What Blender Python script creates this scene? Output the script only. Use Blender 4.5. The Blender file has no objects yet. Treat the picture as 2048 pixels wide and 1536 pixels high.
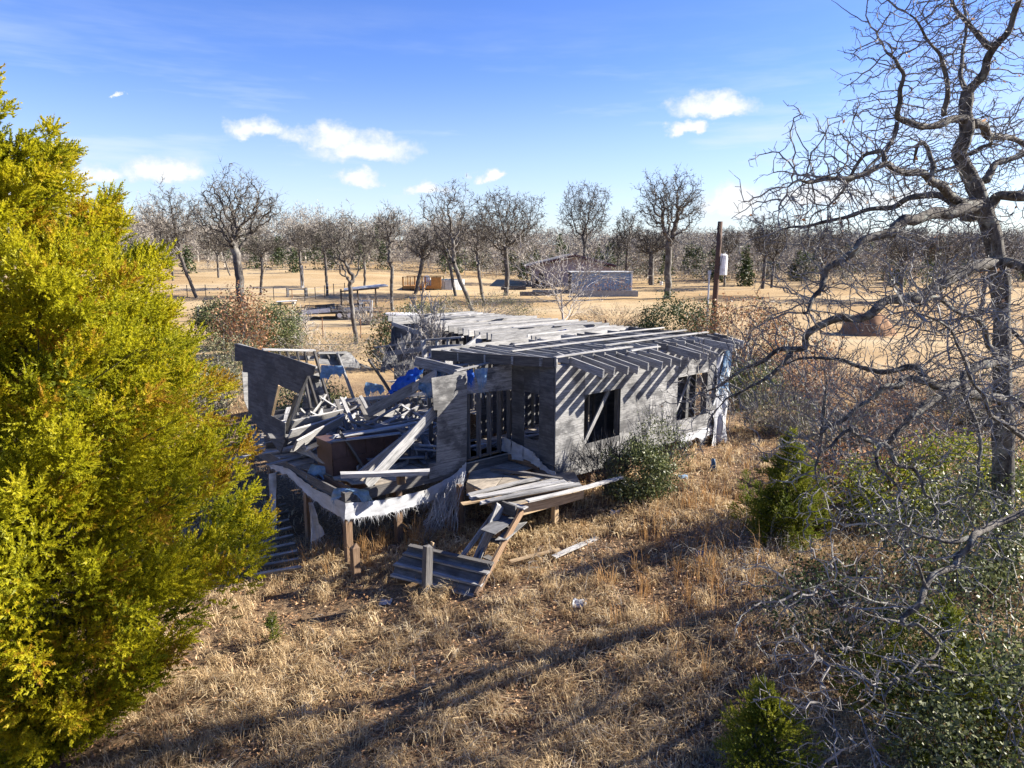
import bpy, bmesh, math, random
import numpy as np
from mathutils import Vector, Matrix

S = bpy.context.scene
COL = S.collection
random.seed(7)
RNG = np.random.default_rng(11)
PI = math.pi
R = math.radians

# ------------------------------------------------------------------ camera
PITCH, FPX, CAMZ = R(10.4), 1400.0, 6.0
cam_d = bpy.data.cameras.new('camera')
cam = bpy.data.objects.new('camera', cam_d)
COL.objects.link(cam)
cam.location = (0, 0, CAMZ)
cam.rotation_euler = (R(90) - PITCH, 0, 0)
cam_d.sensor_width = 36.0
cam_d.lens = 36.0 * FPX / 2048.0
cam_d.clip_start, cam_d.clip_end = 0.1, 5000
S.camera = cam

# ------------------------------------------------------------------ light
SUN_AZ, SUN_EL = R(79), R(28)
sun_dir = Vector((math.sin(SUN_AZ) * math.cos(SUN_EL), math.cos(SUN_AZ) * math.cos(SUN_EL), math.sin(SUN_EL)))
sl = bpy.data.lights.new('sun', 'SUN')
sl.energy, sl.angle, sl.color = 5.0, R(0.5), (1.0, 0.93, 0.82)
so = bpy.data.objects.new('sun', sl)
COL.objects.link(so)
so.rotation_euler = sun_dir.to_track_quat('Z', 'Y').to_euler()
so.location = (30, 10, 40)

S.view_settings.view_transform = 'Standard'
S.view_settings.look = 'None'
S.view_settings.gamma = 1
S.view_settings.use_curve_mapping = False
S.view_settings.exposure = 1.82


def pix_dir(px, py):
    u, v = (px - 1024) / FPX, -(py - 768) / FPX
    return Vector((u, math.cos(PITCH) + v * math.sin(PITCH), -math.sin(PITCH) + v * math.cos(PITCH)))


def at(px, py, d):
    r = pix_dir(px, py)
    return Vector((0, 0, CAMZ)) + r * (d / r.y)


def onz(px, py, z):
    r = pix_dir(px, py)
    return Vector((0, 0, CAMZ)) + r * ((z - CAMZ) / r.z)


def onplane(px, py, p0, dr):
    n = Vector((dr.y, -dr.x, 0))
    r = pix_dir(px, py)
    c = Vector((0, 0, CAMZ))
    return c + r * (n.dot(p0 - c) / n.dot(r))


# ------------------------------------------------------------------ world: daylight sky with small cumulus
class NT:
    def __init__(s, tree):
        s.t = tree
        s.n = tree.nodes
        s.l = tree.links

    def node(s, kind, **kw):
        n = s.n.new(kind)
        for k, v in kw.items():
            setattr(n, k, v)
        return n

    def put(s, sock, v):
        if v is None:
            return
        if hasattr(v, 'is_linked'):
            s.l.new(v, sock)
        else:
            sock.default_value = v

    def m(s, op, a, b=None, c=None, clamp=False):
        n = s.node('ShaderNodeMath', operation=op, use_clamp=clamp)
        s.put(n.inputs[0], a)
        s.put(n.inputs[1], b)
        s.put(n.inputs[2], c)
        return n.outputs[0]

    def mix(s, f, a, b, blend='MIX'):
        n = s.node('ShaderNodeMix', data_type='RGBA', blend_type=blend)
        s.put(n.inputs[0], f)
        s.put(n.inputs[6], a)
        s.put(n.inputs[7], b)
        return n.outputs[2]

    def noise(s, vec, scale, detail=4, rough=0.55):
        n = s.node('ShaderNodeTexNoise')
        n.inputs['Scale'].default_value = scale
        n.inputs['Detail'].default_value = detail
        n.inputs['Roughness'].default_value = rough
        if vec is not None:
            s.l.new(vec, n.inputs['Vector'])
        return n.outputs['Fac']

    def vscale(s, vec, sc):
        n = s.node('ShaderNodeMapping')
        n.inputs['Scale'].default_value = sc
        s.l.new(vec, n.inputs['Vector'])
        return n.outputs[0]

    def ramp(s, fac, stops):
        n = s.node('ShaderNodeValToRGB')
        e = n.color_ramp.elements
        while len(e) < len(stops):
            e.new(0.5)
        for el, (p, c) in zip(e, stops):
            el.position = p
            el.color = tuple(c) + (1,) if len(c) == 3 else c
        s.put(n.inputs[0], fac)
        return n.outputs[0]

    def smooth(s, x, lo, hi):
        n = s.node('ShaderNodeMapRange', interpolation_type='SMOOTHSTEP')
        s.put(n.inputs[0], x)
        n.inputs[1].default_value, n.inputs[2].default_value = lo, hi
        return n.outputs[0]


W = bpy.data.worlds.new('World')
S.world = W
W.use_nodes = True
W.node_tree.nodes.clear()
w = NT(W.node_tree)
sky = w.node('ShaderNodeTexSky', sky_type='NISHITA')
sky.sun_disc = False
sky.sun_elevation = SUN_EL
sky.sun_rotation = SUN_AZ
sky.air_density = 1.0
sky.dust_density = 0.3
sky.ozone_density = 2.5
tc = w.node('ShaderNodeTexCoord').outputs['Generated']
sp = w.node('ShaderNodeSeparateXYZ')
w.l.new(tc, sp.inputs[0])
az = w.m('ARCTAN2', sp.outputs[0], sp.outputs[1])
el = w.m('ARCSINE', sp.outputs[2])
n1 = w.noise(tc, 30, 6, 0.6)
n2 = w.noise(w.vscale(tc, (1.0, 1.0, 1.6)), 22, 6, 0.6)
nb = w.noise(tc, 9, 3, 0.5)
azw = w.m('MULTIPLY_ADD', w.m('SUBTRACT', n1, 0.5), 0.10, w.m('MULTIPLY_ADD', w.m('SUBTRACT', nb, 0.5), 0.06, az))
elw = w.m('MULTIPLY_ADD', w.m('SUBTRACT', n2, 0.5), 0.045, el)
CLOUDS = [(1420, 214, 85, 24), (1370, 256, 42, 14), (532, 266, 62, 24), (655, 280, 75, 30), (740, 300, 110, 32), (320, 345, 78, 28),
          (215, 352, 50, 22), (715, 360, 46, 18), (1460, 412, 72, 36), (1640, 392, 100, 30), (1780, 400, 80, 26), (860, 378, 40, 14), (980, 352, 30, 12),
          (258, 196, 15, 6), (1480, 480, 70, 18), (60, 400, 120, 40), (-420, 330, 140, 34), (-800, 260, 120, 30), (2500, 330, 130, 36), (2900, 260, 100, 24)]
cur = None
for cx, cy, rx, ry in CLOUDS:
    r = pix_dir(cx, cy)
    a0, e0 = math.atan2(r.x, r.y), math.asin(r.z / r.length)
    k = FPX / math.cos(math.atan((cx - 1024) / FPX))
    q1 = w.m('MULTIPLY', w.m('SUBTRACT', azw, a0), k / rx / 1.18)
    q2 = w.m('MULTIPLY', w.m('SUBTRACT', elw, e0), k / ry / 1.25)
    # flatter cloud bases
    q2 = w.m('MAXIMUM', q2, w.m('MULTIPLY', q2, -1.7))
    v = w.m('SUBTRACT', 1.0, w.m('ADD', w.m('MULTIPLY', q1, q1), w.m('MULTIPLY', q2, q2)))
    cur = v if cur is None else w.m('MAXIMUM', cur, v)
cur = w.m('SUBTRACT', cur, w.m('MULTIPLY', w.noise(tc, 55, 6, 0.65), 0.9))
mask = w.smooth(cur, -0.55, 0.5)
veil = w.noise(w.vscale(tc, (1.2, 1.2, 9.0)), 2.2, 5, 0.6)
veil = w.m('MULTIPLY', w.smooth(veil, 0.38, 0.75), w.m('MULTIPLY', w.smooth(el, 0.34, 0.14), 0.7))
low = w.m('MULTIPLY', w.smooth(el, 0.26, 0.0), 0.5)
hs = w.node('ShaderNodeHueSaturation')
hs.inputs['Hue'].default_value = 0.515
hs.inputs['Saturation'].default_value = 1.25
hs.inputs['Value'].default_value = 0.92
w.l.new(sky.outputs[0], hs.inputs['Color'])
tint = w.mix(1.0, hs.outputs[0], (1.0, 1.0, 1.22, 1), 'MULTIPLY')
c1 = w.mix(w.m('MAXIMUM', veil, low), tint, (4.0, 4.6, 5.5, 1))
shade = w.mix(w.smooth(cur, -0.1, 0.6), (4.3, 4.6, 5.1, 1), (5.3, 5.4, 5.5, 1))
c2 = w.mix(w.m('MULTIPLY', mask, 0.95), c1, shade)
bg = w.node('ShaderNodeBackground')
bg.inputs['Strength'].default_value = 0.059
w.l.new(c2, bg.inputs['Color'])
wo = w.node('ShaderNodeOutputWorld')
w.l.new(bg.outputs[0], wo.inputs[0])

# ------------------------------------------------------------------ mesh helpers


def vnoise(x, y, seed=0):
    xi, yi = np.floor(x).astype(np.int64), np.floor(y).astype(np.int64)
    fx, fy = x - xi, y - yi
    fx, fy = fx * fx * (3 - 2 * fx), fy * fy * (3 - 2 * fy)

    def h(i, j):
        n = (i * 374761393 + j * 668265263 + seed * 974711) & 0x7fffffff
        n = ((n ^ (n >> 13)) * 1274126177) & 0x7fffffff
        return ((n ^ (n >> 16)) & 0xffff) / 65535.0
    return (h(xi, yi) * (1 - fx) + h(xi + 1, yi) * fx) * (1 - fy) + (h(xi, yi + 1) * (1 - fx) + h(xi + 1, yi + 1) * fx) * fy


def sstep(x, a, b):
    t = np.clip((x - a) / (b - a), 0, 1)
    return t * t * (3 - 2 * t)


def G(x, y):
    x, y = np.asarray(x, float), np.asarray(y, float)
    near = np.clip(0.15 * (x - 1.0), -0.95, 0.45) * (1 - sstep(y, 18, 34)) - 0.035 * np.clip(15 - y, 0, 25)
    back = np.interp(y, [-100, 24, 45, 60, 80, 100, 140, 200, 430, 1500], [0, 0, 0.35, 0.7, 1.85, 2.3, 2.9, 3.8, 12.5, 12.5])
    left = sstep(-x, -4, 30) * np.interp(y, [0, 60, 85, 130, 180, 300, 1500], [0, 0, 0.5, 2.0, 2.4, 2.6, 2.6])
    bump = (vnoise(x * 0.35, y * 0.35, 1) - 0.5) * 0.25 + (vnoise(x * 1.1, y * 1.1, 2) - 0.5) * 0.10
    bump = bump * (1 - sstep(y, 26, 45) * 0.6)
    return near + back + left + bump


def g1(x, y):
    return float(G(x, y))


def ghit(px, py):
    r = pix_dir(px, py)
    t, c = 4.0, Vector((0, 0, CAMZ))
    while t < 600:
        p = c + r * t
        if p.z <= g1(p.x, p.y):
            return p
        t *= 1.008
    return c + r * 600


def build(name, verts, faces, mat, parent=None, rnd=None, smooth=False):
    """faces: (N,k) int array or list of arrays; rnd: per-vertex float attribute"""
    me = bpy.data.meshes.new(name)
    verts = np.asarray(verts, np.float32).reshape(-1, 3)
    fl = faces if isinstance(faces, list) else [faces]
    fl = [np.asarray(f, np.int32) for f in fl if len(f)]
    me.vertices.add(len(verts))
    me.vertices.foreach_set('co', verts.ravel())
    loops = np.concatenate([f.ravel() for f in fl])
    tot = np.concatenate([np.full(len(f), f.shape[1], np.int32) for f in fl])
    st = np.concatenate([[0], np.cumsum(tot)[:-1]]).astype(np.int32)
    me.loops.add(len(loops))
    me.loops.foreach_set('vertex_index', loops)
    me.polygons.add(len(tot))
    me.polygons.foreach_set('loop_start', st)
    me.polygons.foreach_set('loop_total', tot)
    me.polygons.foreach_set('use_smooth', np.full(len(tot), bool(smooth)))
    if rnd is not None:
        at_ = me.attributes.new('rnd', 'FLOAT', 'POINT')
        at_.data.foreach_set('value', np.asarray(rnd, np.float32))
    me.update(calc_edges=True)
    me.validate()
    if mat:
        me.materials.append(mat)
    return link(name, me, parent)


def link(name, me, parent=None):
    o = bpy.data.objects.new(name, me)
    COL.objects.link(o)
    if parent is not None:
        o.parent = parent
        if parent.parent is None:
            o.matrix_parent_inverse = parent.matrix_basis.inverted()
        else:
            o.matrix_parent_inverse = (parent.parent.matrix_basis @ parent.matrix_parent_inverse @ parent.matrix_basis).inverted()
    return o


def tag(o, label, cat, group=None, kind=None):
    if label:
        o['label'] = label
    if cat:
        o['category'] = cat
    if group:
        o['group'] = group
    if kind:
        o['kind'] = kind
    return o


def thing(name, label, cat, loc, group=None):
    o = bpy.data.objects.new(name, None)
    o.empty_display_size = 0.2
    COL.objects.link(o)
    o.location = loc
    bpy.context.view_layer.update() if False else None
    o.matrix_basis = Matrix.Translation(Vector(loc))
    return tag(o, label, cat, group)


class MB:
    """collects boxes, prisms, tubes into one mesh"""

    def __init__(s):
        s.v, s.q, s.t, s.n = [], [], [], 0

    def add(s, v, q=None, t=None):
        v = np.asarray(v, float).reshape(-1, 3)
        if q is not None and len(q):
            s.q.append(np.asarray(q, int) + s.n)
        if t is not None and len(t):
            s.t.append(np.asarray(t, int) + s.n)
        s.v.append(v)
        s.n += len(v)
        return s

    def box(s, lo, hi, M=None):
        x0, y0, z0 = lo
        x1, y1, z1 = hi
        v = np.array([(x0, y0, z0), (x1, y0, z0), (x1, y1, z0), (x0, y1, z0), (x0, y0, z1), (x1, y0, z1), (x1, y1, z1), (x0, y1, z1)], float)
        if M is not None:
            v = np.array([M @ Vector(p) for p in v])
        return s.add(v, [(0, 3, 2, 1), (4, 5, 6, 7), (0, 1, 5, 4), (1, 2, 6, 5), (2, 3, 7, 6), (3, 0, 4, 7)])

    def bar(s, p, q, w, t, wd=(0, 0, 1)):
        """square bar p->q: w along wd, t across"""
        M, L = frame(p, q, wd)
        return s.box((0, -w / 2, -t / 2), (L, w / 2, t / 2), M)

    def tube(s, pts, rad, n=8, cap=True):
        v, q, t = tube_poly(pts, rad, n, cap)
        return s.add(v, q, t)

    def build(s, name, mat, parent=None, smooth=False):
        fl = []
        if s.q:
            fl.append(np.concatenate(s.q))
        if s.t:
            fl.append(np.concatenate(s.t))
        return build(name, np.concatenate(s.v), fl, mat, parent, smooth=smooth)


def frame(p, q, wd):
    p, q = Vector(p), Vector(q)
    x = q - p
    L = x.length
    x.normalize()
    wd = Vector(wd)
    y = wd - x * wd.dot(x)
    if y.length < 1e-4:
        y = Vector((1, 0.3, 0.2)) - x * Vector((1, 0.3, 0.2)).dot(x)
    y.normalize()
    z = x.cross(y)
    M = Matrix(((x.x, y.x, z.x, p.x), (x.y, y.y, z.y, p.y), (x.z, y.z, z.z, p.z), (0, 0, 0, 1)))
    return M, L


def tube_poly(pts, rad, n=8, cap=True):
    P = np.asarray(pts, float)
    rad = np.asarray(rad, float) * np.ones(len(P))
    T = np.gradient(P, axis=0)
    T /= np.linalg.norm(T, axis=1, keepdims=True) + 1e-9
    ref = np.array([0.0, 0, 1]) if abs(T[0][2]) < 0.9 else np.array([1.0, 0, 0])
    u = np.cross(T[0], ref)
    u /= np.linalg.norm(u)
    ang = np.arange(n) * 2 * PI / n
    V = []
    for i in range(len(P)):
        u = u - T[i] * u.dot(T[i])
        u /= np.linalg.norm(u) + 1e-9
        vv = np.cross(T[i], u)
        V.append(P[i] + rad[i] * (np.cos(ang)[:, None] * u + np.sin(ang)[:, None] * vv))
    V = np.concatenate(V)
    q = []
    for i in range(len(P) - 1):
        for k in range(n):
            a, b = i * n + k, i * n + (k + 1) % n
            q.append((a, b, b + n, a + n))
    t = []
    if cap:
        V = np.vstack([V, P[0], P[-1]])
        c0, c1 = len(V) - 2, len(V) - 1
        e = (len(P) - 1) * n
        for k in range(n):
            t.append((c0, (k + 1) % n, k))
            t.append((c1, e + k, e + (k + 1) % n))
    return V, q, t


BOARD_N = [0]


def board(name, p, q, w, t, mat, parent=None, wd=(0, 0, 1), bow=0.0, seg=3, rough=0.006):
    """one timber with its own grain axes: width w along wd, thickness t; slightly bowed, uneven ends"""
    BOARD_N[0] += 1
    rr = random.Random(BOARD_N[0] * 13 + 5)
    M, L = frame(p, q, wd)
    V, F = [], []
    for i in range(seg + 1):
        f = i / seg
        b = bow * 4 * f * (1 - f)
        ww = w / 2 * (1 + rr.uniform(-0.02, 0.02))
        for sy, sz in ((-1, -1), (1, -1), (1, 1), (-1, 1)):
            xx = L * f + (rr.uniform(-rough, rough) * 3 if i in (0, seg) else 0)
            V.append((xx, sy * ww + rr.uniform(-rough, rough) * 0.5, sz * t / 2 + b + rr.uniform(-rough, rough) * 0.3))
    for i in range(seg):
        for k in range(4):
            a, c = i * 4 + k, i * 4 + (k + 1) % 4
            F.append((a, c, c + 4, a + 4))
    F.append((3, 2, 1, 0))
    e = seg * 4
    F.append((e, e + 1, e + 2, e + 3))
    o = build(name, V, np.array(F), mat, parent)
    o.matrix_basis = M
    return o


def sheet_poly(name, pts, n, th, mat, parent=None, xdir=None):
    """flat sheet (plywood) with outline pts (coplanar world points), thickness th along n; local x along xdir"""
    n = Vector(n).normalized()
    p0 = Vector(pts[0])
    xd = Vector(xdir) if xdir else (Vector(pts[1]) - p0)
    xd = (xd - n * xd.dot(n)).normalized()
    yd = n.cross(xd)
    M = Matrix(((xd.x, yd.x, n.x, p0.x), (xd.y, yd.y, n.y, p0.y), (xd.z, yd.z, n.z, p0.z), (0, 0, 0, 1)))
    Mi = M.inverted()
    bm = bmesh.new()
    vs = [bm.verts.new((lambda v: (v.x, v.y, 0))(Mi @ Vector(p))) for p in pts]
    f = bm.faces.new(vs)
    r_ = bmesh.ops.extrude_face_region(bm, geom=[f])
    for v in r_['geom']:
        if isinstance(v, bmesh.types.BMVert):
            v.co.z += th
    bmesh.ops.recalc_face_normals(bm, faces=bm.faces)
    bmesh.ops.triangulate(bm, faces=[x for x in bm.faces if len(x.verts) > 4])
    me = bpy.data.meshes.new(name)
    bm.to_mesh(me)
    bm.free()
    me.materials.append(mat)
    o = link(name, me, parent)
    o.matrix_basis = M
    return o


def cloth(name, c00, c10, c11, c01, nu, nv, mat, parent=None, sag=0.0, wob=0.03, ragged=0.0, seed=1, fold=0.0, fringe=0, flen=0.15):
    """thin draped sheet: bilinear patch + wobble, ragged lower edge, hanging threads along c00->c10"""
    rr = np.random.default_rng(seed)
    U, Vv = np.meshgrid(np.linspace(0, 1, nu + 1), np.linspace(0, 1, nv + 1))
    c = [np.array(p, float) for p in (c00, c10, c11, c01)]
    P = (c[0][None, None] * ((1 - U) * (1 - Vv))[..., None] + c[1] * (U * (1 - Vv))[..., None] + c[2] * (U * Vv)[..., None] + c[3] * ((1 - U) * Vv)[..., None])
    nrm = np.cross(c[1] - c[0], c[3] - c[0])
    nrm /= np.linalg.norm(nrm)
    wv = (vnoise(U * 7 + seed, Vv * 5 + seed, seed) - 0.5) * 2 + 0.5 * (vnoise(U * 19 + seed, Vv * 11, seed + 3) - 0.5)
    P += nrm * (wv * wob + fold * np.sin(U * 23 + 3 * Vv))[..., None]
    P[..., 2] -= sag * 4 * U * (1 - U)
    if ragged:
        P[..., 2] -= ((vnoise(U * nu * 0.7, Vv * 0 + 2.0, seed + 9) - 0.3) * ragged * (1 - Vv))
    idx = np.arange((nu + 1) * (nv + 1)).reshape(nv + 1, nu + 1)
    F = np.stack([idx[:-1, :-1], idx[:-1, 1:], idx[1:, 1:], idx[1:, :-1]], -1).reshape(-1, 4)
    V = P.reshape(-1, 3)
    rnd = rr.random(len(V))
    fl = [F]
    if fringe:
        k = rr.integers(0, nu, fringe)
        f = rr.random(fringe)
        b = P[0][k] * (1 - f)[:, None] + P[0][k + 1] * f[:, None]
        e = np.array(c[1] - c[0])
        e /= np.linalg.norm(e)
        L = flen * 1.5 * rr.random(fringe) ** 3.5 + 0.015
        w_ = 0.0035
        tip = b + np.stack([rr.normal(0, 0.45, fringe) * L, rr.normal(0, 0.45, fringe) * L, -L], -1)
        v3 = np.stack([b - e * w_, b + e * w_, tip], 1).reshape(-1, 3)
        F3 = np.arange(len(v3)).reshape(-1, 3) + len(V)
        V = np.vstack([V, v3])
        rnd = np.concatenate([rnd, rr.random(len(v3))])
        fl.append(F3)
    return build(name, V, fl, mat, parent, rnd=rnd, smooth=True)


def clone(root, loc=None, rz=0, sc=1.0, label=None):
    r = root.copy()
    COL.objects.link(r)
    M = Matrix.Translation(Vector(loc)) @ Matrix.Rotation(rz, 4, 'Z') @ Matrix.Diagonal((sc[0], sc[1], sc[2], 1) if isinstance(sc, tuple) else (sc, sc, sc, 1))
    r.matrix_basis = M
    if label:
        r['label'] = label
    for c in list(root.children):
        d = c.copy()
        COL.objects.link(d)
        d.parent = r
        for e in list(c.children):
            f = e.copy()
            COL.objects.link(f)
            f.parent = d
    return r


# ------------------------------------------------------------------ materials
def new_mat(name):
    m = bpy.data.materials.new(name)
    m.use_nodes = True
    m.node_tree.nodes.clear()
    n = NT(m.node_tree)
    out = n.node('ShaderNodeOutputMaterial')
    return m, n, out


def princ(n, out, col, rough=0.8, bump=None, bstr=0.3, bdist=0.02, metal=0.0, spec=0.3):
    b = n.node('ShaderNodeBsdfPrincipled')
    n.put(b.inputs['Base Color'], col)
    n.put(b.inputs['Roughness'], rough)
    b.inputs['Metallic'].default_value = metal
    b.inputs['Specular IOR Level'].default_value = spec
    if bump is not None:
        bn = n.node('ShaderNodeBump')
        bn.inputs['Strength'].default_value = bstr
        bn.inputs['Distance'].default_value = bdist
        n.l.new(bump, bn.inputs['Height'])
        n.l.new(bn.outputs[0], b.inputs['Normal'])
    n.l.new(b.outputs[0], out.inputs[0])
    return b


def wood(name, dark, mid, light, blotch=0.4, grain=(1.3, 22, 22), stain=(0.03, 0.03, 0.032)):
    m, n, out = new_mat(name)
    tcn = n.node('ShaderNodeTexCoord').outputs['Object']
    oi = n.node('ShaderNodeObjectInfo')
    off = n.node('ShaderNodeVectorMath', operation='ADD')
    sc = n.node('ShaderNodeVectorMath', operation='SCALE')
    sc.inputs[0].default_value = (31, 17, 23)
    n.l.new(oi.outputs['Random'], sc.inputs['Scale'])
    n.l.new(tcn, off.inputs[0])
    n.l.new(sc.outputs[0], off.inputs[1])
    v = off.outputs[0]
    gr = n.noise(n.vscale(v, grain), 2.0, 7, 0.65)
    gf = n.noise(n.vscale(v, (grain[0] * 2.5, grain[1] * 4, grain[2] * 4)), 2.5, 4, 0.7)
    bl = n.noise(n.vscale(v, (0.8, 2.5, 2.5)), 1.7, 5, 0.6)
    g = n.m('MULTIPLY_ADD', gf, 0.45, n.m('MULTIPLY', gr, 0.75))
    col = n.ramp(g, [(0.36, dark), (0.56, mid), (0.76, light)])
    tone = n.m('MULTIPLY_ADD', oi.outputs['Random'], 0.5, 0.75)
    col = n.mix(1.0, col, tone, 'MULTIPLY')
    col = n.mix(n.m('MULTIPLY', n.smooth(bl, 0.48, 0.72), blotch), col, tuple(stain) + (1,))
    crack = n.noise(n.vscale(v, (0.7, 40, 40)), 1.6, 2, 0.5)
    col = n.mix(n.m('MULTIPLY', n.smooth(crack, 0.36, 0.28), 0.75), col, (0.02, 0.02, 0.02, 1))
    princ(n, out, col, 0.85, g, 0.3, 0.008)
    return m


GREYWOOD = wood('weathered_grey_wood', (0.05, 0.05, 0.052), (0.19, 0.188, 0.187), (0.40, 0.395, 0.39))
PALEWOOD = wood('sun_bleached_wood', (0.09, 0.088, 0.086), (0.28, 0.274, 0.265), (0.47, 0.458, 0.44), 0.45)
DARKWOOD = wood('dark_grey_wood', (0.03, 0.03, 0.03), (0.085, 0.08, 0.078), (0.17, 0.16, 0.15))  # the grey wood grain in a darker tone
TANWOOD = wood('tan_timber', (0.17, 0.115, 0.065), (0.34, 0.24, 0.14), (0.50, 0.38, 0.24), 0.35, stain=(0.08, 0.055, 0.035))
BROWNWOOD = wood('brown_old_post_wood', (0.07, 0.045, 0.028), (0.16, 0.10, 0.06), (0.28, 0.19, 0.12), 0.4)


def plywood(name, dark, light, stainamt, pat=(2.0, 9, 9)):
    m, n, out = new_mat(name)
    tcn = n.node('ShaderNodeTexCoord').outputs['Object']
    oi = n.node('ShaderNodeObjectInfo')
    off = n.node('ShaderNodeVectorMath', operation='ADD')
    sc = n.node('ShaderNodeVectorMath', operation='SCALE')
    sc.inputs[0].default_value = (11, 37, 5)
    n.l.new(oi.outputs['Random'], sc.inputs['Scale'])
    n.l.new(tcn, off.inputs[0])
    n.l.new(sc.outputs[0], off.inputs[1])
    v = off.outputs[0]
    gr = n.noise(n.vscale(v, pat), 2.6, 8, 0.68)
    fine = n.noise(n.vscale(v, (5, 60, 60)), 1.8, 3, 0.6)
    bl = n.noise(n.vscale(v, (1.0, 1.5, 1.5)), 1.5, 6, 0.65)
    kn = n.noise(n.vscale(v, (1.6, 3.2, 3.2)), 4.5, 2, 0.5)
    g = n.m('MULTIPLY_ADD', fine, 0.35, n.m('MULTIPLY', gr, 0.8))
    col = n.ramp(g, [(0.40, dark), (0.53, tuple(0.5 * (a + b) for a, b in zip(dark, light))), (0.68, light)])
    col = n.mix(1.0, col, n.m('MULTIPLY_ADD', oi.outputs['Random'], 0.45, 0.76), 'MULTIPLY')
    col = n.mix(n.m('MULTIPLY', n.smooth(bl, 0.45, 0.60), stainamt), col, (0.035, 0.035, 0.038, 1))
    col = n.mix(n.m('MULTIPLY', n.smooth(kn, 0.70, 0.78), 0.8), col, (0.05, 0.04, 0.035, 1))
    princ(n, out, col, 0.88, g, 0.25, 0.006)
    return m


PLY = plywood('weathered_plywood', (0.07, 0.07, 0.07), (0.33, 0.325, 0.315), 0.72, (0.7, 12, 12))
PLYDARK = plywood('mildewed_shade_plywood', (0.04, 0.041, 0.044), (0.135, 0.136, 0.14), 0.6, (0.8, 7, 7))  # mildew-stained plywood; base darkened to carry shade on shaded and inner sheets
PLYTAN = plywood('subfloor_plywood', (0.12, 0.10, 0.08), (0.36, 0.31, 0.245), 0.4)


def leaf_mat(name, stops, trans=0.35, rough=0.55, spec=0.25):
    m, n, out = new_mat(name)
    a = n.node('ShaderNodeAttribute', attribute_name='rnd').outputs['Fac']
    col = n.ramp(a, stops)
    b = n.node('ShaderNodeBsdfPrincipled')
    n.l.new(col, b.inputs['Base Color'])
    b.inputs['Roughness'].default_value = rough
    b.inputs['Specular IOR Level'].default_value = spec
    t = n.node('ShaderNodeBsdfTranslucent')
    n.l.new(col, t.inputs['Color'])
    mx = n.node('ShaderNodeMixShader')
    mx.inputs[0].default_value = trans
    n.l.new(b.outputs[0], mx.inputs[1])
    n.l.new(t.outputs[0], mx.inputs[2])
    n.l.new(mx.outputs[0], out.inputs[0])
    return m


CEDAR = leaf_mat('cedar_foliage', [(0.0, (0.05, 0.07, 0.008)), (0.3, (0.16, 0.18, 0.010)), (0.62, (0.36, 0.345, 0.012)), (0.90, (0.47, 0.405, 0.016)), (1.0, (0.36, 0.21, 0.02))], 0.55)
CEDARG = leaf_mat('young_cedar_foliage', [(0.0, (0.04, 0.06, 0.010)), (0.5, (0.14, 0.165, 0.014)), (1.0, (0.26, 0.25, 0.02))], 0.35)
YAUPON = leaf_mat('yaupon_leaves', [(0.0, (0.03, 0.045, 0.016)), (0.5, (0.085, 0.105, 0.036)), (0.85, (0.18, 0.19, 0.075)), (1.0, (0.33, 0.34, 0.19))], 0.28, 0.42, 0.3)  # bright end paints leaf glints, dark end the gaps, as random leaf tones
DARKLEAF = leaf_mat('dark_evergreen_leaves', [(0.0, (0.018, 0.032, 0.012)), (0.6, (0.045, 0.065, 0.022)), (1.0, (0.09, 0.105, 0.04))], 0.25)
GREYLEAF = leaf_mat('grey_green_leaves', [(0.0, (0.07, 0.08, 0.035)), (0.6, (0.16, 0.16, 0.08)), (1.0, (0.27, 0.24, 0.14))], 0.3)
BROWNLEAF = leaf_mat('brown_dead_leaves', [(0.0, (0.10, 0.045, 0.02)), (0.5, (0.25, 0.125, 0.06)), (1.0, (0.46, 0.28, 0.16))], 0.35)
LITTER = leaf_mat('leaf_litter', [(0.0, (0.11, 0.06, 0.03)), (0.45, (0.30, 0.165, 0.08)), (0.8, (0.47, 0.28, 0.14)), (1.0, (0.62, 0.46, 0.30))], 0.2, 0.6)
STRAW = leaf_mat('dry_straw', [(0.0, (0.18, 0.11, 0.055)), (0.35, (0.41, 0.29, 0.155)), (0.75, (0.62, 0.475, 0.275)), (1.0, (0.74, 0.63, 0.43))], 0.35, 0.6)
ORANGESTRAW = leaf_mat('orange_bluestem', [(0.0, (0.26, 0.14, 0.055)), (0.6, (0.43, 0.25, 0.10)), (1.0, (0.55, 0.37, 0.19))], 0.35, 0.6)


def bark(name, dark, light, lichen, amt=0.5, scale=9.0):
    m, n, out = new_mat(name)
    tcn = n.node('ShaderNodeTexCoord').outputs['Object']
    a = n.noise(n.vscale(tcn, (1, 1, 0.3)), scale * 1.6, 6, 0.7)
    b = n.noise(tcn, scale * 0.45, 5, 0.65)
    col = n.ramp(a, [(0.38, dark), (0.66, light)])
    col = n.mix(n.m('MULTIPLY', n.smooth(b, 0.52, 0.64), amt), col, tuple(lichen) + (1,))
    princ(n, out, col, 0.9, a, 0.8, 0.04)
    return m


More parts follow.
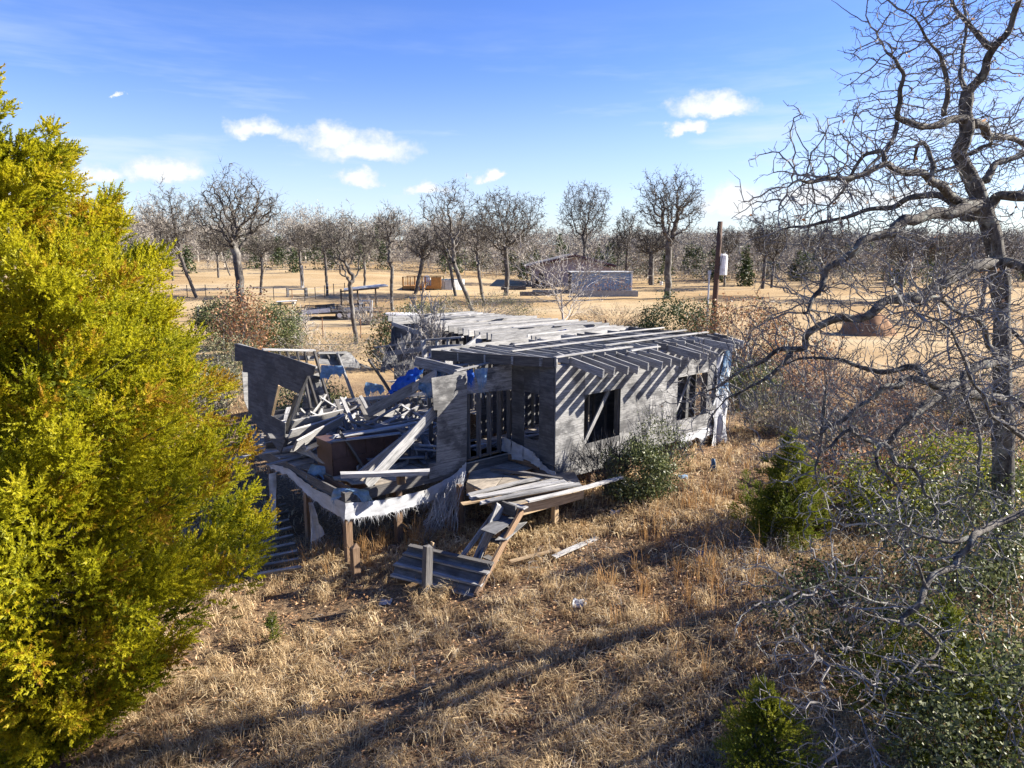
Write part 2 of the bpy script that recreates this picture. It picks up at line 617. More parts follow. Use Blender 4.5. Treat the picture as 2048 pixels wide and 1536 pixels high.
BARK = bark('oak_bark', (0.035, 0.03, 0.026), (0.15, 0.135, 0.115), (0.27, 0.28, 0.24), 0.6)
TWIG = bark('oak_twigs', (0.11, 0.10, 0.092), (0.28, 0.265, 0.25), (0.40, 0.40, 0.34), 0.4, 5)
FARTWIG = bark('distant_twigs', (0.05, 0.043, 0.036), (0.13, 0.115, 0.095), (0.19, 0.18, 0.14), 0.4, 2)
WOODTWIG = bark('woodland_twigs', (0.17, 0.15, 0.125), (0.36, 0.32, 0.27), (0.42, 0.39, 0.32), 0.4, 1)
FARBARK = bark('distant_bark', (0.04, 0.034, 0.03), (0.14, 0.125, 0.11), (0.30, 0.29, 0.26), 0.4, 3)
PALETWIG = bark('pale_sapling_twigs', (0.22, 0.20, 0.18), (0.42, 0.39, 0.36), (0.45, 0.42, 0.36), 0.4, 5)


def plain(name, col, rough=0.6, var=0.25, scale=6.0, metal=0.0, stretch=(1, 1, 1), spec=0.3, dirt=None):
    m, n, out = new_mat(name)
    tcn = n.node('ShaderNodeTexCoord').outputs['Object']
    a = n.noise(n.vscale(tcn, stretch), scale, 6, 0.65)
    c = n.mix(1.0, tuple(col) + (1,), n.ramp(a, [(0.3, (1 - var,) * 3), (0.7, (1 + var * 0.5,) * 3)]), 'MULTIPLY')
    if dirt:
        b = n.noise(tcn, scale * 0.4, 5, 0.65)
        c = n.mix(n.m('MULTIPLY', n.smooth(b, 0.5, 0.68), 0.6), c, tuple(dirt) + (1,))
    princ(n, out, c, rough, a, 0.25, 0.01, metal, spec)
    return m


WRAP = plain('white_house_wrap', (0.43, 0.44, 0.46), 0.55, 0.3, 3, stretch=(1, 1, 3), dirt=(0.33, 0.31, 0.28))
TARP = plain('blue_tarp', (0.02, 0.11, 0.46), 0.7, 0.4, 4, stretch=(1, 1, 0.4))
TARPPALE = plain('faded_blue_tarp', (0.17, 0.29, 0.43), 0.85, 0.5, 7, dirt=(0.46, 0.49, 0.52))
RUST = plain('rusty_steel', (0.16, 0.075, 0.04), 0.8, 0.5, 10)
BROWNWRAP = plain('brown_wrapped_cover', (0.085, 0.05, 0.042), 0.5, 0.45, 3.0, dirt=(0.05, 0.03, 0.025))
BLACKPAINT = plain('black_trailer_paint', (0.025, 0.025, 0.027), 0.5, 0.3)
TYRE = plain('tyre_rubber', (0.02, 0.02, 0.02), 0.85, 0.2)
WHITEPAINT = plain('white_paint', (0.74, 0.74, 0.73), 0.5, 0.15, dirt=(0.45, 0.42, 0.38))
GALV = plain('galvanised_metal', (0.42, 0.44, 0.46), 0.45, 0.25, 3)
SHEDBLUE = plain('blue_grey_sheet_metal', (0.19, 0.28, 0.42), 0.5, 0.2, 2.0, stretch=(3, 3, 0.2), dirt=(0.27, 0.34, 0.45))
SHEDROOF = plain('pale_metal_roof', (0.40, 0.41, 0.40), 0.55, 0.25, 1.5)
MAUVE = plain('mauve_siding', (0.34, 0.27, 0.28), 0.7, 0.2, 2)
FASCIA = plain('dark_red_fascia', (0.09, 0.035, 0.035), 0.6, 0.2)
SHINGLE = plain('grey_roof_sheet', (0.26, 0.235, 0.20), 0.75, 0.2, 3)
DECKTAN = plain('stained_deck_wood', (0.42, 0.21, 0.065), 0.65, 0.3, 5)
POOLBLUE = plain('pool_water', (0.03, 0.20, 0.30), 0.1, 0.1, 2)
CONCRETE = plain('concrete', (0.30, 0.29, 0.27), 0.85, 0.25, 4, dirt=(0.2, 0.18, 0.15))
DARKBROWN = plain('dark_brown_timber', (0.06, 0.045, 0.035), 0.8, 0.3)  # plain dark brown for posts, panes, wires and scrap
ORANGEP = plain('orange_plastic', (0.62, 0.17, 0.04), 0.5, 0.1)
DIRT = plain('reddish_soil', (0.26, 0.145, 0.075), 0.95, 0.35, 2.5)
POLEW = wood('creosote_pole_wood', (0.022, 0.014, 0.011), (0.06, 0.036, 0.026), (0.13, 0.075, 0.05), 0.3)


def ground_mat():
    m, n, out = new_mat('dry_ground')
    pos = n.node('ShaderNodeNewGeometry').outputs['Position']
    s = n.node('ShaderNodeSeparateXYZ')
    n.l.new(pos, s.inputs[0])
    f1 = n.noise(pos, 14, 6, 0.7)
    f2 = n.noise(pos, 1.3, 5, 0.6)
    f3 = n.noise(n.vscale(pos, (0.35, 1.0, 1)), 0.12, 5, 0.6)
    f4 = n.noise(n.vscale(pos, (0.3, 1.3, 1)), 0.8, 5, 0.7)
    near = n.ramp(f1, [(0.32, (0.055, 0.038, 0.025)), (0.5, (0.16, 0.105, 0.06)), (0.70, (0.36, 0.25, 0.145))])
    near = n.mix(n.m('MULTIPLY', n.smooth(f2, 0.45, 0.65), 0.5), near, (0.11, 0.075, 0.045, 1))
    lawn = n.ramp(f3, [(0.32, (0.27, 0.175, 0.08)), (0.47, (0.34, 0.24, 0.125)), (0.60, (0.39, 0.295, 0.17)), (0.75, (0.41, 0.335, 0.22))])
    lawn = n.mix(n.m('MULTIPLY', n.smooth(f4, 0.48, 0.72), 0.6), lawn, (0.19, 0.125, 0.065, 1))
    lawn = n.mix(n.m('MULTIPLY', n.smooth(f1, 0.45, 0.75), 0.3), lawn, (0.46, 0.35, 0.20, 1))
    blend = n.smooth(n.m('MULTIPLY_ADD', f2, 9.0, s.outputs[1]), 33, 42)
    col = n.mix(blend, near, lawn)
    wd = n.smooth(n.m('MULTIPLY_ADD', f3, 60.0, s.outputs[1]), 150, 185)
    col = n.mix(wd, col, (0.13, 0.10, 0.065, 1))
    princ(n, out, col, 0.95, f1, 0.7, 0.05, spec=0.1)
    return m


GROUND = ground_mat()

# ------------------------------------------------------------------ ground
xs = np.concatenate([-np.geomspace(20, 900, 50)[::-1], np.arange(-19.8, 20, 0.22), np.geomspace(20, 900, 50)])
ys = np.concatenate([np.linspace(-120, 2, 30), np.arange(2.25, 30, 0.22), np.geomspace(30.2, 1500, 110)])
X, Y = np.meshgrid(xs, ys)
Z = G(X, Y)
idx = np.arange(X.size).reshape(X.shape)
F = np.stack([idx[:-1, :-1], idx[:-1, 1:], idx[1:, 1:], idx[1:, :-1]], -1).reshape(-1, 4)
o = build('ground', np.stack([X, Y, Z], -1), F, GROUND, smooth=True)
tag(o, 'dry winter ground, brown near the ruin and tan pasture behind', None, kind='structure')


# ------------------------------------------------------------------ trees: branching skeletons -> tubes
def seg_tubes(P0, P1, R0, R1, n):
    """vectorised open prisms for many segments"""
    P0, P1 = np.asarray(P0, float), np.asarray(P1, float)
    R0, R1 = np.asarray(R0, float), np.asarray(R1, float)
    d = P1 - P0
    d /= np.linalg.norm(d, axis=1, keepdims=True) + 1e-9
    ref = np.where(np.abs(d[:, 2:3]) < 0.9, np.array([[0, 0, 1.0]]), np.array([[1.0, 0, 0]]))
    u = np.cross(d, ref)
    u /= np.linalg.norm(u, axis=1, keepdims=True) + 1e-9
    v = np.cross(d, u)
    P1 = P1 + d * (R1 * 0.4)[:, None]
    ang = np.arange(n) * 2 * PI / n
    ring = np.cos(ang)[None, :, None] * u[:, None] + np.sin(ang)[None, :, None] * v[:, None]
    A = P0[:, None] + ring * R0[:, None, None]
    B = P1[:, None] + ring * R1[:, None, None]
    V = np.concatenate([A, B], 1).reshape(-1, 3)
    k = np.arange(n)
    f = np.stack([k, (k + 1) % n, (k + 1) % n + n, k + n], -1)
    Fq = (f[None] + (np.arange(len(P0)) * 2 * n)[:, None, None]).reshape(-1, 4)
    return V, Fq


class Skel:
    def __init__(s, seed):
        s.r = random.Random(seed)
        s.seg = []   # (p0,p1,r0,r1,level)
        s.tips = []

    def branch(s, p, d, L, r, lev, maxlev, o):
        """o: dict of growth options"""
        rr = s.r
        n = max(3, int(L / o['step'])) if lev < 2 else max(2, int(L / o['step'] * 1.1))
        n = min(n, 9)
        st = L / n
        p, d = Vector(p), Vector(d).normalized()
        r0 = r
        taper = o.get('taper', 0.62)
        for i in range(n):
            g = o['gnarl'] * (1.0 if lev else 0.35)
            d = (d + Vector((rr.gauss(0, g), rr.gauss(0, g), rr.gauss(0, g) + o['up'] * (0.25 if lev > 1 else 0.1)))).normalized()
            q = p + d * st
            r1 = r0 + (r * taper - r0) * (1.0 / (n - i)) if True else r0
            s.seg.append((p, q, r0, r1, lev))
            p, r0 = q, r1
            f = (i + 1) / n
            if lev < maxlev and r0 > o['rmin'] and f > (o['bare'] if lev == 0 else 0.2):
                if rr.random() < o['side'][min(lev, len(o['side']) - 1)]:
                    s.kid(p, d, L * rr.uniform(0.5, 0.85) * (1 - 0.35 * f), r0 * rr.uniform(0.48, 0.72), lev + 1, maxlev, o, R(rr.uniform(30, 66)))
        if lev < maxlev and r0 > o['rmin']:
            for k in range(2 if rr.random() < 0.75 else 3):
                s.kid(p, d, L * rr.uniform(0.55, 0.85), r0 * rr.uniform(0.6, 0.85), lev + 1, maxlev, o, R(rr.uniform(14, 48)))
        else:
            s.tips.append((p, d))

    def kid(s, p, d, L, r, lev, maxlev, o, ang):
        rr = s.r
        ax = d.orthogonal().normalized()
        ax.rotate(Matrix.Rotation(rr.uniform(0, 2 * PI), 3, d))
        k = d.copy()
        k.rotate(Matrix.Rotation(ang, 3, ax))
        s.branch(p, k, L, r, lev, maxlev, o)

    def arrays(s):
        a = s.seg
        P0 = np.array([x[0] for x in a])
        P1 = np.array([x[1] for x in a])
        return P0, P1, np.array([x[2] for x in a]), np.array([x[3] for x in a]), np.array([x[4] for x in a])


STATS = []
OAK = dict(step=0.55, gnarl=0.30, up=0.16, rmin=0.0035, bare=0.6, side=[0.8, 0.55, 0.45, 0.38, 0.3], taper=0.66)


def leaves_cloud(n, pts, spread, size, rr, flat=0.0, tri=False, asp=0.55):
    """n leaf quads around random members of pts"""
    pts = np.asarray(pts)
    c = pts[rr.integers(0, len(pts), n)] + rr.normal(0, spread, (n, 3))
    a = rr.normal(0, 1, (n, 3))
    a /= np.linalg.norm(a, axis=1, keepdims=True)
    b = rr.normal(0, 1, (n, 3))
    if flat:
        b[:, 2] *= flat
        a[:, 2] *= flat
        a /= np.linalg.norm(a, axis=1, keepdims=True)
    b -= a * (a * b).sum(1, keepdims=True)
    b /= np.linalg.norm(b, axis=1, keepdims=True)
    s = size * rr.uniform(0.6, 1.35, n)[:, None]
    V = np.stack([c - a * s, c + b * s * asp, c + a * s, c - b * s * asp], 1).reshape(-1, 3)
    Fq = np.arange(n * 4).reshape(-1, 4)
    return V, Fq, np.repeat(rr.random(n), 4)


def ribbons(P0, P1, R0, rr):
    d = P1 - P0
    s_ = np.cross(d, rr.normal(0, 1, d.shape))
    s_ /= np.linalg.norm(s_, axis=1, keepdims=True) + 1e-9
    s_ *= R0[:, None]
    return np.stack([P0 - s_, P0 + s_, P1 + d * .15], 1).reshape(-1, 3)


def colonise(seed, H, Wd, f0, n_att_, lean=(0, 0), gnarl=.4, kids=2.0, tr=.02, lump=.5):
    """bare crown grown into an uneven rounded envelope; returns segments (p0, p1, r0, r1, thick?)"""
    n_att = int(n_att_ * 1.35)
    tr *= .72
    rr = np.random.default_rng(seed)
    D = H * .021
    zc, rz, rx = H * (f0 + 1) / 2, H * (1 - f0) / 2, Wd / 2
    u = rr.normal(0, 1, (n_att * 3, 3))
    u /= np.linalg.norm(u, axis=1, keepdims=True)
    rad = rr.random(len(u)) ** .36
    th = np.arctan2(u[:, 1], u[:, 0])
    lum = 1.12 - lump * (vnoise(th * 1.4 + 7 + seed, u[:, 2] * 2.0 + 3, seed) * .9 + vnoise(th * 3.7 + seed, u[:, 2] * 4.5, seed + 2) * .6)
    att = u * (rad * lum)[:, None]
    att[:, 2] = np.where(att[:, 2] < 0, att[:, 2] * .85, att[:, 2])
    att = att * np.array([rx, rx, rz]) + np.array([lean[0] * H * .5, lean[1] * H * .5, zc])
    att = att[:n_att]
    nodes = [np.array([0, 0, -.3])]
    par = [-1]
    p, d = np.array([0, 0, -.3]), np.array([lean[0], lean[1], 1.0])
    while p[2] < H * f0 * 1.02:
        dd = d / np.linalg.norm(d) + rr.normal(0, .10, 3) * np.array([1, 1, 0])
        p = p + dd * D
        nodes.append(p)
        par.append(len(nodes) - 2)
    N = np.array(nodes)
    PARR = list(par)
    near = np.full(len(att), 1e9)
    ni = np.zeros(len(att), int)
    new = np.arange(len(N))
    alive = np.ones(len(att), bool)
    for it in range(130):
        dm = np.linalg.norm(att[:, None] - N[new][None], axis=2)
        k = dm.argmin(1)
        v = dm[np.arange(len(att)), k]
        b = v < near
        near[b], ni[b] = v[b], new[k[b]]
        alive &= near > D * 1.35
        if not alive.any():
            break
        idx_ = ni[alive]
        dirs = att[alive] - N[idx_]
        dirs /= np.linalg.norm(dirs, axis=1, keepdims=True) + 1e-9
        un, inv = np.unique(idx_, return_inverse=True)
        acc = np.zeros((len(un), 3))
        np.add.at(acc, inv, dirs)
        acc /= np.linalg.norm(acc, axis=1, keepdims=True) + 1e-9
        acc += rr.normal(0, gnarl, acc.shape)
        acc /= np.linalg.norm(acc, axis=1, keepdims=True) + 1e-9
        Q = N[un] + acc * D
        new = np.arange(len(N), len(N) + len(un))
        N = np.vstack([N, Q])
        PARR += list(un)
        if len(N) > 4200:
            break
    P = np.array(PARR)
    w_ = np.zeros(len(N))
    has = np.zeros(len(N), bool)
    has[P[1:]] = True
    w_[~has] = 1.0
    for i in range(len(N) - 1, 0, -1):
        w_[P[i]] += w_[i]
    r = np.maximum(w_, 1) ** .50
    r = r / r[0] * tr
    i = np.arange(1, len(N))
    P0, P1, R0, R1 = N[P[i]], N[i], np.minimum(r[P[i]], r[i] * 1.25), r[i]
    # short knobby twigs along everything thin
    thin = np.where(r[i] < tr * .25)[0]
    m_ = int(len(thin) * kids)
    k = thin[rr.integers(0, len(thin), m_)]
    base = P0[k] + (P1[k] - P0[k]) * rr.random(m_)[:, None]
    d0 = (P1[k] - P0[k])
    d0 /= np.linalg.norm(d0, axis=1, keepdims=True) + 1e-9
    d1 = d0 * .6 + rr.normal(0, .75, (m_, 3)) + np.array([0, 0, .15])
    d1 /= np.linalg.norm(d1, axis=1, keepdims=True)
    L = H * .036 * rr.uniform(.4, 1.3, m_)[:, None]
    q1 = base + d1 * L
    d2 = d1 + rr.normal(0, .6, (m_, 3))
    d2 /= np.linalg.norm(d2, axis=1, keepdims=True)
    q2 = q1 + d2 * L * .8
    d3 = d1 + rr.normal(0, .8, (m_, 3))
    d3 /= np.linalg.norm(d3, axis=1, keepdims=True)
    q3 = q1 + d3 * L * .7
    rt = np.full(m_, tr * .05)
    return (P0, P1, R0, R1), (np.vstack([base, q1, q1]), np.vstack([q1, q2, q3]), np.concatenate([rt, rt * .8, rt * .8]))


def oak(name, label, base, H, Wd, seed, f0=.4, n_att=520, tr=.25, lean=(0, 0), gnarl=.4, kids=2.0, leaf=0, group=None, minr=.02, lump=.5):
    (P0, P1, R0, R1), (T0, T1, TR) = colonise(seed, H, Wd, f0, n_att, lean, gnarl, kids, tr, lump)
    Bv = np.array(base)
    t = thing(name, label, 'tree', base, group)
    thick = R1 > tr * .72 * .22
    R0[0] *= 1.5
    R0[1] = max(R0[1], R1[0] * 1.1)
    V, Fq = seg_tubes(P0[thick] + Bv, P1[thick] + Bv, R0[thick], R1[thick], 7)
    build('trunk', V, Fq, FARBARK, t, smooth=True)
    V, Fq = seg_tubes(P0[~thick] + Bv, P1[~thick] + Bv, np.maximum(R0[~thick], minr), np.maximum(R1[~thick], minr * .8), 3)
    V2 = ribbons(T0 + Bv, T1 + Bv, np.maximum(TR, minr * .8), np.random.default_rng(seed))
    build('crown', np.vstack([V, V2]), [Fq, np.arange(len(V2)).reshape(-1, 3) + len(V)], FARTWIG, t)
    STATS.append(len(P0) + len(T0))
    if leaf:
        rr = np.random.default_rng(seed)
        V, Fq, rn = leaves_cloud(leaf, T1 + Bv, .12, .07, rr)
        build('leaves', V, Fq, BROWNLEAF, t, rnd=rn)['kind'] = 'stuff'
    return t


def make_tree(name, label, base, H, Wd, seed, opts=None, maxlev=5, trunk_r=None, group=None, barkm=None, twigm=None, lean=(0, 0), leaf=0, leafm=None, minr=0.012, trunk_frac=0.45, fine=True):
    o = dict(OAK)
    if opts:
        o.update(opts)
    sk = Skel(seed)
    h0 = 10.0
    r0 = (trunk_r or 0.028 * H) * h0 / H
    d0 = Vector((lean[0], lean[1], 1)).normalized()
    sk.branch((0, 0, -0.3), d0, h0 * trunk_frac, r0, 0, maxlev, o)
    P0, P1, R0, R1, lv = sk.arrays()
    # fit to the wanted height and crown width
    top = P1[:, 2].max()
    ax = P1[lv > 0]
    cx, cy = np.median(ax[:, 0]), np.median(ax[:, 1])
    wx = np.percentile(np.hypot(ax[:, 0] - cx, ax[:, 1] - cy), 96)
    sz = H / top
    sx = (Wd / 2) / wx
    Sx = np.array([sx, sx, sz])
    P0, P1 = P0 * Sx, P1 * Sx
    rs = H / h0
    R0, R1 = np.maximum(R0 * rs, minr), np.maximum(R1 * rs, minr)
    STATS.append(len(P0))
    base = Vector(base)
    t = thing(name, label, 'tree', base, group)
    B = np.array(base)
    out = []
    for nm, sel, n, mat in (('trunk', lv <= 1, 7, barkm or FARBARK), ('crown', lv > 1, 3, twigm or FARTWIG)):
        if not sel.any():
            continue
        r0s, r1s = R0[sel].copy(), R1[sel].copy()
        if nm == 'trunk':
            r0s[0] *= 1.5
        if nm == 'crown' and fine:
            a = lv[sel] <= 3
            V, Fq = seg_tubes(P0[sel][a] + B, P1[sel][a] + B, r0s[a], r1s[a], 3)
            V2 = ribbons(P0[sel][~a] + B, P1[sel][~a] + B, r0s[~a] * 1.15, np.random.default_rng(seed))
            build(nm, np.vstack([V, V2]), [Fq, np.arange(len(V2)).reshape(-1, 3) + len(V)], mat, t)
            continue
        V, Fq = seg_tubes(P0[sel] + B, P1[sel] + B, r0s, r1s, n)
        ob = build(nm, V, Fq, mat, t, smooth=True)
        out.append(ob)
    if leaf:
        rr = np.random.default_rng(seed)
        tips = np.array([x[0] for x in sk.tips]) * Sx + B
        V, Fq, rn = leaves_cloud(leaf, tips, 0.12, 0.07, rr)
        ob = build('leaves', V, Fq, leafm or BROWNLEAF, t, rnd=rn)
        ob['kind'] = 'stuff'
    return t


# ================================================================== THE RUINED HOUSE
A = Vector((math.sin(R(49)), math.cos(R(49)), 0))
B = Vector((-A.y, A.x, 0))
UP = Vector((0, 0, 1))
F0 = Vector((-3.55, 14.2, 0))
ZF, ZT = 1.05, 3.46


def HF(a, b, z):
    return F0 + A * a + B * b + UP * z


C0 = HF(4.70, -1.554, 0)


def RW(a, b, z):
    return C0 + A * a + B * b + UP * z


NF = A.cross(UP).normalized()     # outward normal of the front walls (towards the camera)
if NF.y > 0:
    NF = -NF
house = thing('ruined_house', 'roofless grey timber house ruin with open joists and bare plywood walls', 'house', RW(3.4, 2.0, 0.3))
rh = random.Random(5)


def wall_box(name, org, dr, u0, u1, z0, z1, n, th, mat, parent=house, g=0.004):
    p = [org + dr * (u0 + g) + UP * (z0 + g), org + dr * (u1 - g) + UP * (z0 + g), org + dr * (u1 - g) + UP * (z1 - g), org + dr * (u0 + g) + UP * (z1 - g)]
    p = [Vector((q.x, q.y, q.z)) for q in p]
    j = [Vector((rh.uniform(-.006, .006), rh.uniform(-.006, .006), rh.uniform(-.008, .008))) for _ in p]
    jj = [dr * q.x + UP * q.z for q in j]
    return sheet_poly(name, [a + b for a, b in zip(p, jj)], n, th, mat, parent, dr)


# --- right wing front wall: plywood sheets with two window openings
WZ0 = 0.83
org = Vector(C0)
for u0, u1, z0, z1, m in [(0, .985, 1.06, ZT, PLY), (.985, 2.34, 1.06, 1.41, PLY), (.985, 2.34, 2.65, ZT, PLY), (2.34, 3.56, 1.06, ZT, PLY), (3.56, 4.78, 1.06, ZT, PLY),
                          (4.78, 6.24, 1.06, 1.41, PLY), (4.78, 6.24, 2.65, ZT, PLY), (6.24, 7.19, 1.06, ZT, PLY)]:
    wall_box('plywood_sheet', org, A, u0, u1, z0, z1, NF, 0.016, m)
for u0, u1 in [(0, .9), (.9, 1.75), (1.75, 2.9), (2.9, 4.4), (4.4, 5.8), (5.8, 7.19)]:
    wall_box('skirt_strip', org, A, u0, u1, 0.66 if u0 < 1.7 else 0.8, 1.055, NF, 0.014, PLY)
# shaded side wall of the entrance recess (runs back from the front corner)
SN = -A
for u0, u1, z0, z1 in [(0.02, .536, 1.06, ZT), (.536, 1.08, 1.06, 1.55), (.536, 1.08, 2.72, ZT), (1.08, 1.55, 1.06, ZT)]:
    wall_box('plywood_sheet', org, B, u0, u1, z0, z1, SN, 0.016, PLYDARK)
wall_box('skirt_strip', org, B, 0.02, 1.55, 0.75, 1.055, SN, 0.016, PLYDARK)
# header over the doorway, and the standing panel left of it
hp = [onplane(px, py, HF(0, 0, 0), A) for px, py in [(933, 788), (1024, 779), (1024, 722), (980, 736), (933, 747)]]
sheet_poly('header_sheet', hp, NF, 0.018, PLY, house, A)
pp = [onplane(px, py, HF(0, -0.03, 0), A) for px, py in [(858, 958), (895, 948), (932, 930), (933, 840), (933, 741), (908, 744), (905, 749), (862, 756), (867, 820), (874, 820), (872, 925), (857, 927)]]
o = sheet_poly('standing_panel', pp, NF, 0.02, PLY, house, A)
o['label'] = 'tall pale plywood panel standing alone at the front edge'
pp = [onplane(px, py, HF(0, -0.01, 0), A) for px, py in [(690, 1004), (745, 1000), (800, 992), (850, 980), (905, 958), (932, 938), (931, 962), (905, 976), (850, 995), (700, 1012)]]
sheet_poly('skirt_strip', pp, NF, 0.016, PLYDARK, house, A)


def stud(p, q, w=0.14, t=0.04, mat=DARKWOOD, name='stud', wd=None, **k):
    return board(name, p, q, w, t, mat, house, wd or B, **k)


# framing behind the sheathing of the right wing
for i in range(19):
    u = 0.03 + i * 0.4
    if .985 < u < 2.34 or 4.78 < u < 6.24:
        continue
    stud(RW(u, 0.09, ZF), RW(u, 0.09, ZT - .05), mat=GREYWOOD)
for u in (1.0, 2.32, 4.8, 6.22):
    stud(RW(u, 0.09, ZF), RW(u, 0.09, ZT - .05), mat=DARKWOOD)
stud(RW(0, 0.09, ZT - .02), RW(7.2, 0.09, ZT - .02), .14, .04, GREYWOOD, 'top_plate')
# side wall of the recess and partitions: open stud walls
for bb in np.arange(0.15, 1.55, .4):
    if .5 < bb < 1.1:
        continue
    stud(RW(.09, bb, ZF), RW(.09, bb, ZT - .05), wd=A)
for a_ in np.arange(-1.35, 7.3, .4):
    stud(RW(a_, 3.2, ZF), RW(a_, 3.2, ZT - .05), mat=GREYWOOD if rh.random() < .4 else DARKWOOD)
stud(RW(-1.4, 3.2, ZT - .02), RW(7.2, 3.2, ZT - .02), .14, .04, GREYWOOD, 'top_plate')
for a_ in np.arange(-1.25, 0.1, .33):
    stud(RW(a_, 1.75, ZF), RW(a_, 1.75, 2.75), mat=DARKWOOD)
for bb in np.arange(0.3, 3.2, .4):
    if rh.random() < .85:
        stud(RW(3.4, bb, ZF), RW(3.4, bb, ZT - .05), mat=DARKWOOD, wd=A)
    stud(RW(7.1, bb, ZF), RW(7.1, bb, ZT - .05), mat=GREYWOOD, wd=A)
for a0, a1 in [(.3, 1.5), (1.55, 2.75), (3.9, 5.1), (5.15, 6.35)]:
    wall_box('plywood_sheet', RW(0, 3.34, 0), A, a0, a1, ZF, ZT - .1, NF, .012, PLYDARK)
for a0, a1 in [(.9, 2.05), (2.1, 3.25), (4.5, 5.6), (5.65, 6.9)]:  # sheets and studs added close behind the windows to darken the openings
    wall_box('added_dark_sheet', RW(0, .85, 0), A, a0, a1, ZF, ZT - .25, NF, .012, PLYDARK)
    for f in (.1, .5, .9):
        stud(RW(a0 + (a1 - a0) * f, .78, ZF), RW(a0 + (a1 - a0) * f, .78, ZT - .25), .09, .04, DARKWOOD)
# braces seen through the first window
stud(RW(1.15, .2, 1.25), RW(2.3, .25, 2.75), .10, .04, GREYWOOD, 'brace', wd=UP)
stud(RW(.9, .62, 1.6), RW(2.4, .66, 3.1), .12, .03, DARKWOOD, 'brace', wd=UP)
stud(RW(5.0, .3, 1.3), RW(6.1, .5, 2.5), .09, .04, GREYWOOD, 'brace', wd=UP)

# --- roof joists, block one: front to back
JH, JT = 0.19, 0.042
for i in range(18):
    a_ = 0.02 + i * 0.419
    zz = ZT + .10 + rh.uniform(-.035, .025)
    b0 = -0.02
    if i == 0:
        board('roof_joist', RW(a_, b0, zz), RW(a_, 3.3, zz + .02), JH, JT, GREYWOOD, house, UP)
        continue
    board('roof_joist', RW(a_, b0, zz), RW(a_ + rh.uniform(-.07, .07), 3.32 + rh.uniform(-.15, .25), zz + rh.uniform(-.06, .05)), JH, JT, rh.choice([GREYWOOD, GREYWOOD, DARKWOOD]), house, UP, bow=rh.uniform(-.03, .03))
    if i in (9, 15):
        continue
    L = rh.uniform(1.0, 1.2) if i < 13 else rh.uniform(.5, 1.0)
    dz = rh.uniform(.15, .26) if i < 13 else rh.uniform(.08, .16)
    board('rafter_tail', RW(a_ + .045, .45, zz + .03), RW(a_ + .045 + rh.uniform(-.02, .02), -L, zz - dz), JH, JT, GREYWOOD, house, UP)
for b_, a0, a1, wd_ in [(0.02, -.02, 2.75, .10), (1.5, -.05, 7.2, .09), (.72, 2.5, 7.2, .10), (2.4, .8, 7.3, .06), (-.42, 2.2, 3.3, .07)]:
    board('batten', RW(a0, b_, ZT + .215), RW(a1, b_ + rh.uniform(-.05, .05), ZT + .235), wd_, .03, PALEWOOD, house, B, bow=.01)
board('edge_beam', RW(-1.45, 3.0, ZT + .12), RW(1.9, 3.05, ZT + .16), .22, .05, PALEWOOD, house, UP)
board('edge_beam', RW(-1.42, 3.0, ZT + .08), RW(-.02, .05, ZT + .08), .24, .045, DARKWOOD, house, UP)
for i in range(4):
    a_ = -1.1 + i * .31
    board('roof_joist', RW(a_, 1.6 - .75 * i * .9 + .7, ZT + .08), RW(a_, 3.0, ZT + .1), JH, JT, GREYWOOD, house, UP)

# --- roof joists, block two: they run along the house, ends facing left
for i in range(13):
    b_ = 4.75 + i * .37
    a0 = 2.0 + .2 * i * .9 * .37 / .37 * .35 + rh.uniform(-.04, .04)
    zz = ZT + .10 + rh.uniform(-.015, .015)
    board('roof_joist', RW(a0, b_, zz), RW(7.3, b_ + rh.uniform(-.04, .04), zz + rh.uniform(-.03, .03)), .22, .042, PALEWOOD if i % 3 == 1 else GREYWOOD, house, UP)
for i in range(4):
    b_ = 3.45 + i * .3
    a0 = 2.75 + .26 * i * .4
    board('roof_joist', RW(a0, b_, ZT + .05), RW(7.2, b_, ZT + .08), .22, .045, PALEWOOD, house, UP)
for i in range(9):
    b_ = 9.7 + i * .38
    board('roof_joist', RW(3.2 + rh.uniform(0, .4), b_, ZT + .08 + rh.uniform(-.02, .02)), RW(7.4, b_, ZT + .06), .2, .045, GREYWOOD, house, UP)
# loose roof boards still nailed over the joists
for i in range(9):
    b_ = rh.uniform(4.6, 12.2)
    a0 = rh.uniform(3.0, 5.5)
    board('roof_board', RW(a0, b_, ZT + .245), RW(a0 + rh.uniform(1.0, 2.4), b_ + rh.uniform(-.5, .5), ZT + .255 + rh.uniform(0, .05)), .13, .025, rh.choice([PALEWOOD, GREYWOOD]), house, B)
# rear walls and stud rows under block two
for bb in np.arange(3.6, 9.4, .4):
    stud(RW(2.35, bb, ZF), RW(2.35, bb, ZT), mat=DARKWOOD, wd=A)
for a_ in np.arange(2.4, 7.2, .42):
    stud(RW(a_, 9.3, ZF), RW(a_, 9.3, ZT), mat=DARKWOOD)
    stud(RW(a_, 6.3, ZF), RW(a_, 6.3, ZT), mat=DARKWOOD)
for bb in np.arange(3.4, 12.8, .8):
    stud(RW(7.15, bb, ZF), RW(7.15, bb, ZT), mat=GREYWOOD, wd=A)
for a0, a1 in [(2.4, 3.6), (3.65, 4.85), (4.9, 6.1)]:
    wall_box('plywood_sheet', RW(0, 9.4, 0), A, a0, a1, ZF, ZT, NF, .016, PLYDARK)
for a0, a1 in [(3.4, 4.6), (4.65, 5.9), (5.95, 7.1)]:
    wall_box('plywood_sheet', RW(0, 12.75, 0), A, a0, a1, ZF, ZT, NF, .016, PLYDARK)
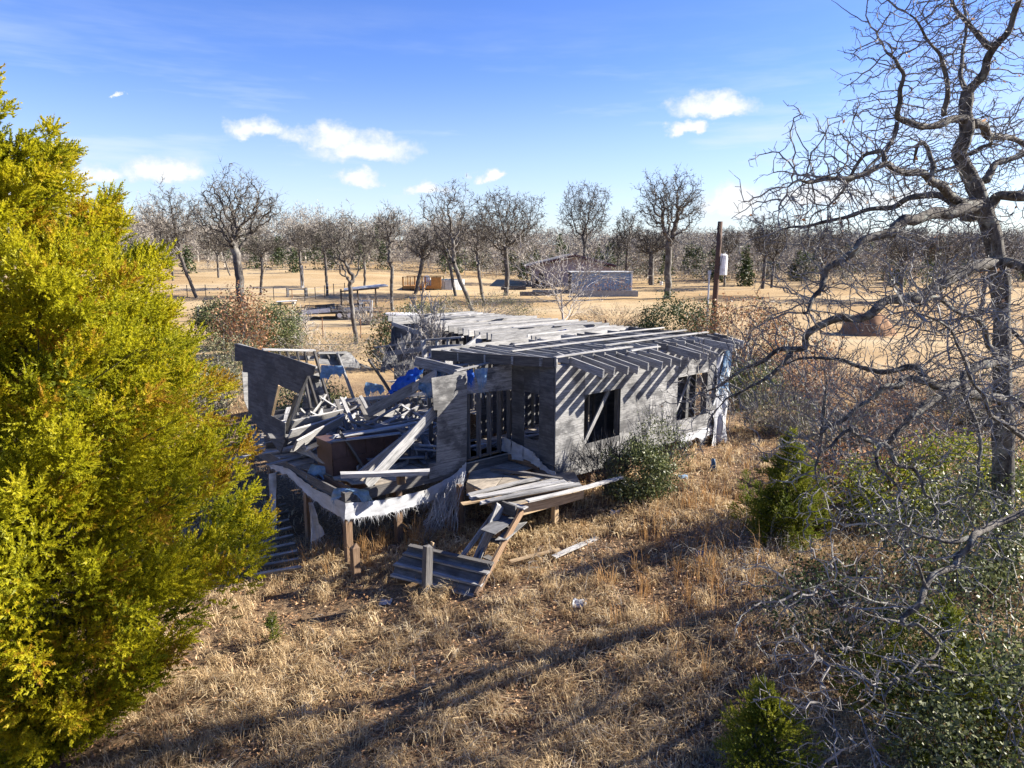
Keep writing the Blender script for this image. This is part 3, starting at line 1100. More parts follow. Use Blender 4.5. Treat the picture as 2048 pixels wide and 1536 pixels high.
# far left corner block: dark wall with rim boards above
q = [at(784, 684, 26.6), at(840, 690, 26.4), at(838, 652, 26.4), at(784, 646, 26.6)]
sheet_poly('far_plywood', q, (q[1] - q[0]).cross(q[2] - q[0]), .02, PLYDARK, house)
board('rim_board', at(785, 642, 26.6), at(948, 630, 29), .30, .05, GREYWOOD, house, UP)
board('rim_board', at(786, 647, 26.5), at(880, 641, 28), .10, .05, PALEWOOD, house, UP)
board('rim_board', at(880, 645, 26.5), at(962, 631, 29), .22, .05, GREYWOOD, house, UP)
board('rim_board', at(784, 647, 26.5), at(845, 668, 24.4), .14, .05, GREYWOOD, house, UP)
stud(at(786, 646, 26.5), at(786, 730, 26.5), wd=A)
stud(at(838, 655, 26.4), at(838, 730, 26.4), wd=A)

# --- floors: subfloor sheets on rim joists and posts
fm = [(0.05, .0, 2.2, 1.2), (2.25, 0, 4.65, 1.2), (0.0, 1.25, 2.3, 2.45), (2.35, 1.25, 4.7, 2.45), (.0, 2.5, 2.4, 3.7), (2.45, 2.5, 4.7, 3.7), (0, 3.75, 2.4, 4.9), (2.45, 3.75, 4.7, 4.9), (0, 4.95, 2.3, 6.15), (2.35, 4.95, 4.7, 6.15)]
for k, (a0, b0, a1, b1) in enumerate(fm):
    p = [HF(a0, b0, ZF - .02), HF(a1 - .02, b0, ZF - .02), HF(a1 - .02, b1, ZF - .02), HF(a0, b1, ZF - .02)]
    if k == 0:   # rotten, broken away front-left corner
        p = [HF(.75, .03, ZF - .02), HF(a1, .0, ZF - .02), HF(a1, b1, ZF - .02), HF(.32, b1, ZF - .02), HF(.25, .95, ZF - .02), HF(.42, .7, ZF - .02), HF(.38, .4, ZF - .02), HF(.6, .3, ZF - .02)]
    if k == 2:
        p = [HF(.32, b0, ZF - .02), HF(a1, b0, ZF - .02), HF(a1, b1, ZF - .02), HF(.02, b1, ZF - .02), HF(.12, 1.9, ZF - .02), HF(.3, 1.6, ZF - .02)]
    sheet_poly('subfloor_sheet', p, UP, .02, PLYTAN, house, A)
for a0, b0, a1, b1 in [(0, 0, 2.4, 3.1), (2.45, 0.02, 4.8, 3.1), (4.85, 0.02, 7.15, 3.1), (2, 3.15, 7.15, 9.3), (3, 9.35, 7.15, 12.7), (-1.4, 1.6, -.05, 3.1)]:
    sheet_poly('subfloor_sheet', [RW(a0, b0, ZF - .02), RW(a1, b0, ZF - .02), RW(a1, b1, ZF - .02), RW(a0, b1, ZF - .02)], UP, .02, PLYTAN, house, A)
for p, q in [(HF(0, 6.2, .91), HF(4.7, 6.2, .91)), (RW(0, .1, .91), RW(7.2, .1, .91)), (RW(.05, .15, .91), RW(.05, 3, .91)), (RW(7.1, .2, .91), RW(7.1, 12.7, .91))]:
    board('rim_joist', p, q, .24, .05, BROWNWOOD, house, UP)
for p, q in [(HF(0, .02, .91), HF(4.68, .02, .91)), (HF(.02, .06, .91), HF(.02, 6.2, .91))]:
    board('rim_joist', p, q, .24, .05, DARKWOOD, house, UP)
for i in range(12):
    board('floor_joist', HF(.3 + .38 * i, .06, .90), HF(.3 + .38 * i, 6.1, .90), .22, .04, BROWNWOOD, house, UP)
POSTS = [HF(.06, .06, 0), HF(1.35, .1, 0), HF(2.8, .1, 0), HF(4.3, .1, 0), HF(.1, 2.1, 0), HF(.1, 4.2, 0), HF(2.4, 2.2, 0), HF(4.4, 2.2, 0), HF(2.4, 4.3, 0),
         RW(.15, .2, 0), RW(1.5, .2, 0), RW(3.0, .2, 0), RW(5.0, .2, 0), RW(7.0, .2, 0), RW(1.5, 2.5, 0), RW(4, 2.5, 0), RW(7, 3, 0), RW(7, 6, 0), RW(7, 9, 0), RW(3, 6, 0), RW(3, 9, 0), RW(3.3, 12.6, 0), RW(7, 12.6, 0)]
for k, p in enumerate(POSTS):
    z = g1(p.x, p.y) - .15
    board('foundation_post', (p.x, p.y, z), (p.x, p.y, .80), .15, .15, BROWNWOOD, house, A, rough=.004)

# --- left wall of the collapsed side: one torn plywood wall with an empty window
wl = [(472, 687), (505, 695), (560, 709), (632, 733), (628, 750), (615, 752), (606, 771), (598, 787), (557, 769), (550, 800), (543, 831), (572, 846), (571, 884), (563, 906), (545, 884), (520, 855), (498, 832), (497, 745), (487, 744), (486, 722), (470, 722)]
wp = [onplane(px, py, HF(-.03, 0, 0), B) for px, py in wl]
o = sheet_poly('torn_plywood_wall', wp, -A, .02, PLYDARK, house, B)
o['label'] = 'torn blue-grey plywood wall with a window hole at the left end'


def onB(px, py, off=.06):
    return onplane(px, py, HF(off, 0, 0), B)


board('window_jamb', onB(557, 770, .05), onB(543, 831, .05), .10, .045, TANWOOD, house, A)
board('top_plate', onB(474, 689, .1), onB(630, 735, .1), .13, .045, GREYWOOD, house, A)
for p, q in [((512, 700), (512, 842)), ((590, 722), (590, 775))]:
    board('stud', onB(*p, .09), onB(*q, .09), .13, .04, DARKWOOD, house, A)


def onK(px, py, off=0.0):
    return onplane(px, py, HF(0, 6.2 + off, 0), A)


# rear wall of the collapsed side: leaning studs, cripples and bright patches of sheathing
for poly in [[(603, 818), (617, 752), (640, 744), (652, 775), (668, 818)], [(484, 742), (499, 745), (500, 830), (488, 800)], [(560, 712), (628, 712), (628, 722), (600, 720), (575, 716)],
             [(640, 706), (700, 705), (722, 730), (680, 728), (640, 720)]]:
    pts = [onK(*p, off=.08) for p in poly]
    sheet_poly('rear_plywood', pts, NF, .015, PLY, house, A)
board('top_plate', onK(524, 699), onK(630, 701), .13, .05, PALEWOOD, house, B)
board('top_plate', onK(636, 706), onK(694, 705), .13, .05, PALEWOOD, house, B)
for p, q in [((557, 701), (566, 724)), ((573, 701), (582, 728)), ((594, 701), (600, 732)), ((609, 701), (616, 738)), ((653, 706), (660, 720)), ((671, 706), (680, 722))]:
    board('cripple_stud', onK(*p), onK(*q), .09, .04, DARKWOOD, house, B)
for p, q in [((628, 702), (662, 820)), ((616, 752), (638, 823)), ((674, 706), (714, 815)), ((607, 745), (622, 822))]:
    board('leaning_stud', onK(*p, off=-.1), onK(*q, off=-.1), .13, .05, GREYWOOD if p[0] == 674 else DARKWOOD, house, B)
board('header_board', onK(636, 722), onK(722, 732), .16, .05, GREYWOOD, house, UP)
board('header_board', onK(616, 752), onK(645, 757), .09, .04, DARKWOOD, house, UP)

# --- porch deck in the recess and in front of it
ZP = .82
deck = thing('porch_deck', 'low plywood porch deck with a tan front beam in the corner of the walls', 'porch', onz(1040, 970, .3))
D0, D1 = onz(1030, 1012, ZP), onz(1167, 976, ZP)
DL = onz(934, 966, ZP)
E1 = RW(-.02, -.02, ZP)
for nm, pts in [('deck_sheet', [D0 + B * .03, D1 + B * .03, RW(.6, -.05, ZP), E1, E1 + B * .72 - A * .9, HF(3.85, -.75, ZP), DL + (D0 - DL) * .52]),
                ('deck_sheet', [DL + (D0 - DL) * .50, HF(3.83, -.75, ZP), E1 + B * .74 - A * .9, E1 + B * .74, E1 + B * 1.5, HF(3.33, -.06, ZP), DL])]:
    pts = [Vector((p.x, p.y, ZP - (.0 if nm else 0))) for p in pts]
    sheet_poly(nm, pts, UP, .022, PLYTAN, deck, A)
dz = UP * -.12
o = board('front_beam', D0 + dz, D1 + dz, .24, .05, TANWOOD, deck, UP)
o = board('side_beam', DL + dz, D0 + dz + (DL - D0) * .3, .24, .05, TANWOOD, deck, UP)
board('side_beam', D0 + dz + A * .03, D0 + B * 1.4 + A * .03 + dz, .24, .05, BROWNWOOD, deck, UP)
for p in (onz(1112, 1004, ZP - .2) + B * .03, onz(925, 985, ZP - .2) + B * .1, D0 + B * .6 + dz, D1 + B * 1.2):
    board('deck_post', (p.x, p.y, g1(p.x, p.y) - .15), (p.x, p.y, ZP - .03), .12, .12, TANWOOD if p.x > .5 else BROWNWOOD, deck, A, rough=.003)
# landing ledge boards where the steps met the deck
board('ledger_board', onz(985, 1006, .80), onz(1032, 1024, .76), .26, .05, DARKWOOD, deck, UP)
board('ledger_board', onz(985, 1000, .84), onz(1052, 1016, .84), .16, .03, GREYWOOD, deck, B)

# --- broken steps
steps = thing('broken_stairs', 'collapsed wooden steps lying twisted below the porch deck', 'stairs', onz(900, 1150, -.4))


def st(px, py, z):
    return onz(px, py, z)


s_top, s_bot = st(1040, 1030, .62), st(950, 1186, -.32)
board('stringer', st(1044, 1022, .76), st(952, 1192, -.32), .16, .05, BROWNWOOD, steps, UP, bow=.02)
board('stringer', st(1000, 1018, .60), st(958, 1124, -.05), .10, .045, GREYWOOD, steps, UP)
TR = [((818, 1091), (985, 1128), .13), ((809, 1106), (976, 1146), .0), ((790, 1127), (964, 1170), -.17), ((785, 1149), (951, 1191), -.34)]
for k, (p, q, z) in enumerate(TR):
    P, Q = st(*p, z), st(*q, z)
    board('tread', P, Q, .13, .04, GREYWOOD if k else DARKWOOD, steps, B)
    if k < 3:
        P2, Q2 = st(*TR[k + 1][0], TR[k + 1][2]), st(*TR[k + 1][1], TR[k + 1][2])
        n = (Q - P).cross(P2 - P).normalized()
        if n.z < 0:
            n = -n
        sheet_poly('riser', [P - n * .03, Q - n * .03, Q2 - n * .03, P2 - n * .03], n, .015, PLYDARK, steps, Q - P)
for k, (p, q, z) in enumerate([((991, 1052), (1022, 1058), .45), ((982, 1078), (1010, 1088), .22), ((968, 1112), (992, 1122), 0.0)]):
    board('tread', st(*p, z), st(*q, z), .16, .03, DARKWOOD, steps, B)
sheet_poly('backing_sheet', [st(1000, 1030, .58), st(1036, 1040, .56), st(990, 1132, -.08), st(962, 1122, -.08)], UP, .015, PLYDARK, steps, A)
nb_ = st(853, 1170, -.28)
nb_.z -= .18
board('newel_post', nb_, (nb_.x + .03, nb_.y + .12, nb_.z + .92), .15, .14, DARKWOOD, steps, A)
nb2 = st(866, 1160, -.6)
board('newel_post', nb2, (nb2.x, nb2.y + .1, nb2.z + .78), .05, .08, TANWOOD, steps, A)

# ================================================================== LOOSE TIMBER, each piece a thing of its own


def loose(label, p, q, w=.14, t=.04, mat=GREYWOOD, wd=UP, name='loose_board', cat='board', group='loose boards of the collapsed wing', bow=0.0):
    o = board(name, p, q, w, t, mat, None, wd, bow=bow or rh.uniform(-.025, .025), seg=5, rough=.014)
    return tag(o, label, cat, group)


def fl(px, py, dz=0.02):
    return onz(px, py, ZF + dz)


top873 = onplane(868, 824, HF(0, .12, 0), A)
top857 = onplane(866, 838, HF(0, .5, 0), A)
loose('long wide plank leaning against the standing panel, lower end at the front', fl(733, 970), top873, .26, .045, GREYWOOD, A)
loose('second long plank leaning behind it at the same slant, ending farther left', fl(706, 962), onplane(850, 846, HF(0, .6, 0), A), .2, .045, GREYWOOD, A)
loose('thick pale beam propped from the floor debris up towards the sagging header', onplane(737, 825, HF(0, 3.4, 0), A), onplane(832, 772, HF(0, 2.2, 0), A), .26, .05, PALEWOOD, UP)
loose('pale beam end with torn rags behind the standing panel', onplane(826, 778, HF(0, 2.1, 0), A), onplane(872, 748, HF(0, .8, 0), A), .22, .05, PALEWOOD, UP)
loose('thin dark board leaning across the brown box, top end pointing left', onplane(678, 863, HF(0, 1.2, 0), A), fl(729, 941), .09, .05, DARKWOOD, NF)
loose('thin dark stick lying slanted on top of the brown box', onplane(703, 843, HF(0, 2.2, 0), A), onplane(817, 877, HF(0, 1.1, 0), A), .06, .05, DARKWOOD, UP)
bl = fl(680, 948, .25)
loose('level pale board like a bench seat at the front of the floor', fl(680, 950, .30), fl(858, 944, .30), .09, .20, PALEWOOD, UP)
loose('short upright block holding up the level bench board', fl(803, 970, 0), fl(803, 970, 0) + UP * .26, .14, .14, BROWNWOOD, A, 'wooden_block', 'block')
loose('tall thin stud leaning against the end of the torn plywood wall', onz(567, 903, ZF + .1), onplane(614, 752, HF(.2, 0, 0), B), .09, .04, GREYWOOD, A, 'leaning_stud', 'stud')
loose('shorter stud leaning beside the tall thin one, in the window hole', onplane(571, 866, HF(.35, 0, 0), B), onplane(594, 790, HF(.35, 0, 0), B), .10, .04, DARKWOOD, A, 'leaning_stud', 'stud')
loose('dark stud standing tilted in the debris, topmost left of the close pair', onz(697, 862, ZF + .5), onz(697, 862, ZF + .5) + Vector((-.35, .3, .75)), .10, .045, DARKWOOD, A, 'leaning_stud', 'stud')
loose('grey stud tilted in the debris just right of the dark one', onz(711, 857, ZF + .5), onz(711, 857, ZF + .5) + Vector((-.42, .4, .75)), .10, .045, GREYWOOD, A, 'leaning_stud', 'stud')
loose('tilted stud in the right half of the debris, its foot by the long pale beam', onz(738, 846, ZF + .4), onz(738, 846, ZF + .4) + Vector((-.34, .3, .62)), .12, .045, DARKWOOD, A, 'leaning_stud', 'stud')
loose('pale stud tilted between the beam and the dark tilted stud', onz(748, 848, ZF + .4), onz(748, 848, ZF + .4) + Vector((-.4, .3, .7)), .09, .045, GREYWOOD, A, 'leaning_stud', 'stud')
# fallen joists at left, on edge, rising to the right
for lab, p, q, w_, ba, bb in [('uppermost of the three broad fallen joists stacked on the left', (584, 848), (682, 826), .24, 2.9, 3.3),
                              ('middle one of the three broad fallen joists stacked on the left', (578, 868), (682, 836), .26, 2.5, 3.0),
                              ('lowest and widest of the three broad fallen joists on the left', (588, 893), (682, 842), .34, 1.9, 2.6)]:
    loose(lab, onplane(*p, HF(0, ba, 0), A), onplane(*q, HF(0, bb, 0), A), w_, .045, PALEWOOD, UP + NF * .7, 'fallen_joist', 'joist', 'fallen joists of the collapsed wing')
loose('short pale board end lying flat below the three fallen joists', fl(560, 902, .2), fl(600, 892, .25), .2, .03, PALEWOOD, B)
loose('flat pale plank sticking out left from the brown box', fl(612, 898, .45), onz(668, 876, ZF + .80), .16, .03, PALEWOOD, B)
loose('plank lying along the top of the brown box, nearer edge', onz(664, 882, 1.86), onz(800, 866, 1.88), .17, .03, GREYWOOD, B)
loose('plank lying along the top of the brown box, farther edge', onz(672, 872, 1.88), onz(834, 845, 1.95), .2, .03, PALEWOOD, B)
loose('narrow grey board lying behind the brown box', onz(690, 864, 1.7), onz(838, 838, 1.75), .12, .03, GREYWOOD, B)
loose('long grey joist lying flat at the back of the floor, left half', onz(560, 836, ZF + .25), onz(690, 826, ZF + .3), .15, .05, GREYWOOD, B)
loose('long grey joist lying flat at the back of the floor, behind the first', onz(552, 828, ZF + .2), onz(640, 821, ZF + .2), .13, .05, GREYWOOD, B)
loose('rounded pale plank lying flat in front of the fallen ladder frame', onz(772, 838, ZF + .15), onz(864, 822, ZF + .15), .24, .05, PALEWOOD, B)
loose('second flat plank in front of it, darker', onz(760, 850, ZF + .1), onz(866, 836, ZF + .1), .2, .05, GREYWOOD, B)
loose('tan sheet of plywood lying behind the pale planks', onz(745, 838, ZF + .08), onz(862, 812, ZF + .1), .9, .02, PLYTAN, B, 'fallen_plywood', 'plywood sheet')
loose('pale board on the far left floor edge poking out under the cedar', fl(532, 930, .05), fl(612, 910, .05), .1, .03, PALEWOOD, B)
loose('grey board lying parallel inside the left floor edge', fl(556, 916, .04), fl(640, 903, .04), .14, .03, GREYWOOD, B)
loose('blueish shaded plank leaning against the joist ends over the tarp', onplane(893, 728, HF(0, 3.6, 0), A), onplane(961, 676, HF(0, 3.8, 0), A), .24, .05, GREYWOOD, UP, 'leaning_plank', 'plank')
loose('sagging beam hanging left from the doorway header, ragged blue at its middle', onplane(830, 722, HF(0, 1.6, 0), A), onplane(922, 744, HF(0, .2, 0), A), .24, .05, GREYWOOD, UP, 'hanging_beam', 'beam')
loose('thin pale strip running from the sagging beam up to the roof corner', onplane(912, 741, HF(0, .1, 0), A), onplane(1030, 712, HF(0, -.05, 0), A), .10, .03, PALEWOOD, NF, 'hanging_beam', 'beam')
loose('flat dark plank bridging from the sagging beam to the roof corner', onplane(900, 732, HF(0, .7, 0), A), onplane(1022, 718, HF(0, .2, 0), A), .16, .03, GREYWOOD, B, 'hanging_beam', 'beam')
rl = random.Random(31)
STREW = [(1.2, .55, 20, 1.0, 0, 'short grey board lying under the level bench board'), (2.3, .35, 75, .8, 1, 'dark short board at the foot of the long leaning plank'),
         (3.4, .5, 150, 1.1, 0, 'grey board lying behind the foot of the standing panel'), (.55, 2.2, 100, 1.0, 3, 'pale short board flat on the rotten floor left of the brown box'),
         (.5, 2.9, 40, .9, 0, 'grey short board crossing the left floor edge behind the pale one'), (2.9, 1.5, 10, 1.5, 1, 'dark board in the shade right of the brown box'),
         (3.7, 1.7, 60, 1.3, 0, 'grey board in the shade behind the standing panel'), (3.2, 2.3, 130, 1.4, 3, 'pale board slanting over the shaded floor behind the panel'),
         (2.0, 3.0, 15, 1.6, 0, 'grey board lying across the top of the debris behind the box'), (1.3, 3.3, 30, 1.5, 3, 'pale narrow board just behind the pair of tilted studs'),
         (2.7, 3.3, 165, 1.5, 1, 'dark narrow board under the long propped beam'), (3.6, 3.2, 100, 1.2, 0, 'grey board pointing away below the sagging beam'),
         (1.1, 4.3, 5, 1.6, 0, 'grey board at the far side of the floor under the leaning studs'), (2.2, 4.2, 170, 1.3, 3, 'pale board in front of the fallen ladder frame'),
         (3.8, 4.4, 35, 1.5, 1, 'dark board at the right end of the ladder frame'), (1.8, 5.4, 80, 1.2, 0, 'grey board half under the ladder frame'),
         (.9, 1.6, 140, .8, 1, 'dark splintered board against the left end of the brown box'), (3.0, .9, 120, .9, 3, 'pale offcut lying in the shade between plank and panel'),
         (1.5, 1.2, 95, 1.3, 0, 'long grey board lying over the brown box from front to back'), (2.2, 1.15, 118, 1.5, 3, 'pale board slanting over the right half of the brown box'),
         (1.0, 2.5, 12, 2.2, 0, 'long grey joist lying just behind the brown box'), (1.6, 2.7, 172, 2.0, 3, 'long pale joist crossing behind the brown box'),
         (2.6, 2.2, 48, 1.8, 0, 'grey plank slanting up out of the shade right of the box'), (2.4, 2.9, 140, 1.9, 3, 'pale plank crossing under the propped beam'),
         (3.3, 3.8, 20, 2.0, 0, 'grey joist lying right in front of the ladder frame'), (.7, 3.6, 160, 2.0, 3, 'pale joist beside the shorter leaning stud'),
         (.5, 4.6, 25, 2.3, 0, 'grey joist along the foot of the torn plywood wall'), (1.4, 4.8, 8, 2.4, 3, 'long pale joist on the far floor below the rear studs'),
         (3.2, 1.1, 28, 1.6, 1, 'dark plank lying in the shade just behind the panel foot'), (2.6, .7, 168, 1.5, 0, 'grey plank flat in the shade behind the bench board'),
         (4.0, 2.8, 150, 1.7, 0, 'grey plank near the doorway studs behind the panel'), (1.9, 3.7, 110, 1.4, 1, 'dark stick slanting over the joists behind the tilted studs'),
         (.35, 1.5, 92, 1.2, 0, 'grey short board along the rotten left edge near the corner'), (.9, 1.1, 30, .8, 3, 'pale scrap board beside the left end of the box')]
for k, (a_, b_, ang, L, mi, lab) in enumerate(STREW):
    p = HF(a_, b_, ZF + .05 + (.45 if 2.4 < b_ < 3.6 else .1) * rl.uniform(.3, 1))
    ang = R(ang) + R(41)
    d = Vector((math.cos(ang), math.sin(ang), rl.uniform(-.08, .26))) * L
    o = board('broken_board', p, p + d, rl.uniform(.09, .17), .03, [GREYWOOD, DARKWOOD, GREYWOOD, PALEWOOD][mi], None, UP if k % 3 == 0 else B, seg=5, rough=.016, bow=rl.uniform(-.03, .03))
    tag(o, lab, 'board', 'short broken boards strewn on the collapsed floor')
# sections of ceiling joists that came down still nailed together
SECT = [('ceiling joists fallen side by side behind the brown box, still nailed together', (.8, 2.3), 8, 3.2, 33, .24, .30), ('ceiling joists fallen in a fan between the torn wall and the tilted studs', (.3, 3.9), 7, 2.6, 12, .25, .45),
        ('ceiling joists fallen in the shade between the brown box and the standing panel', (2.3, .9), 7, 2.1, 62, .20, .22), ('ceiling joists heaped highest, on top of the wreckage in the middle of the floor', (1.2, 3.1), 8, 2.4, 52, .2, .75), ('ceiling joists slumped against the inside of the torn plywood wall', (.35, 5.2), 6, 2.3, -28, .26, .7),
        ('ceiling joists fallen flat at the rear right behind the sagging beam', (2.6, 3.0), 7, 2.6, 25, .22, .35)]
for k, (lab, (a_, b_), n_, L, ang, gap, hz) in enumerate(SECT):
    t = thing('fallen_joist_section', lab, 'roof wreckage', HF(a_, b_, ZF), 'fallen sections of ceiling joists')
    rs = random.Random(50 + k)
    dr_ = A * math.cos(R(ang)) + B * math.sin(R(ang))
    sd_ = -A * math.sin(R(ang)) + B * math.cos(R(ang))
    ends = []
    for i in range(n_):
        p = HF(a_, b_, ZF + .08 + hz * (i / n_)) + sd_ * gap * (i - n_ / 2) + dr_ * rs.uniform(-.15, .15)
        q = p + dr_ * L * rs.uniform(.75, 1.05) + UP * rs.uniform(-.05, .30) + sd_ * rs.uniform(-.15, .15)
        if k == 1:
            q = q + sd_ * (.10 * (i - n_ / 2))
        board('joist', p, q, rs.uniform(.14, .19), .04, rs.choice([GREYWOOD, GREYWOOD, PALEWOOD, DARKWOOD]), t, UP + sd_ * rs.uniform(-.7, .7), bow=rs.uniform(-.03, .03), seg=5, rough=.014)
        ends.append((p, q))
    for f in (.2, .72):
        board('cross_board', ends[0][0].lerp(ends[0][1], f) + UP * .12, ends[-1][0].lerp(ends[-1][1], f + .05) + UP * .14, .11, .03, PALEWOOD if f < .5 else GREYWOOD, t, dr_, bow=.03, seg=5, rough=.014)
    for i in range(4):
        p = ends[rs.randrange(n_)][0].lerp(ends[rs.randrange(n_)][1], rs.random()) + UP * rs.uniform(.05, .2)
        board('splinter', p, p + dr_ * rs.uniform(-.5, .5) + sd_ * rs.uniform(-.5, .5) + UP * rs.uniform(-.1, .35), .05, .025, rs.choice([PALEWOOD, GREYWOOD]), t, UP, rough=.016)
for i in range(12):
    a_, b_ = rl.uniform(-1.1, 1.5), rl.uniform(1.8, 2.9)
    p = RW(a_, b_, ZF + .06 + .03 * i * .3)
    d = A * rl.uniform(.5, 1.2) + B * rl.uniform(-.4, .4)
    tag(board('broken_board', p, p + d, .12, .03, rl.choice([GREYWOOD, DARKWOOD]), None, B), 'short board lying on the floor behind the doorway studs', 'board', 'short boards behind the doorway')
# planks across the porch
PL = [((938, 990), (1085, 955), 'topmost thin plank across the porch, farthest from the steps'), ((940, 996), (1120, 957), 'pale plank second from the wall in the porch pile'),
      ((955, 994), (1130, 962), 'dark cracked plank in the middle of the porch pile'), ((922, 1008), (1000, 992), 'short plank of the porch pile poking out farthest left'),
      ((960, 1006), (1148, 966), 'broad pale plank in the nearer half of the porch pile'), ((975, 1002), (1160, 968), 'grey plank partly under the broad pale one on the porch'),
      ((1054, 1002), (1244, 955), 'long clean plank of the porch pile reaching out past the beam on the right'), ((990, 1000), (1140, 974), 'narrow plank nearest the tan front beam')]
for k, (p, q, lab) in enumerate(PL):
    z = ZP + .06 + .035 * (k % 3) + (.06 if k == 6 else 0)
    loose(lab, onz(*p, z), onz(*q, z + .02), .11 if k in (3, 7) else .15, .035, [PALEWOOD, PALEWOOD, GREYWOOD, TANWOOD, PALEWOOD, GREYWOOD, PALEWOOD, TANWOOD][k], B, 'porch_plank', 'plank', 'loose planks lying across the porch')
loose('dark rotten rail lying slanted across the porch plywood', onz(980, 937, ZP + .1), onz(1122, 958, ZP + .12), .09, .06, DARKWOOD, B, 'rotten_rail', 'rail', None)
loose('dark beam on the porch along the doorway sill, left piece', onz(934, 924, ZP + .2), onz(998, 906, ZP + .2), .14, .1, BROWNWOOD, UP, 'sill_beam', 'beam', None)
loose('dark beam on the porch along the foot of the shaded wall', onz(1004, 908, ZP + .15), onz(1078, 934, ZP + .1), .14, .1, BROWNWOOD, UP, 'sill_beam', 'beam', None)
# boards by the steps
loose('bluish board leaning from the deck edge down inside the steps, right one', onz(1000, 1012, .85), onz(952, 1124, -.1), .20, .05, GREYWOOD, A, 'leaning_plank', 'plank', 'planks leaning on the broken steps')
loose('thin board leaning crossed under the bluish one at the steps', onz(985, 1030, .6), onz(924, 1112, 0), .09, .04, GREYWOOD, A, 'leaning_plank', 'plank', 'planks leaning on the broken steps')
q = [onz(1050, 1048, .20), onz(1054, 1052, .20), onz(1012, 1140, -.30), onz(992, 1142, -.30), onz(1022, 1050, .45)]
o = sheet_poly('plywood_offcut', [onz(1024, 1050, .40), onz(1054, 1054, .30), onz(1014, 1142, -.25), onz(990, 1140, -.22)], UP, .02, PLY, None, A)
tag(o, 'light grey plywood offcut leaning on the right side of the steps', 'plywood sheet')
loose('grey fence board lying in the leaves right of the steps', onz(1110, 1113, .05), onz(1196, 1076, .1), .13, .03, PALEWOOD, B, 'ground_board', 'board', 'boards lying in the dead grass')
loose('narrow brown board lying in the leaves behind the grey one', onz(1022, 1122, .0), onz(1120, 1098, .05), .08, .03, TANWOOD, B, 'ground_board', 'board', 'boards lying in the dead grass')
loose('bleached board lying in the grass in front of the yaupon bush', onz(1302, 1042, .12), onz(1396, 1012, .2), .10, .03, PALEWOOD, B, 'ground_board', 'board', 'boards lying in the dead grass')
loose('half buried board in the grass below the foot of the steps', onz(985, 1200, -.35), onz(1040, 1188, -.3), .16, .03, GREYWOOD, B, 'ground_board', 'board', 'boards lying in the dead grass')
p = onz(712, 1158, -.62)
loose('short brown stump post standing free in front of the corner', (p.x, p.y, p.z - .15), (p.x, p.y, p.z + .72), .15, .15, BROWNWOOD, A, 'stump_post', 'post', None)

# --- fallen ladder-like wall frames
fr = thing('fallen_wall_frame', 'ladder-like stud frame lying tilted at the back of the collapsed floor', 'wall frame', HF(2.5, 4.6, ZF), 'fallen stud wall frames')
U0, U1, V0, V1 = onz(668, 803, 1.75), onz(862, 786, 1.85), onz(690, 836, 1.25), onz(866, 812, 1.3)
board('plate', U0, U1, .1, .045, PALEWOOD, fr, UP)
board('plate', V0, V1, .1, .045, GREYWOOD, fr, UP)
for i in range(11):
    f = (i + .5) / 11
    board('stud', U0.lerp(U1, f), V0.lerp(V1, f), .1, .04, GREYWOOD, fr, A)
fr = thing('fallen_wall_frame', 'bowed wall frame of small square bays leaning at the rear by the blue tarp', 'wall frame', onz(840, 740, 1.2), 'fallen stud wall frames')
top_ = [at(752, 695, 22.5), at(800, 688, 22), at(850, 680, 21.6), at(900, 676, 21.2), at(925, 674, 21)]
bot_ = [at(774, 708, 22.3), at(805, 703, 21.9), at(850, 697, 21.6), at(898, 694, 21.2), at(925, 693, 21)]
for k in range(4):
    board('plate', top_[k], top_[k + 1], .05, .14, GREYWOOD, fr, UP)
    board('plate', bot_[k], bot_[k + 1], .15, .05, GREYWOOD, fr, UP)
for px in (794, 809, 822, 874, 896):
    f = np.interp(px, [752, 800, 850, 900], [695, 688, 680, 676])
    g = np.interp(px, [774, 805, 850, 898], [708, 703, 697, 694])
    d = np.interp(px, [774, 898], [22.2, 21.2])
    board('cripple_stud', at(px, f, d), at(px, g, d), .05, .09, GREYWOOD, fr, A)
board('post', at(846, 681, 21.5), at(852, 738, 21.5), .13, .1, PALEWOOD, fr, A)
sheet_poly('frame_backing', [at(770, 709, 22.6), at(896, 698, 21.6), at(896, 676, 21.6), at(770, 692, 22.6)], NF, .01, PLYDARK, fr, A)
sheet_poly('frame_backing', [at(760, 745, 22.8), at(850, 745, 22), at(850, 705, 22), at(770, 716, 22.8)], NF, .01, PLYDARK, fr, A)
for p, q in [((738, 720), (784, 790)), ((720, 728), (740, 736))]:
    loose('two-tone stud slanting down to the blue tarp behind the debris' if p[0] == 738 else 'dark board stub at the top of the rear wall frame', onK(*p, off=-.6), onK(*q, off=-.6), .13, .05, DARKWOOD, B, 'leaning_stud', 'stud')
# fallen slatted frame beside the cedar
fr = thing('fallen_slat_frame', 'shaded slatted frame lying on the ground between the cedar and the house', 'wall frame', onz(548, 1090, -.7))
for i in range(9):
    f = i / 8
    p = Vector(onz(500 + 10 * f, 1030 + 120 * f, -.55 - .15 * f))
    q = Vector(onz(572 + 30 * f, 1008 + 126 * f, -.45 - .15 * f))
    board('slat', p, q, .12, .05, GREYWOOD, fr, UP + NF)
board('rail', onz(512, 1045, -.62), onz(530, 1078, -.66), .1, .04, GREYWOOD, fr, A)

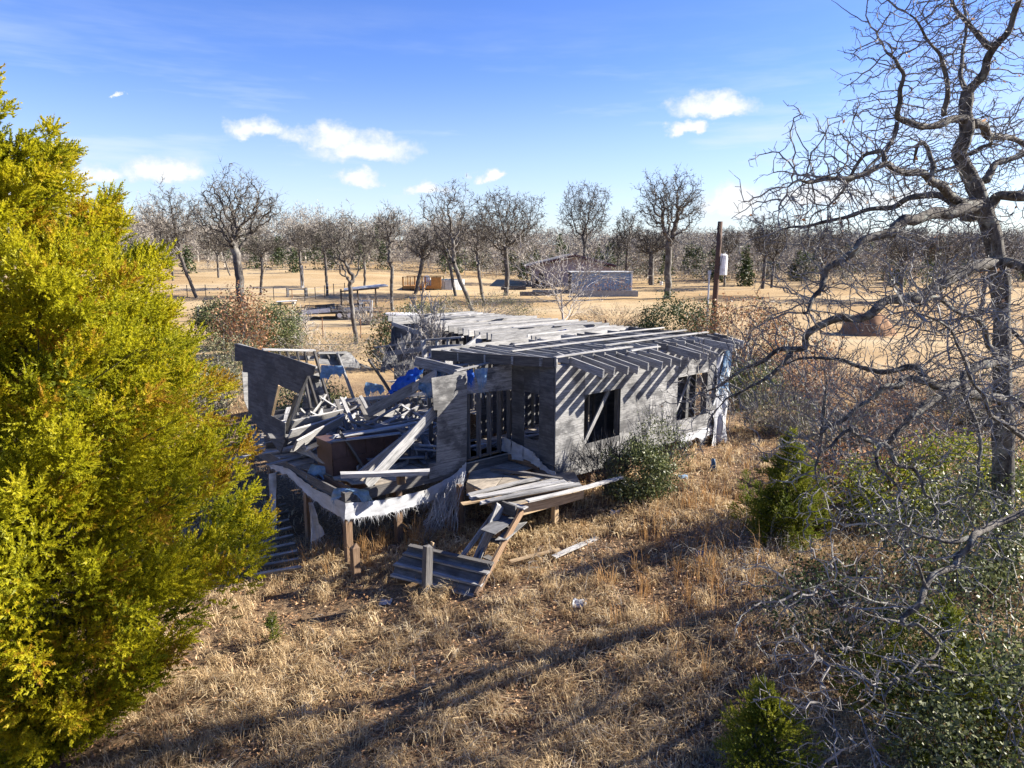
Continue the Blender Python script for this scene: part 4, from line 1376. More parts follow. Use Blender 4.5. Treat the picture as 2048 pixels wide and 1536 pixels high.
# ================================================================== big brown box, wraps and tarps
bx = thing('brown_box', 'large dusty brown wrapped box standing on the collapsed floor', 'box', fl(666, 955, 0))
c = fl(666, 953, 0)
u, v = A, B
L_, D_, H_ = 1.75, .75, .76
mb = MB()
nseg = 8
for i in range(nseg):
    f0, f1 = i / nseg, (i + 1) / nseg
    for (z0, z1, o0, o1) in [(0, .34, 0, .025), (.34, .40, .035, .035), (.40, H_, .012, -.005)]:
        mb.add([c + u * L_ * f0 - v * o0 + UP * z0, c + u * L_ * f1 - v * (o0 * .9) + UP * z0, c + u * L_ * f1 - v * o1 + UP * z1, c + u * L_ * f0 - v * o1 + UP * z1], [(0, 1, 2, 3)])
        mb.add([c + u * L_ * f0 + v * D_ + UP * z0, c + u * L_ * f1 + v * D_ + UP * z0, c + u * L_ * f1 + v * D_ + UP * z1, c + u * L_ * f0 + v * D_ + UP * z1], [(3, 2, 1, 0)])
for s_ in (0, 1):
    e = c + u * L_ * s_
    mb.add([e, e + v * D_, e + v * D_ + UP * H_, e + UP * H_], [(0, 1, 2, 3)])
mb.build('wrapped_body', BROWNWRAP, bx)
MB().bar(c + v * D_ / 2 + UP * (H_ + .012) - u * .03, c + v * D_ / 2 + UP * (H_ + .012) + u * (L_ + .03), D_ + .06, .024, B).build('lid', BROWNWRAP, bx)
for f in (.22, .5, .78):
    MB().bar(c + u * L_ * f - v * .03 + UP * .35, c + u * L_ * f - v * .012 + UP * .75, .035, .01, A).build('strap', BROWNWRAP, bx)
o = sheet_poly('torn_flap', [c + u * .02 + UP * .02 - v * .02, c + u * .32 + UP * .02 - v * .1, c + u * .34 + UP * .3 - v * .045, c + u * .02 + UP * .34 - v * .05], -B, .006, BROWNWRAP, bx)

# white house-wrap skirts, torn, with hanging fringe
wr = thing('house_wrap_strip', 'torn white house wrap with frayed edge hanging round the front floor corner', 'house wrap', HF(0, 0, .7))
dr = 0.06
cr = HF(-.05, -.05, 0)


def wq(px, py, pl):
    return onplane(px, py, HF(-.05, -.06, 0), pl)


segs = [((690, 1038), (770, 1028), (770, 1000), (690, 1006)), ((770, 1028), (850, 1004), (850, 980), (770, 1000)), ((850, 1004), (905, 984), (905, 952), (850, 980)), ((905, 984), (932, 950), (932, 924), (905, 952))]
for k, s4 in enumerate(segs):
    P = [wq(*p, A) for p in s4]
    cloth('wrap', P[0], P[1], P[2], P[3], 18, 4, WRAP, wr, wob=.02, ragged=.05 if k else .03, seed=20 + k, fringe=160, flen=.16 if k < 2 else .3)
segs = [((628, 1000), (690, 1040), (690, 1006), (625, 975)), ((575, 950), (628, 1000), (625, 975), (575, 936)), ((538, 934), (575, 950), (575, 936), (538, 926))]
for k, s4 in enumerate(segs):
    P = [wq(*p, B) for p in s4]
    cloth('wrap', P[0], P[1], P[2], P[3], 18, 4, WRAP, wr, wob=.02, ragged=.04, seed=30 + k, fringe=110, flen=.18)
wr = thing('hanging_wrap', 'narrow white wrap ribbon hanging down by the cedar under the floor', 'house wrap', HF(0, 5.2, .6))
P = [onz(548, 1066, -.6), onz(556, 1064, -.6), at(551, 948, 16.8), at(538, 950, 16.8)]
P = [at(544, 1068, 16.6), at(555, 1064, 16.6), at(551, 945, 16.8), at(537, 948, 16.8)]
cloth('wrap', P[0], P[1], P[2], P[3], 3, 16, WRAP, wr, wob=.05, seed=41)
wr = thing('hanging_wrap', 'torn grey wrap scrap hanging in a fan under the left floor edge', 'house wrap', HF(0, 1.8, .6))
P = [at(622, 1082, 14.9), at(648, 1070, 14.9), at(624, 1006, 14.9), at(618, 1004, 14.9)]
cloth('wrap', P[0], P[1], P[2], P[3], 10, 10, WRAP, wr, wob=.06, seed=42, fold=.015, fringe=60, flen=.2)
wr = thing('hanging_wrap', 'stringy white shreds hanging from the right end of the front wrap', 'house wrap', at(915, 990, 15.9))
rr_ = np.random.default_rng(3)
P0l, P1l, R0l = [], [], []
for i in range(150):
    fx = rr_.random()
    a = at(868 + 64 * fx, 992 - 46 * fx + rr_.normal(0, 5), 15.7 + rr_.normal(0, .12))
    e = at(845 + 80 * rr_.random() ** 1.3, 1030 + 55 * rr_.random(), 15.4 + rr_.normal(0, .25))
    m_ = (a + e) / 2 + Vector((rr_.normal(0, .12), rr_.normal(0, .12), -abs(rr_.normal(0, .25))))
    prev = a
    for k in range(1, 6):
        t = k / 5
        pt = a * (1 - t) ** 2 + m_ * 2 * t * (1 - t) + e * t * t
        P0l.append(prev), P1l.append(pt), R0l.append(.004 + .003 * rr_.random())
        prev = pt
V, Fq = seg_tubes(np.array(P0l), np.array(P1l), np.array(R0l), np.array(R0l), 3)
build('shreds', V, Fq, WRAP, wr)['kind'] = 'stuff'
wr = thing('porch_wrap', 'white sheet of wrap draped along the foot of the shaded entrance wall', 'house wrap', RW(-.2, .8, .9))
ps = [(1004, 873, 905), (1022, 880, 918), (1045, 893, 922), (1068, 905, 928), (1080, 922, 938), (1100, 940, 948), (1112, 944, 952)]
for k in range(len(ps) - 1):
    (x0, t0, b0), (x1, t1, b1) = ps[k], ps[k + 1]
    pl0 = RW(-.10 - .05 * (k % 2), 0, 0)
    P = [onplane(x0, b0, pl0, B), onplane(x1, b1, pl0, B), onplane(x1, t1, pl0, B), onplane(x0, t0, pl0, B)]
    cloth('wrap', *P, 8, 6, WRAP, wr, wob=.03, seed=50 + k)
# wrap left on the far end of the right wing
wr = thing('end_wall_wrap', 'ragged white and blue wrap hanging down the far right end of the front wall', 'house wrap', RW(7.1, -.1, .5))
P = [RW(6.5, -.06, .55), RW(7.28, -.1, .35), RW(7.3, -.05, 3.3), RW(6.65, -.05, 3.05)]
cloth('wrap', *P, 14, 36, WRAP, wr, wob=.07, ragged=.3, seed=61, fold=.02, fringe=200, flen=.5)
P = [RW(6.6, -.1, 2.1), RW(7.15, -.14, 2.3), RW(7.2, -.12, 3.3), RW(6.95, -.12, 3.2)]
cloth('blue_wrap', *P, 12, 18, TARPPALE, wr, wob=.06, ragged=.5, seed=62, fold=.02, fringe=120, flen=.4)
P = [RW(5.0, -.05, .75), RW(6.6, -.06, .75), RW(6.6, -.04, 1.0), RW(5.0, -.03, .95)]
cloth('wrap', *P, 16, 4, WRAP, wr, wob=.03, ragged=.15, seed=64, fringe=80, flen=.3)
wr = thing('hanging_tarp', 'pale blue tarp rag hanging into the grass right of the yaupon bush', 'tarp', at(1421, 950, 17.5))
P = [at(1412, 977, 17.3), at(1437, 972, 17.3), at(1430, 918, 17.5), at(1424, 916, 17.5)]
cloth('tarp', *P, 10, 14, TARPPALE, wr, wob=.12, ragged=.15, seed=66, fold=.03, fringe=60, flen=.25)
# blue tarps in the collapsed part
tp = thing('blue_tarp', 'bright blue tarp draped in a long fold behind the fallen frames', 'tarp', onz(800, 770, 1.3))
P = [at(778, 786, 20.2), at(800, 776, 19.8), at(845, 735, 19.8), at(832, 733, 20.2)]
cloth('tarp', *P, 10, 22, TARP, tp, wob=.12, sag=.1, seed=71, fold=.04, fringe=80, flen=.3)
P = [at(775, 790, 20.1), at(820, 782, 19.4), at(840, 752, 19.4), at(815, 752, 20.0)]
cloth('tarp', *P, 14, 10, TARP, tp, wob=.10, seed=72, fold=.03, fringe=80, flen=.3)
tp = thing('blue_tarp', 'square blue tarp hanging in the rear wall frame with a torn hole', 'tarp', at(878, 715, 21.2))
cloth('tarp', at(857, 730, 21.3), at(880, 728, 21.2), at(880, 705, 21.2), at(857, 707, 21.3), 10, 8, TARP, tp, wob=.05, seed=73, ragged=.1, fringe=40)
cloth('tarp', at(884, 728, 21.2), at(899, 726, 21.1), at(898, 704, 21.1), at(880, 706, 21.2), 8, 8, TARPPALE, tp, wob=.05, seed=74, ragged=.1, fringe=40)
RAGS = [((876, 745), (892, 744), (890, 731), (876, 730), 16.9, TARPPALE, 'faded blue rag wrapped over the middle of the sagging beam'), ((898, 740), (920, 746), (918, 731), (898, 730), 16.7, TARPPALE, 'pale shredded rag on the sagging beam right of the blue one'),
        ((934, 768), (948, 752), (945, 738), (933, 742), 16.2, TARP, 'blue rag hanging at the top right corner of the standing panel'), ((955, 768), (972, 755), (976, 735), (950, 738), 16.3, TARPPALE, 'light blue fringe hanging under the thin pale strip'),
        ((836, 780), (868, 782), (866, 766), (838, 764), 16.9, TARPPALE, 'torn pale rag on the pale beam end'), ((640, 748), (690, 742), (686, 732), (642, 730), 20.0, TARPPALE, 'light blue rag caught in the rear leaning studs'),
        ((728, 782), (770, 786), (766, 770), (732, 764), 19.3, TARPPALE, 'faded blue shreds on the shrub beside the tilted studs'), ((1115, 671), (1135, 664), (1132, 658), (1112, 662), 22.8, TARP, 'blue scrap on the roof joists by the back edge, left one'),
        ((1150, 664), (1168, 660), (1166, 654), (1150, 656), 24.0, TARP, 'blue scrap on the roof joists by the back edge, right one'), ((925, 652), (935, 650), (934, 647), (924, 648), 25.5, TARP, 'small blue scrap far back on the rear joists'),
        ((1062, 656), (1078, 655), (1076, 651), (1062, 652), 24.5, TARP, 'blue scrap in the middle of the rear joists'), ((612, 950), (668, 962), (660, 935), (622, 928), 15.6, TARPPALE, 'blue-white shredded sheeting on the floor left of the brown box'), ((660, 990), (742, 990), (735, 978), (668, 976), 14.35, TARPPALE, 'pale insulation shreds along the rotten front floor edge'),
        ((496, 868), (512, 866), (510, 852), (498, 850), 17.2, TARPPALE, 'pale blue scrap between the cedar and the torn plywood wall')]
for k, (a, b, c_, d, dd, m_, lab) in enumerate(RAGS):
    o = cloth('torn_rag', at(*a, dd), at(*b, dd - .05), at(*c_, dd), at(*d, dd), 9, 7, m_, None, wob=.045, ragged=.28, seed=80 + k, fold=.012, fringe=90, flen=.3)
    tag(o, lab, 'rag', 'torn blue and white rags')
for px, py, lab in [(770, 1212, 'small white scrap in the grass left of the steps'), (1158, 1214, 'tiny white scrap in the grass right of the steps'), (1402, 1116, 'small blue scrap in the straw near the young cedar'),
                    (1230, 1032, 'white scraps on the ground in front of the yaupon bush'), (1365, 960, 'pale blue wrap lying at the wall foot right of the bush')]:
    p = ghit(px, py)
    o = cloth('ground_scrap', p + Vector((-.12, -.05, .06)), p + Vector((.12, -.06, .05)), p + Vector((.14, .06, .12)), p + Vector((-.1, .07, .1)), 8, 6, TARPPALE if 'blue' in lab else WRAP, None, wob=.05, seed=int(px), ragged=.05)
    tag(o, lab, 'scrap', 'scraps of wrap on the ground')
# ================================================================== VEGETATION
def sprig_proto(seed, n=14):
    rr = np.random.default_rng(seed)
    V = []
    for k in range(n):
        x = (k + .3) / n
        a = k * 2.4 + rr.normal(0, .3)
        L = .30 * (1 - .55 * x) * rr.uniform(.8, 1.2)
        o = np.array([.75, math.cos(a) * .75, math.sin(a) * .75])
        o = o / np.linalg.norm(o) * L
        b = np.array([x, 0, 0])
        s_ = np.cross(o, [rr.normal(), rr.normal(), rr.normal()])
        s_ = s_ / (np.linalg.norm(s_) + 1e-9) * .062
        V += [b - s_, b + s_, b + o]
    V += [[.55, -.04, 0], [.55, .04, 0], [1.15, 0, 0]]
    return np.array(V)


PROTO = [sprig_proto(s_) for s_ in range(4)]


def place_sprigs(P, D, S_, tone, rr):
    """sprig prototypes at points P along directions D, sizes S_ -> verts, tris, rnd"""
    N = len(P)
    D = D / (np.linalg.norm(D, axis=1, keepdims=True) + 1e-9)
    h = rr.normal(0, 1, (N, 3))
    u = np.cross(D, h)
    u /= np.linalg.norm(u, axis=1, keepdims=True) + 1e-9
    v = np.cross(D, u)
    k = rr.integers(0, len(PROTO), N)
    pr = np.stack(PROTO)[k] * S_[:, None, None]
    V = P[:, None] + pr[..., :1] * D[:, None] + pr[..., 1:2] * u[:, None] + pr[..., 2:3] * v[:, None]
    n = V.shape[1]
    along = np.stack(PROTO)[k][..., 0]
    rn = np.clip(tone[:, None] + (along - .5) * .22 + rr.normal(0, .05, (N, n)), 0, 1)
    return V.reshape(-1, 3), np.arange(N * n).reshape(-1, 3), rn.ravel()


def conifer(name, label, base, prof, nb, ns, mat, seed, plume=.75, sprig=.2, lump=.25, center=None, group=None, trunk_r=.16, arc=None, toned=.5):
    """prof: [(z, radius)] of the crown above base; nb plume-like boughs with ns sprigs each"""
    rr = np.random.default_rng(seed)
    base = np.array(base, float)
    z = np.array([p[0] for p in prof])
    r = np.array([p[1] for p in prof])
    zz = np.linspace(z[0], z[-1], 200)
    rz = np.interp(zz, z, r)
    cdf = np.cumsum(rz + .08)
    cdf /= cdf[-1]
    hz = np.interp(rr.random(nb), cdf, zz)
    th = rr.uniform(0, 2 * PI, nb) if arc is None else np.where(rr.random(nb) < .8, rr.normal(arc[0], arc[1], nb), rr.uniform(0, 2 * PI, nb))
    lum = 1 + lump * 2 * (vnoise(th * 1.9 + seed, hz * 1.3, seed) - .5) + lump * (vnoise(th * 5 + seed, hz * 3.0, seed + 1) - .5) * 1.4
    inner = np.where(rr.random(nb) < .30, rr.uniform(.45, .9, nb), rr.uniform(.9, 1.06, nb))
    rad = np.interp(hz, z, r) * lum * inner
    cx = np.zeros((nb, 2)) if center is None else np.stack([center(hz)[0], center(hz)[1]], -1)
    tip = np.stack([cx[:, 0] + rad * np.cos(th), cx[:, 1] + rad * np.sin(th), hz + rr.normal(0, .08, nb)], -1)
    out = np.stack([np.cos(th), np.sin(th), rr.normal(.55, .22, nb)], -1) + rr.normal(0, .18, (nb, 3))
    out /= np.linalg.norm(out, axis=1, keepdims=True)
    L = plume * rr.uniform(.6, 1.25, nb) * np.clip(.4 + .6 * np.interp(hz, z, r) / r.max(), .35, 1)
    bt = np.clip(rr.normal(toned, .17, nb), .05, .95)
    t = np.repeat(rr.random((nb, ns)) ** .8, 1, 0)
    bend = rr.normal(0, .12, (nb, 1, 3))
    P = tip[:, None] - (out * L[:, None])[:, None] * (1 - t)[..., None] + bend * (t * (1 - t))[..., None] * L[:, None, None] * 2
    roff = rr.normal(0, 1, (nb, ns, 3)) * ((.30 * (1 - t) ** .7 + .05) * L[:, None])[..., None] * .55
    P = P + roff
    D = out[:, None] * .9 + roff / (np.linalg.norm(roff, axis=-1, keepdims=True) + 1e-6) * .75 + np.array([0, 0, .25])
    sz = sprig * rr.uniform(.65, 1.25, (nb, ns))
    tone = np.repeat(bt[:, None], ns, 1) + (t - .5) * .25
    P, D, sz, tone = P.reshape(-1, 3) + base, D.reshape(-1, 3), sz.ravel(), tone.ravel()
    tr = thing(name, label, 'tree', base, group)
    V, Ft, rn = place_sprigs(P, D, sz, tone, rr)
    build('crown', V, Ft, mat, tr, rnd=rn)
    # stem and limbs
    mb = MB()
    pts = [(0, 0, -.3)] + [((center(np.array([q]))[0][0] if center else 0), (center(np.array([q]))[1][0] if center else 0), q) for q in np.linspace(.3, z[-1] * .95, 7)]
    mb.tube([base + np.array(p) for p in pts], np.linspace(trunk_r, .02, len(pts)), 8)
    mb.build('trunk', BARK, tr, smooth=True)
    st_ = tip - out * L[:, None] * 1.0
    ax = np.stack([cx[:, 0], cx[:, 1], np.maximum(hz - rad * .55, .1)], -1)
    k = rr.permutation(nb)[: min(nb // 2, 150)]
    V1, F1 = seg_tubes(ax[k] + base, st_[k] + base, np.full(len(k), trunk_r * .12), np.full(len(k), .010), 3)
    V2, F2 = seg_tubes(st_[k] + base, tip[k] + base, np.full(len(k), .010), np.full(len(k), .004), 3)
    build('limbs', np.vstack([V1, V2]), np.vstack([F1, F2 + len(V1)]), BARK, tr)['kind'] = 'stuff'
    return tr


# big foreground cedar at left: two leaders
def cz(h):
    return (0.10 * np.sin(h * .9), 0.05 * np.cos(h * 1.1))


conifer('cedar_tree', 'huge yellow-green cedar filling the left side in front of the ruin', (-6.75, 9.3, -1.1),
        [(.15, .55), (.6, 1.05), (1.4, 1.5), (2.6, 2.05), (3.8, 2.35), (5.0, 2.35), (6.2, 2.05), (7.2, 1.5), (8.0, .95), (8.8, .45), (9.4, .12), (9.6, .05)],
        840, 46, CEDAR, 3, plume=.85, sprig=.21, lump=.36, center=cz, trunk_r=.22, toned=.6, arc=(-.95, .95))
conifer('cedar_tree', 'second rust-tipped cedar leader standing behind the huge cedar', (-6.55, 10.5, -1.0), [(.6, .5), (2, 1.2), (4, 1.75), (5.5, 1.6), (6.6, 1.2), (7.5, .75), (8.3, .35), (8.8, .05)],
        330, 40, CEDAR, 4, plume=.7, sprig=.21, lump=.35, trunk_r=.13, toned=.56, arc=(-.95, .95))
# young cedars
p = ghit(1566, 1085)
conifer('cedar_tree', 'young bright green cedar standing in straw right of the house', p, [(.05, .62), (.4, .88), (.9, .78), (1.5, .48), (2.0, .2), (2.35, .03)], 280, 30, CEDARG, 5, plume=.42, sprig=.12, lump=.55, group=None, trunk_r=.05, toned=.5)
p = ghit(1590, 1520)
conifer('cedar_tree', 'small feathery cedar seedling at the bottom edge right of centre', (2.95, 7.35, g1(2.95, 7.35) - .1), [(.05, .38), (.35, .58), (.7, .44), (1.0, .2), (1.2, .03)], 130, 26, CEDARG, 6, plume=.5, sprig=.11, lump=.6, trunk_r=.03, toned=.6)
conifer('cedar_tree', 'low olive cedar half hidden in the dark bush at the bottom right', (5.15, 7.7, g1(5.1, 7.7) - .1), [(.1, .5), (.5, .85), (1.0, .75), (1.5, .4), (1.8, .05)], 130, 26, CEDARG, 8, plume=.45, sprig=.13, lump=.3, trunk_r=.04, toned=.5)
p = ghit(545, 1290)
conifer('cedar_seedling', 'tiny cedar seedling in the straw right of the huge cedar', (p.x, p.y, p.z), [(.05, .12), (.25, .16), (.5, .04)], 26, 12, CEDARG, 9, plume=.2, sprig=.09, trunk_r=.01, toned=.35)


def shrub(name, label, base, rx, ry, h, n, leaf, mat, seed, stems=26, stemm=None, group=None, clump=.16, dens=70, z0=.1, bare=0, mat2=None, n2=0, leaf2=.05, upper=None):
    rr = np.random.default_rng(seed)
    base = np.array(base, float)
    t = thing(name, label, 'bush', base, group)
    # clump centres in the outer shell of an uneven ellipsoid
    c = rr.normal(0, 1, (dens * 3, 3))
    c /= np.linalg.norm(c, axis=1, keepdims=True)
    q = rr.uniform(.45, 1.0, len(c)) ** .6
    lum = .8 + .5 * vnoise(np.arctan2(c[:, 1], c[:, 0]) * 2 + seed, c[:, 2] * 3 + 5, seed)
    c = c * (q * lum)[:, None]
    c = c[c[:, 2] > -.85][:dens]
    pts = np.stack([c[:, 0] * rx, c[:, 1] * ry, (c[:, 2] * .5 + .5) * h * .95 + z0], -1) + base
    # stems
    P0, P1, R0 = [], [], []
    for k in range(min(stems, len(pts))):
        e = pts[k]
        a = base + np.array([rr.normal(0, .12 * rx), rr.normal(0, .12 * ry), -.05])
        m_ = (a * .5 + e * .5) + rr.normal(0, .10 * rx, 3) + np.array([0, 0, .1 * h])
        prev = a
        for i in range(1, 6):
            f = i / 5
            pt = a * (1 - f) ** 2 + 2 * m_ * f * (1 - f) + e * f * f + rr.normal(0, .02, 3) * (f < 1)
            P0.append(prev), P1.append(pt), R0.append(.018 * (1 - .75 * f) * max(.6, h / 2))
            prev = pt
        for i in range(bare):
            d = (e - base) / np.linalg.norm(e - base) + rr.normal(0, .5, 3) + np.array([0, 0, .3])
            P0.append(e), P1.append(e + d * .25 * rr.uniform(.5, 1.5)), R0.append(.006)
    P0, P1, R0 = np.array(P0), np.array(P1), np.array(R0)
    V, Fq = seg_tubes(P0, P1, R0, R0 * .75, 3)
    build('stems', V, Fq, stemm or TWIG, t)
    if n:
        V, Fq, rn = leaves_cloud(n, pts, clump * np.array([1, 1, .8]), leaf, rr)
        build('foliage', V, Fq, mat, t, rnd=rn)
    if n2:
        u = pts if upper is None else pts[pts[:, 2] > base[2] + upper * h]
        V, Fq, rn = leaves_cloud(n2, u, clump * 1.2, leaf2, rr)
        build('dead_leaves', V, Fq, mat2, t, rnd=rn)
    return t


def gpos(px, py):
    p = ghit(px, py)
    return (p.x, p.y, p.z)


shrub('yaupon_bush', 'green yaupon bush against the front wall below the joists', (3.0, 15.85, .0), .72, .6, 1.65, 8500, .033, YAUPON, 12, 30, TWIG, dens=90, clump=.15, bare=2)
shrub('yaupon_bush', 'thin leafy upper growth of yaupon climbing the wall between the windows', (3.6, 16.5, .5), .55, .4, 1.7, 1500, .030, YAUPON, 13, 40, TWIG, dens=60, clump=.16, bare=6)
shrub('twig_heap', 'dark tangle of dead twigs at the wall foot left of the yaupon bush', (2.35, 16.2, .35), .6, .3, 1.0, 0, .03, YAUPON, 14, 90, BARK, dens=100, bare=7)
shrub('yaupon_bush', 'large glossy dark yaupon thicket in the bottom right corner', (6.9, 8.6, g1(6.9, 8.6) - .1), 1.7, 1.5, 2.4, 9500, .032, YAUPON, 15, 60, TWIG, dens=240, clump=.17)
shrub('yaupon_bush', 'dark low yaupon growing left of the corner thicket under the oak limb', (4.9, 9.6, g1(4.9, 9.6) - .1), 1.0, .9, 1.4, 3200, .030, DARKLEAF, 16, 40, TWIG, dens=120, clump=.16)
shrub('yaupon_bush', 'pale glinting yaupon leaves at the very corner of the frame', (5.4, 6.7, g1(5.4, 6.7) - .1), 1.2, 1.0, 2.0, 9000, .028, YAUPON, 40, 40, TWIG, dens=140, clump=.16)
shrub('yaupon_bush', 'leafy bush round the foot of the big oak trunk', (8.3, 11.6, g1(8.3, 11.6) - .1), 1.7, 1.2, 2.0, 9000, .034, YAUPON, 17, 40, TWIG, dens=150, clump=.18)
shrub('yaupon_bush', 'yellow-green bush behind the limbs right of the young cedar', (*gpos(1790, 1050)[:2], gpos(1790, 1050)[2]), 1.2, .9, 1.3, 5200, .04, CEDARG, 18, 30, TWIG, dens=90, clump=.18)
shrub('yaupon_bush', 'yellow-green bush lit by sun just left of the oak trunk', gpos(1930, 1020), 1.5, 1.0, 1.6, 5600, .04, CEDARG, 19, 30, TWIG, dens=90, clump=.2)
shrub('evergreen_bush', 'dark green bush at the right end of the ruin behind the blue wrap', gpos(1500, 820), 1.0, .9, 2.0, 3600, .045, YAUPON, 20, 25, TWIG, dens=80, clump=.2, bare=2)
shrub('evergreen_bush', 'dark green bush behind the house roof by the utility pole', gpos(1350, 720), 2.2, 1.6, 3.4, 11000, .06, DARKLEAF, 21, 30, FARTWIG, dens=120, clump=.26, bare=1)
shrub('oak_sapling', 'brown-leaved oak scrub at the foot of the utility pole', gpos(1475, 760), 2.3, 1.8, 4.0, 900, .06, YAUPON, 22, 120, TWIG, dens=160, clump=.26, bare=4, mat2=BROWNLEAF, n2=5200, leaf2=.06)
shrub('oak_sapling', 'brown-leaved scrub in the field right of the brown scrub by the pole', gpos(1590, 770), 1.8, 1.4, 2.2, 300, .06, YAUPON, 23, 50, TWIG, dens=90, clump=.3, bare=6, mat2=BROWNLEAF, n2=1500, leaf2=.07)
shrub('red_brush', 'low reddish brush under the oak limbs behind the young cedar', gpos(1700, 980), 1.6, 1.0, 1.0, 0, .05, BROWNLEAF, 24, 90, TWIG, dens=100, clump=.2, bare=5, mat2=BROWNLEAF, n2=1400, leaf2=.045)
for bx_, by_, rx_, hh_, nn_, mt_, lab in [(1600, 800, 2.0, 1.6, 1500, BROWNLEAF, 'reddish brown brush right of the ruin behind the near limbs'), (1700, 850, 2.0, 1.3, 700, BROWNLEAF, 'thin grey brush in the middle of the rough ground right of the ruin'),
                                        (1830, 830, 2.2, 1.5, 1100, BROWNLEAF, 'rust-tinged brush left of the big trunk in the rough ground'), (1550, 870, 1.2, 1.2, 500, GREYLEAF, 'grey-green weedy brush just beyond the hanging wrap'),
                                        (1960, 850, 1.8, 1.6, 900, GREYLEAF, 'grey brush right behind the big oak trunk'), (1790, 930, 1.3, 1.1, 500, BROWNLEAF, 'low bramble tangle in front of the rust-tinged brush'), (1660, 920, 1.0, .9, 500, GREYLEAF, 'low grey tangle behind the slim dark tree')]:
    shrub('dry_brush', lab, gpos(bx_, by_), rx_, rx_ * .7, hh_, 0, .04, mt_, 400 + bx_, 190, TWIG, dens=200, clump=.2, bare=5, mat2=mt_, n2=nn_ * 2, leaf2=.045)
# behind the collapsed wing
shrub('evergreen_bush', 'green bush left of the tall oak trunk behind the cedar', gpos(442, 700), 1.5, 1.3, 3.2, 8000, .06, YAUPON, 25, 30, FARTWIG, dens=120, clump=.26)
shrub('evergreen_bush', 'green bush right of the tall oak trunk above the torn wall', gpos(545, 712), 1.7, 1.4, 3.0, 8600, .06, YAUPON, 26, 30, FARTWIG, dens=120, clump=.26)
shrub('oak_sapling', 'pinkish brown-leaved oak scrub round the tall oak trunk', gpos(492, 730), 1.3, 1.1, 4.0, 500, .06, YAUPON, 27, 50, TWIG, dens=110, clump=.3, bare=4, mat2=BROWNLEAF, n2=2600, leaf2=.075)
shrub('grey_bush', 'grey-green bush between the huge cedar and the torn wall', gpos(440, 830), 1.2, 1.2, 2.3, 3600, .045, GREYLEAF, 28, 60, TWIG, dens=100, clump=.24, bare=4)
shrub('grey_bush', 'pale grey bush low behind the cedar tip', gpos(455, 760), 1.5, 1.2, 2.0, 3000, .05, GREYLEAF, 29, 50, TWIG, dens=90, clump=.26, bare=3)
shrub('evergreen_bush', 'dark bush at the far left corner of the ruin', gpos(772, 740), .9, .9, 2.8, 2600, .06, DARKLEAF, 30, 30, FARTWIG, dens=70, clump=.26, mat2=BROWNLEAF, n2=500, leaf2=.06)
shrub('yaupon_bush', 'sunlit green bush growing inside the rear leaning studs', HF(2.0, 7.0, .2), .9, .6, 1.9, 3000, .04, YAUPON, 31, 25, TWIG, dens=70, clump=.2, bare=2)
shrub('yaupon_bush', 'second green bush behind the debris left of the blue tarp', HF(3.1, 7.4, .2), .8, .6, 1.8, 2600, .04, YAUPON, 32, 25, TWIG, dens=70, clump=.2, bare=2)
shrub('dry_brush', 'pale dead vine tangle over the wall by the long blue tarp', at(810, 760, 21.5), 1.2, .4, 1.0, 0, .03, GREYLEAF, 33, 60, PALETWIG, dens=70, bare=3)
shrub('dry_brush', 'greenish brush thicket behind the rear roof joists', gpos(960, 655), 5.5, 2.5, 2.6, 5000, .055, GREYLEAF, 34, 260, PALETWIG, dens=300, clump=.3, bare=4)
shrub('dry_brush', 'thorny bare brush behind the roof right of the pale sapling', gpos(1230, 665), 3.0, 1.8, 1.6, 700, .05, BROWNLEAF, 35, 200, FARTWIG, dens=220, clump=.3, bare=5)
shrub('dry_brush', 'brown brush along the fence behind the torn wall', gpos(640, 715), 4.5, 1.6, 1.3, 2500, .045, GREYLEAF, 36, 240, PALETWIG, dens=260, clump=.3, bare=4)
shrub('green_bush', 'small green bush in front of the white tank', gpos(845, 640), 2.0, 1.5, 1.4, 1500, .09, YAUPON, 37, 20, FARTWIG, dens=60, clump=.35)
shrub('dry_brush', 'grey brush heap beside the flatbed trailer', gpos(735, 650), 2.6, 1.4, 2.2, 0, .05, GREYLEAF, 38, 160, PALETWIG, dens=180, bare=5)

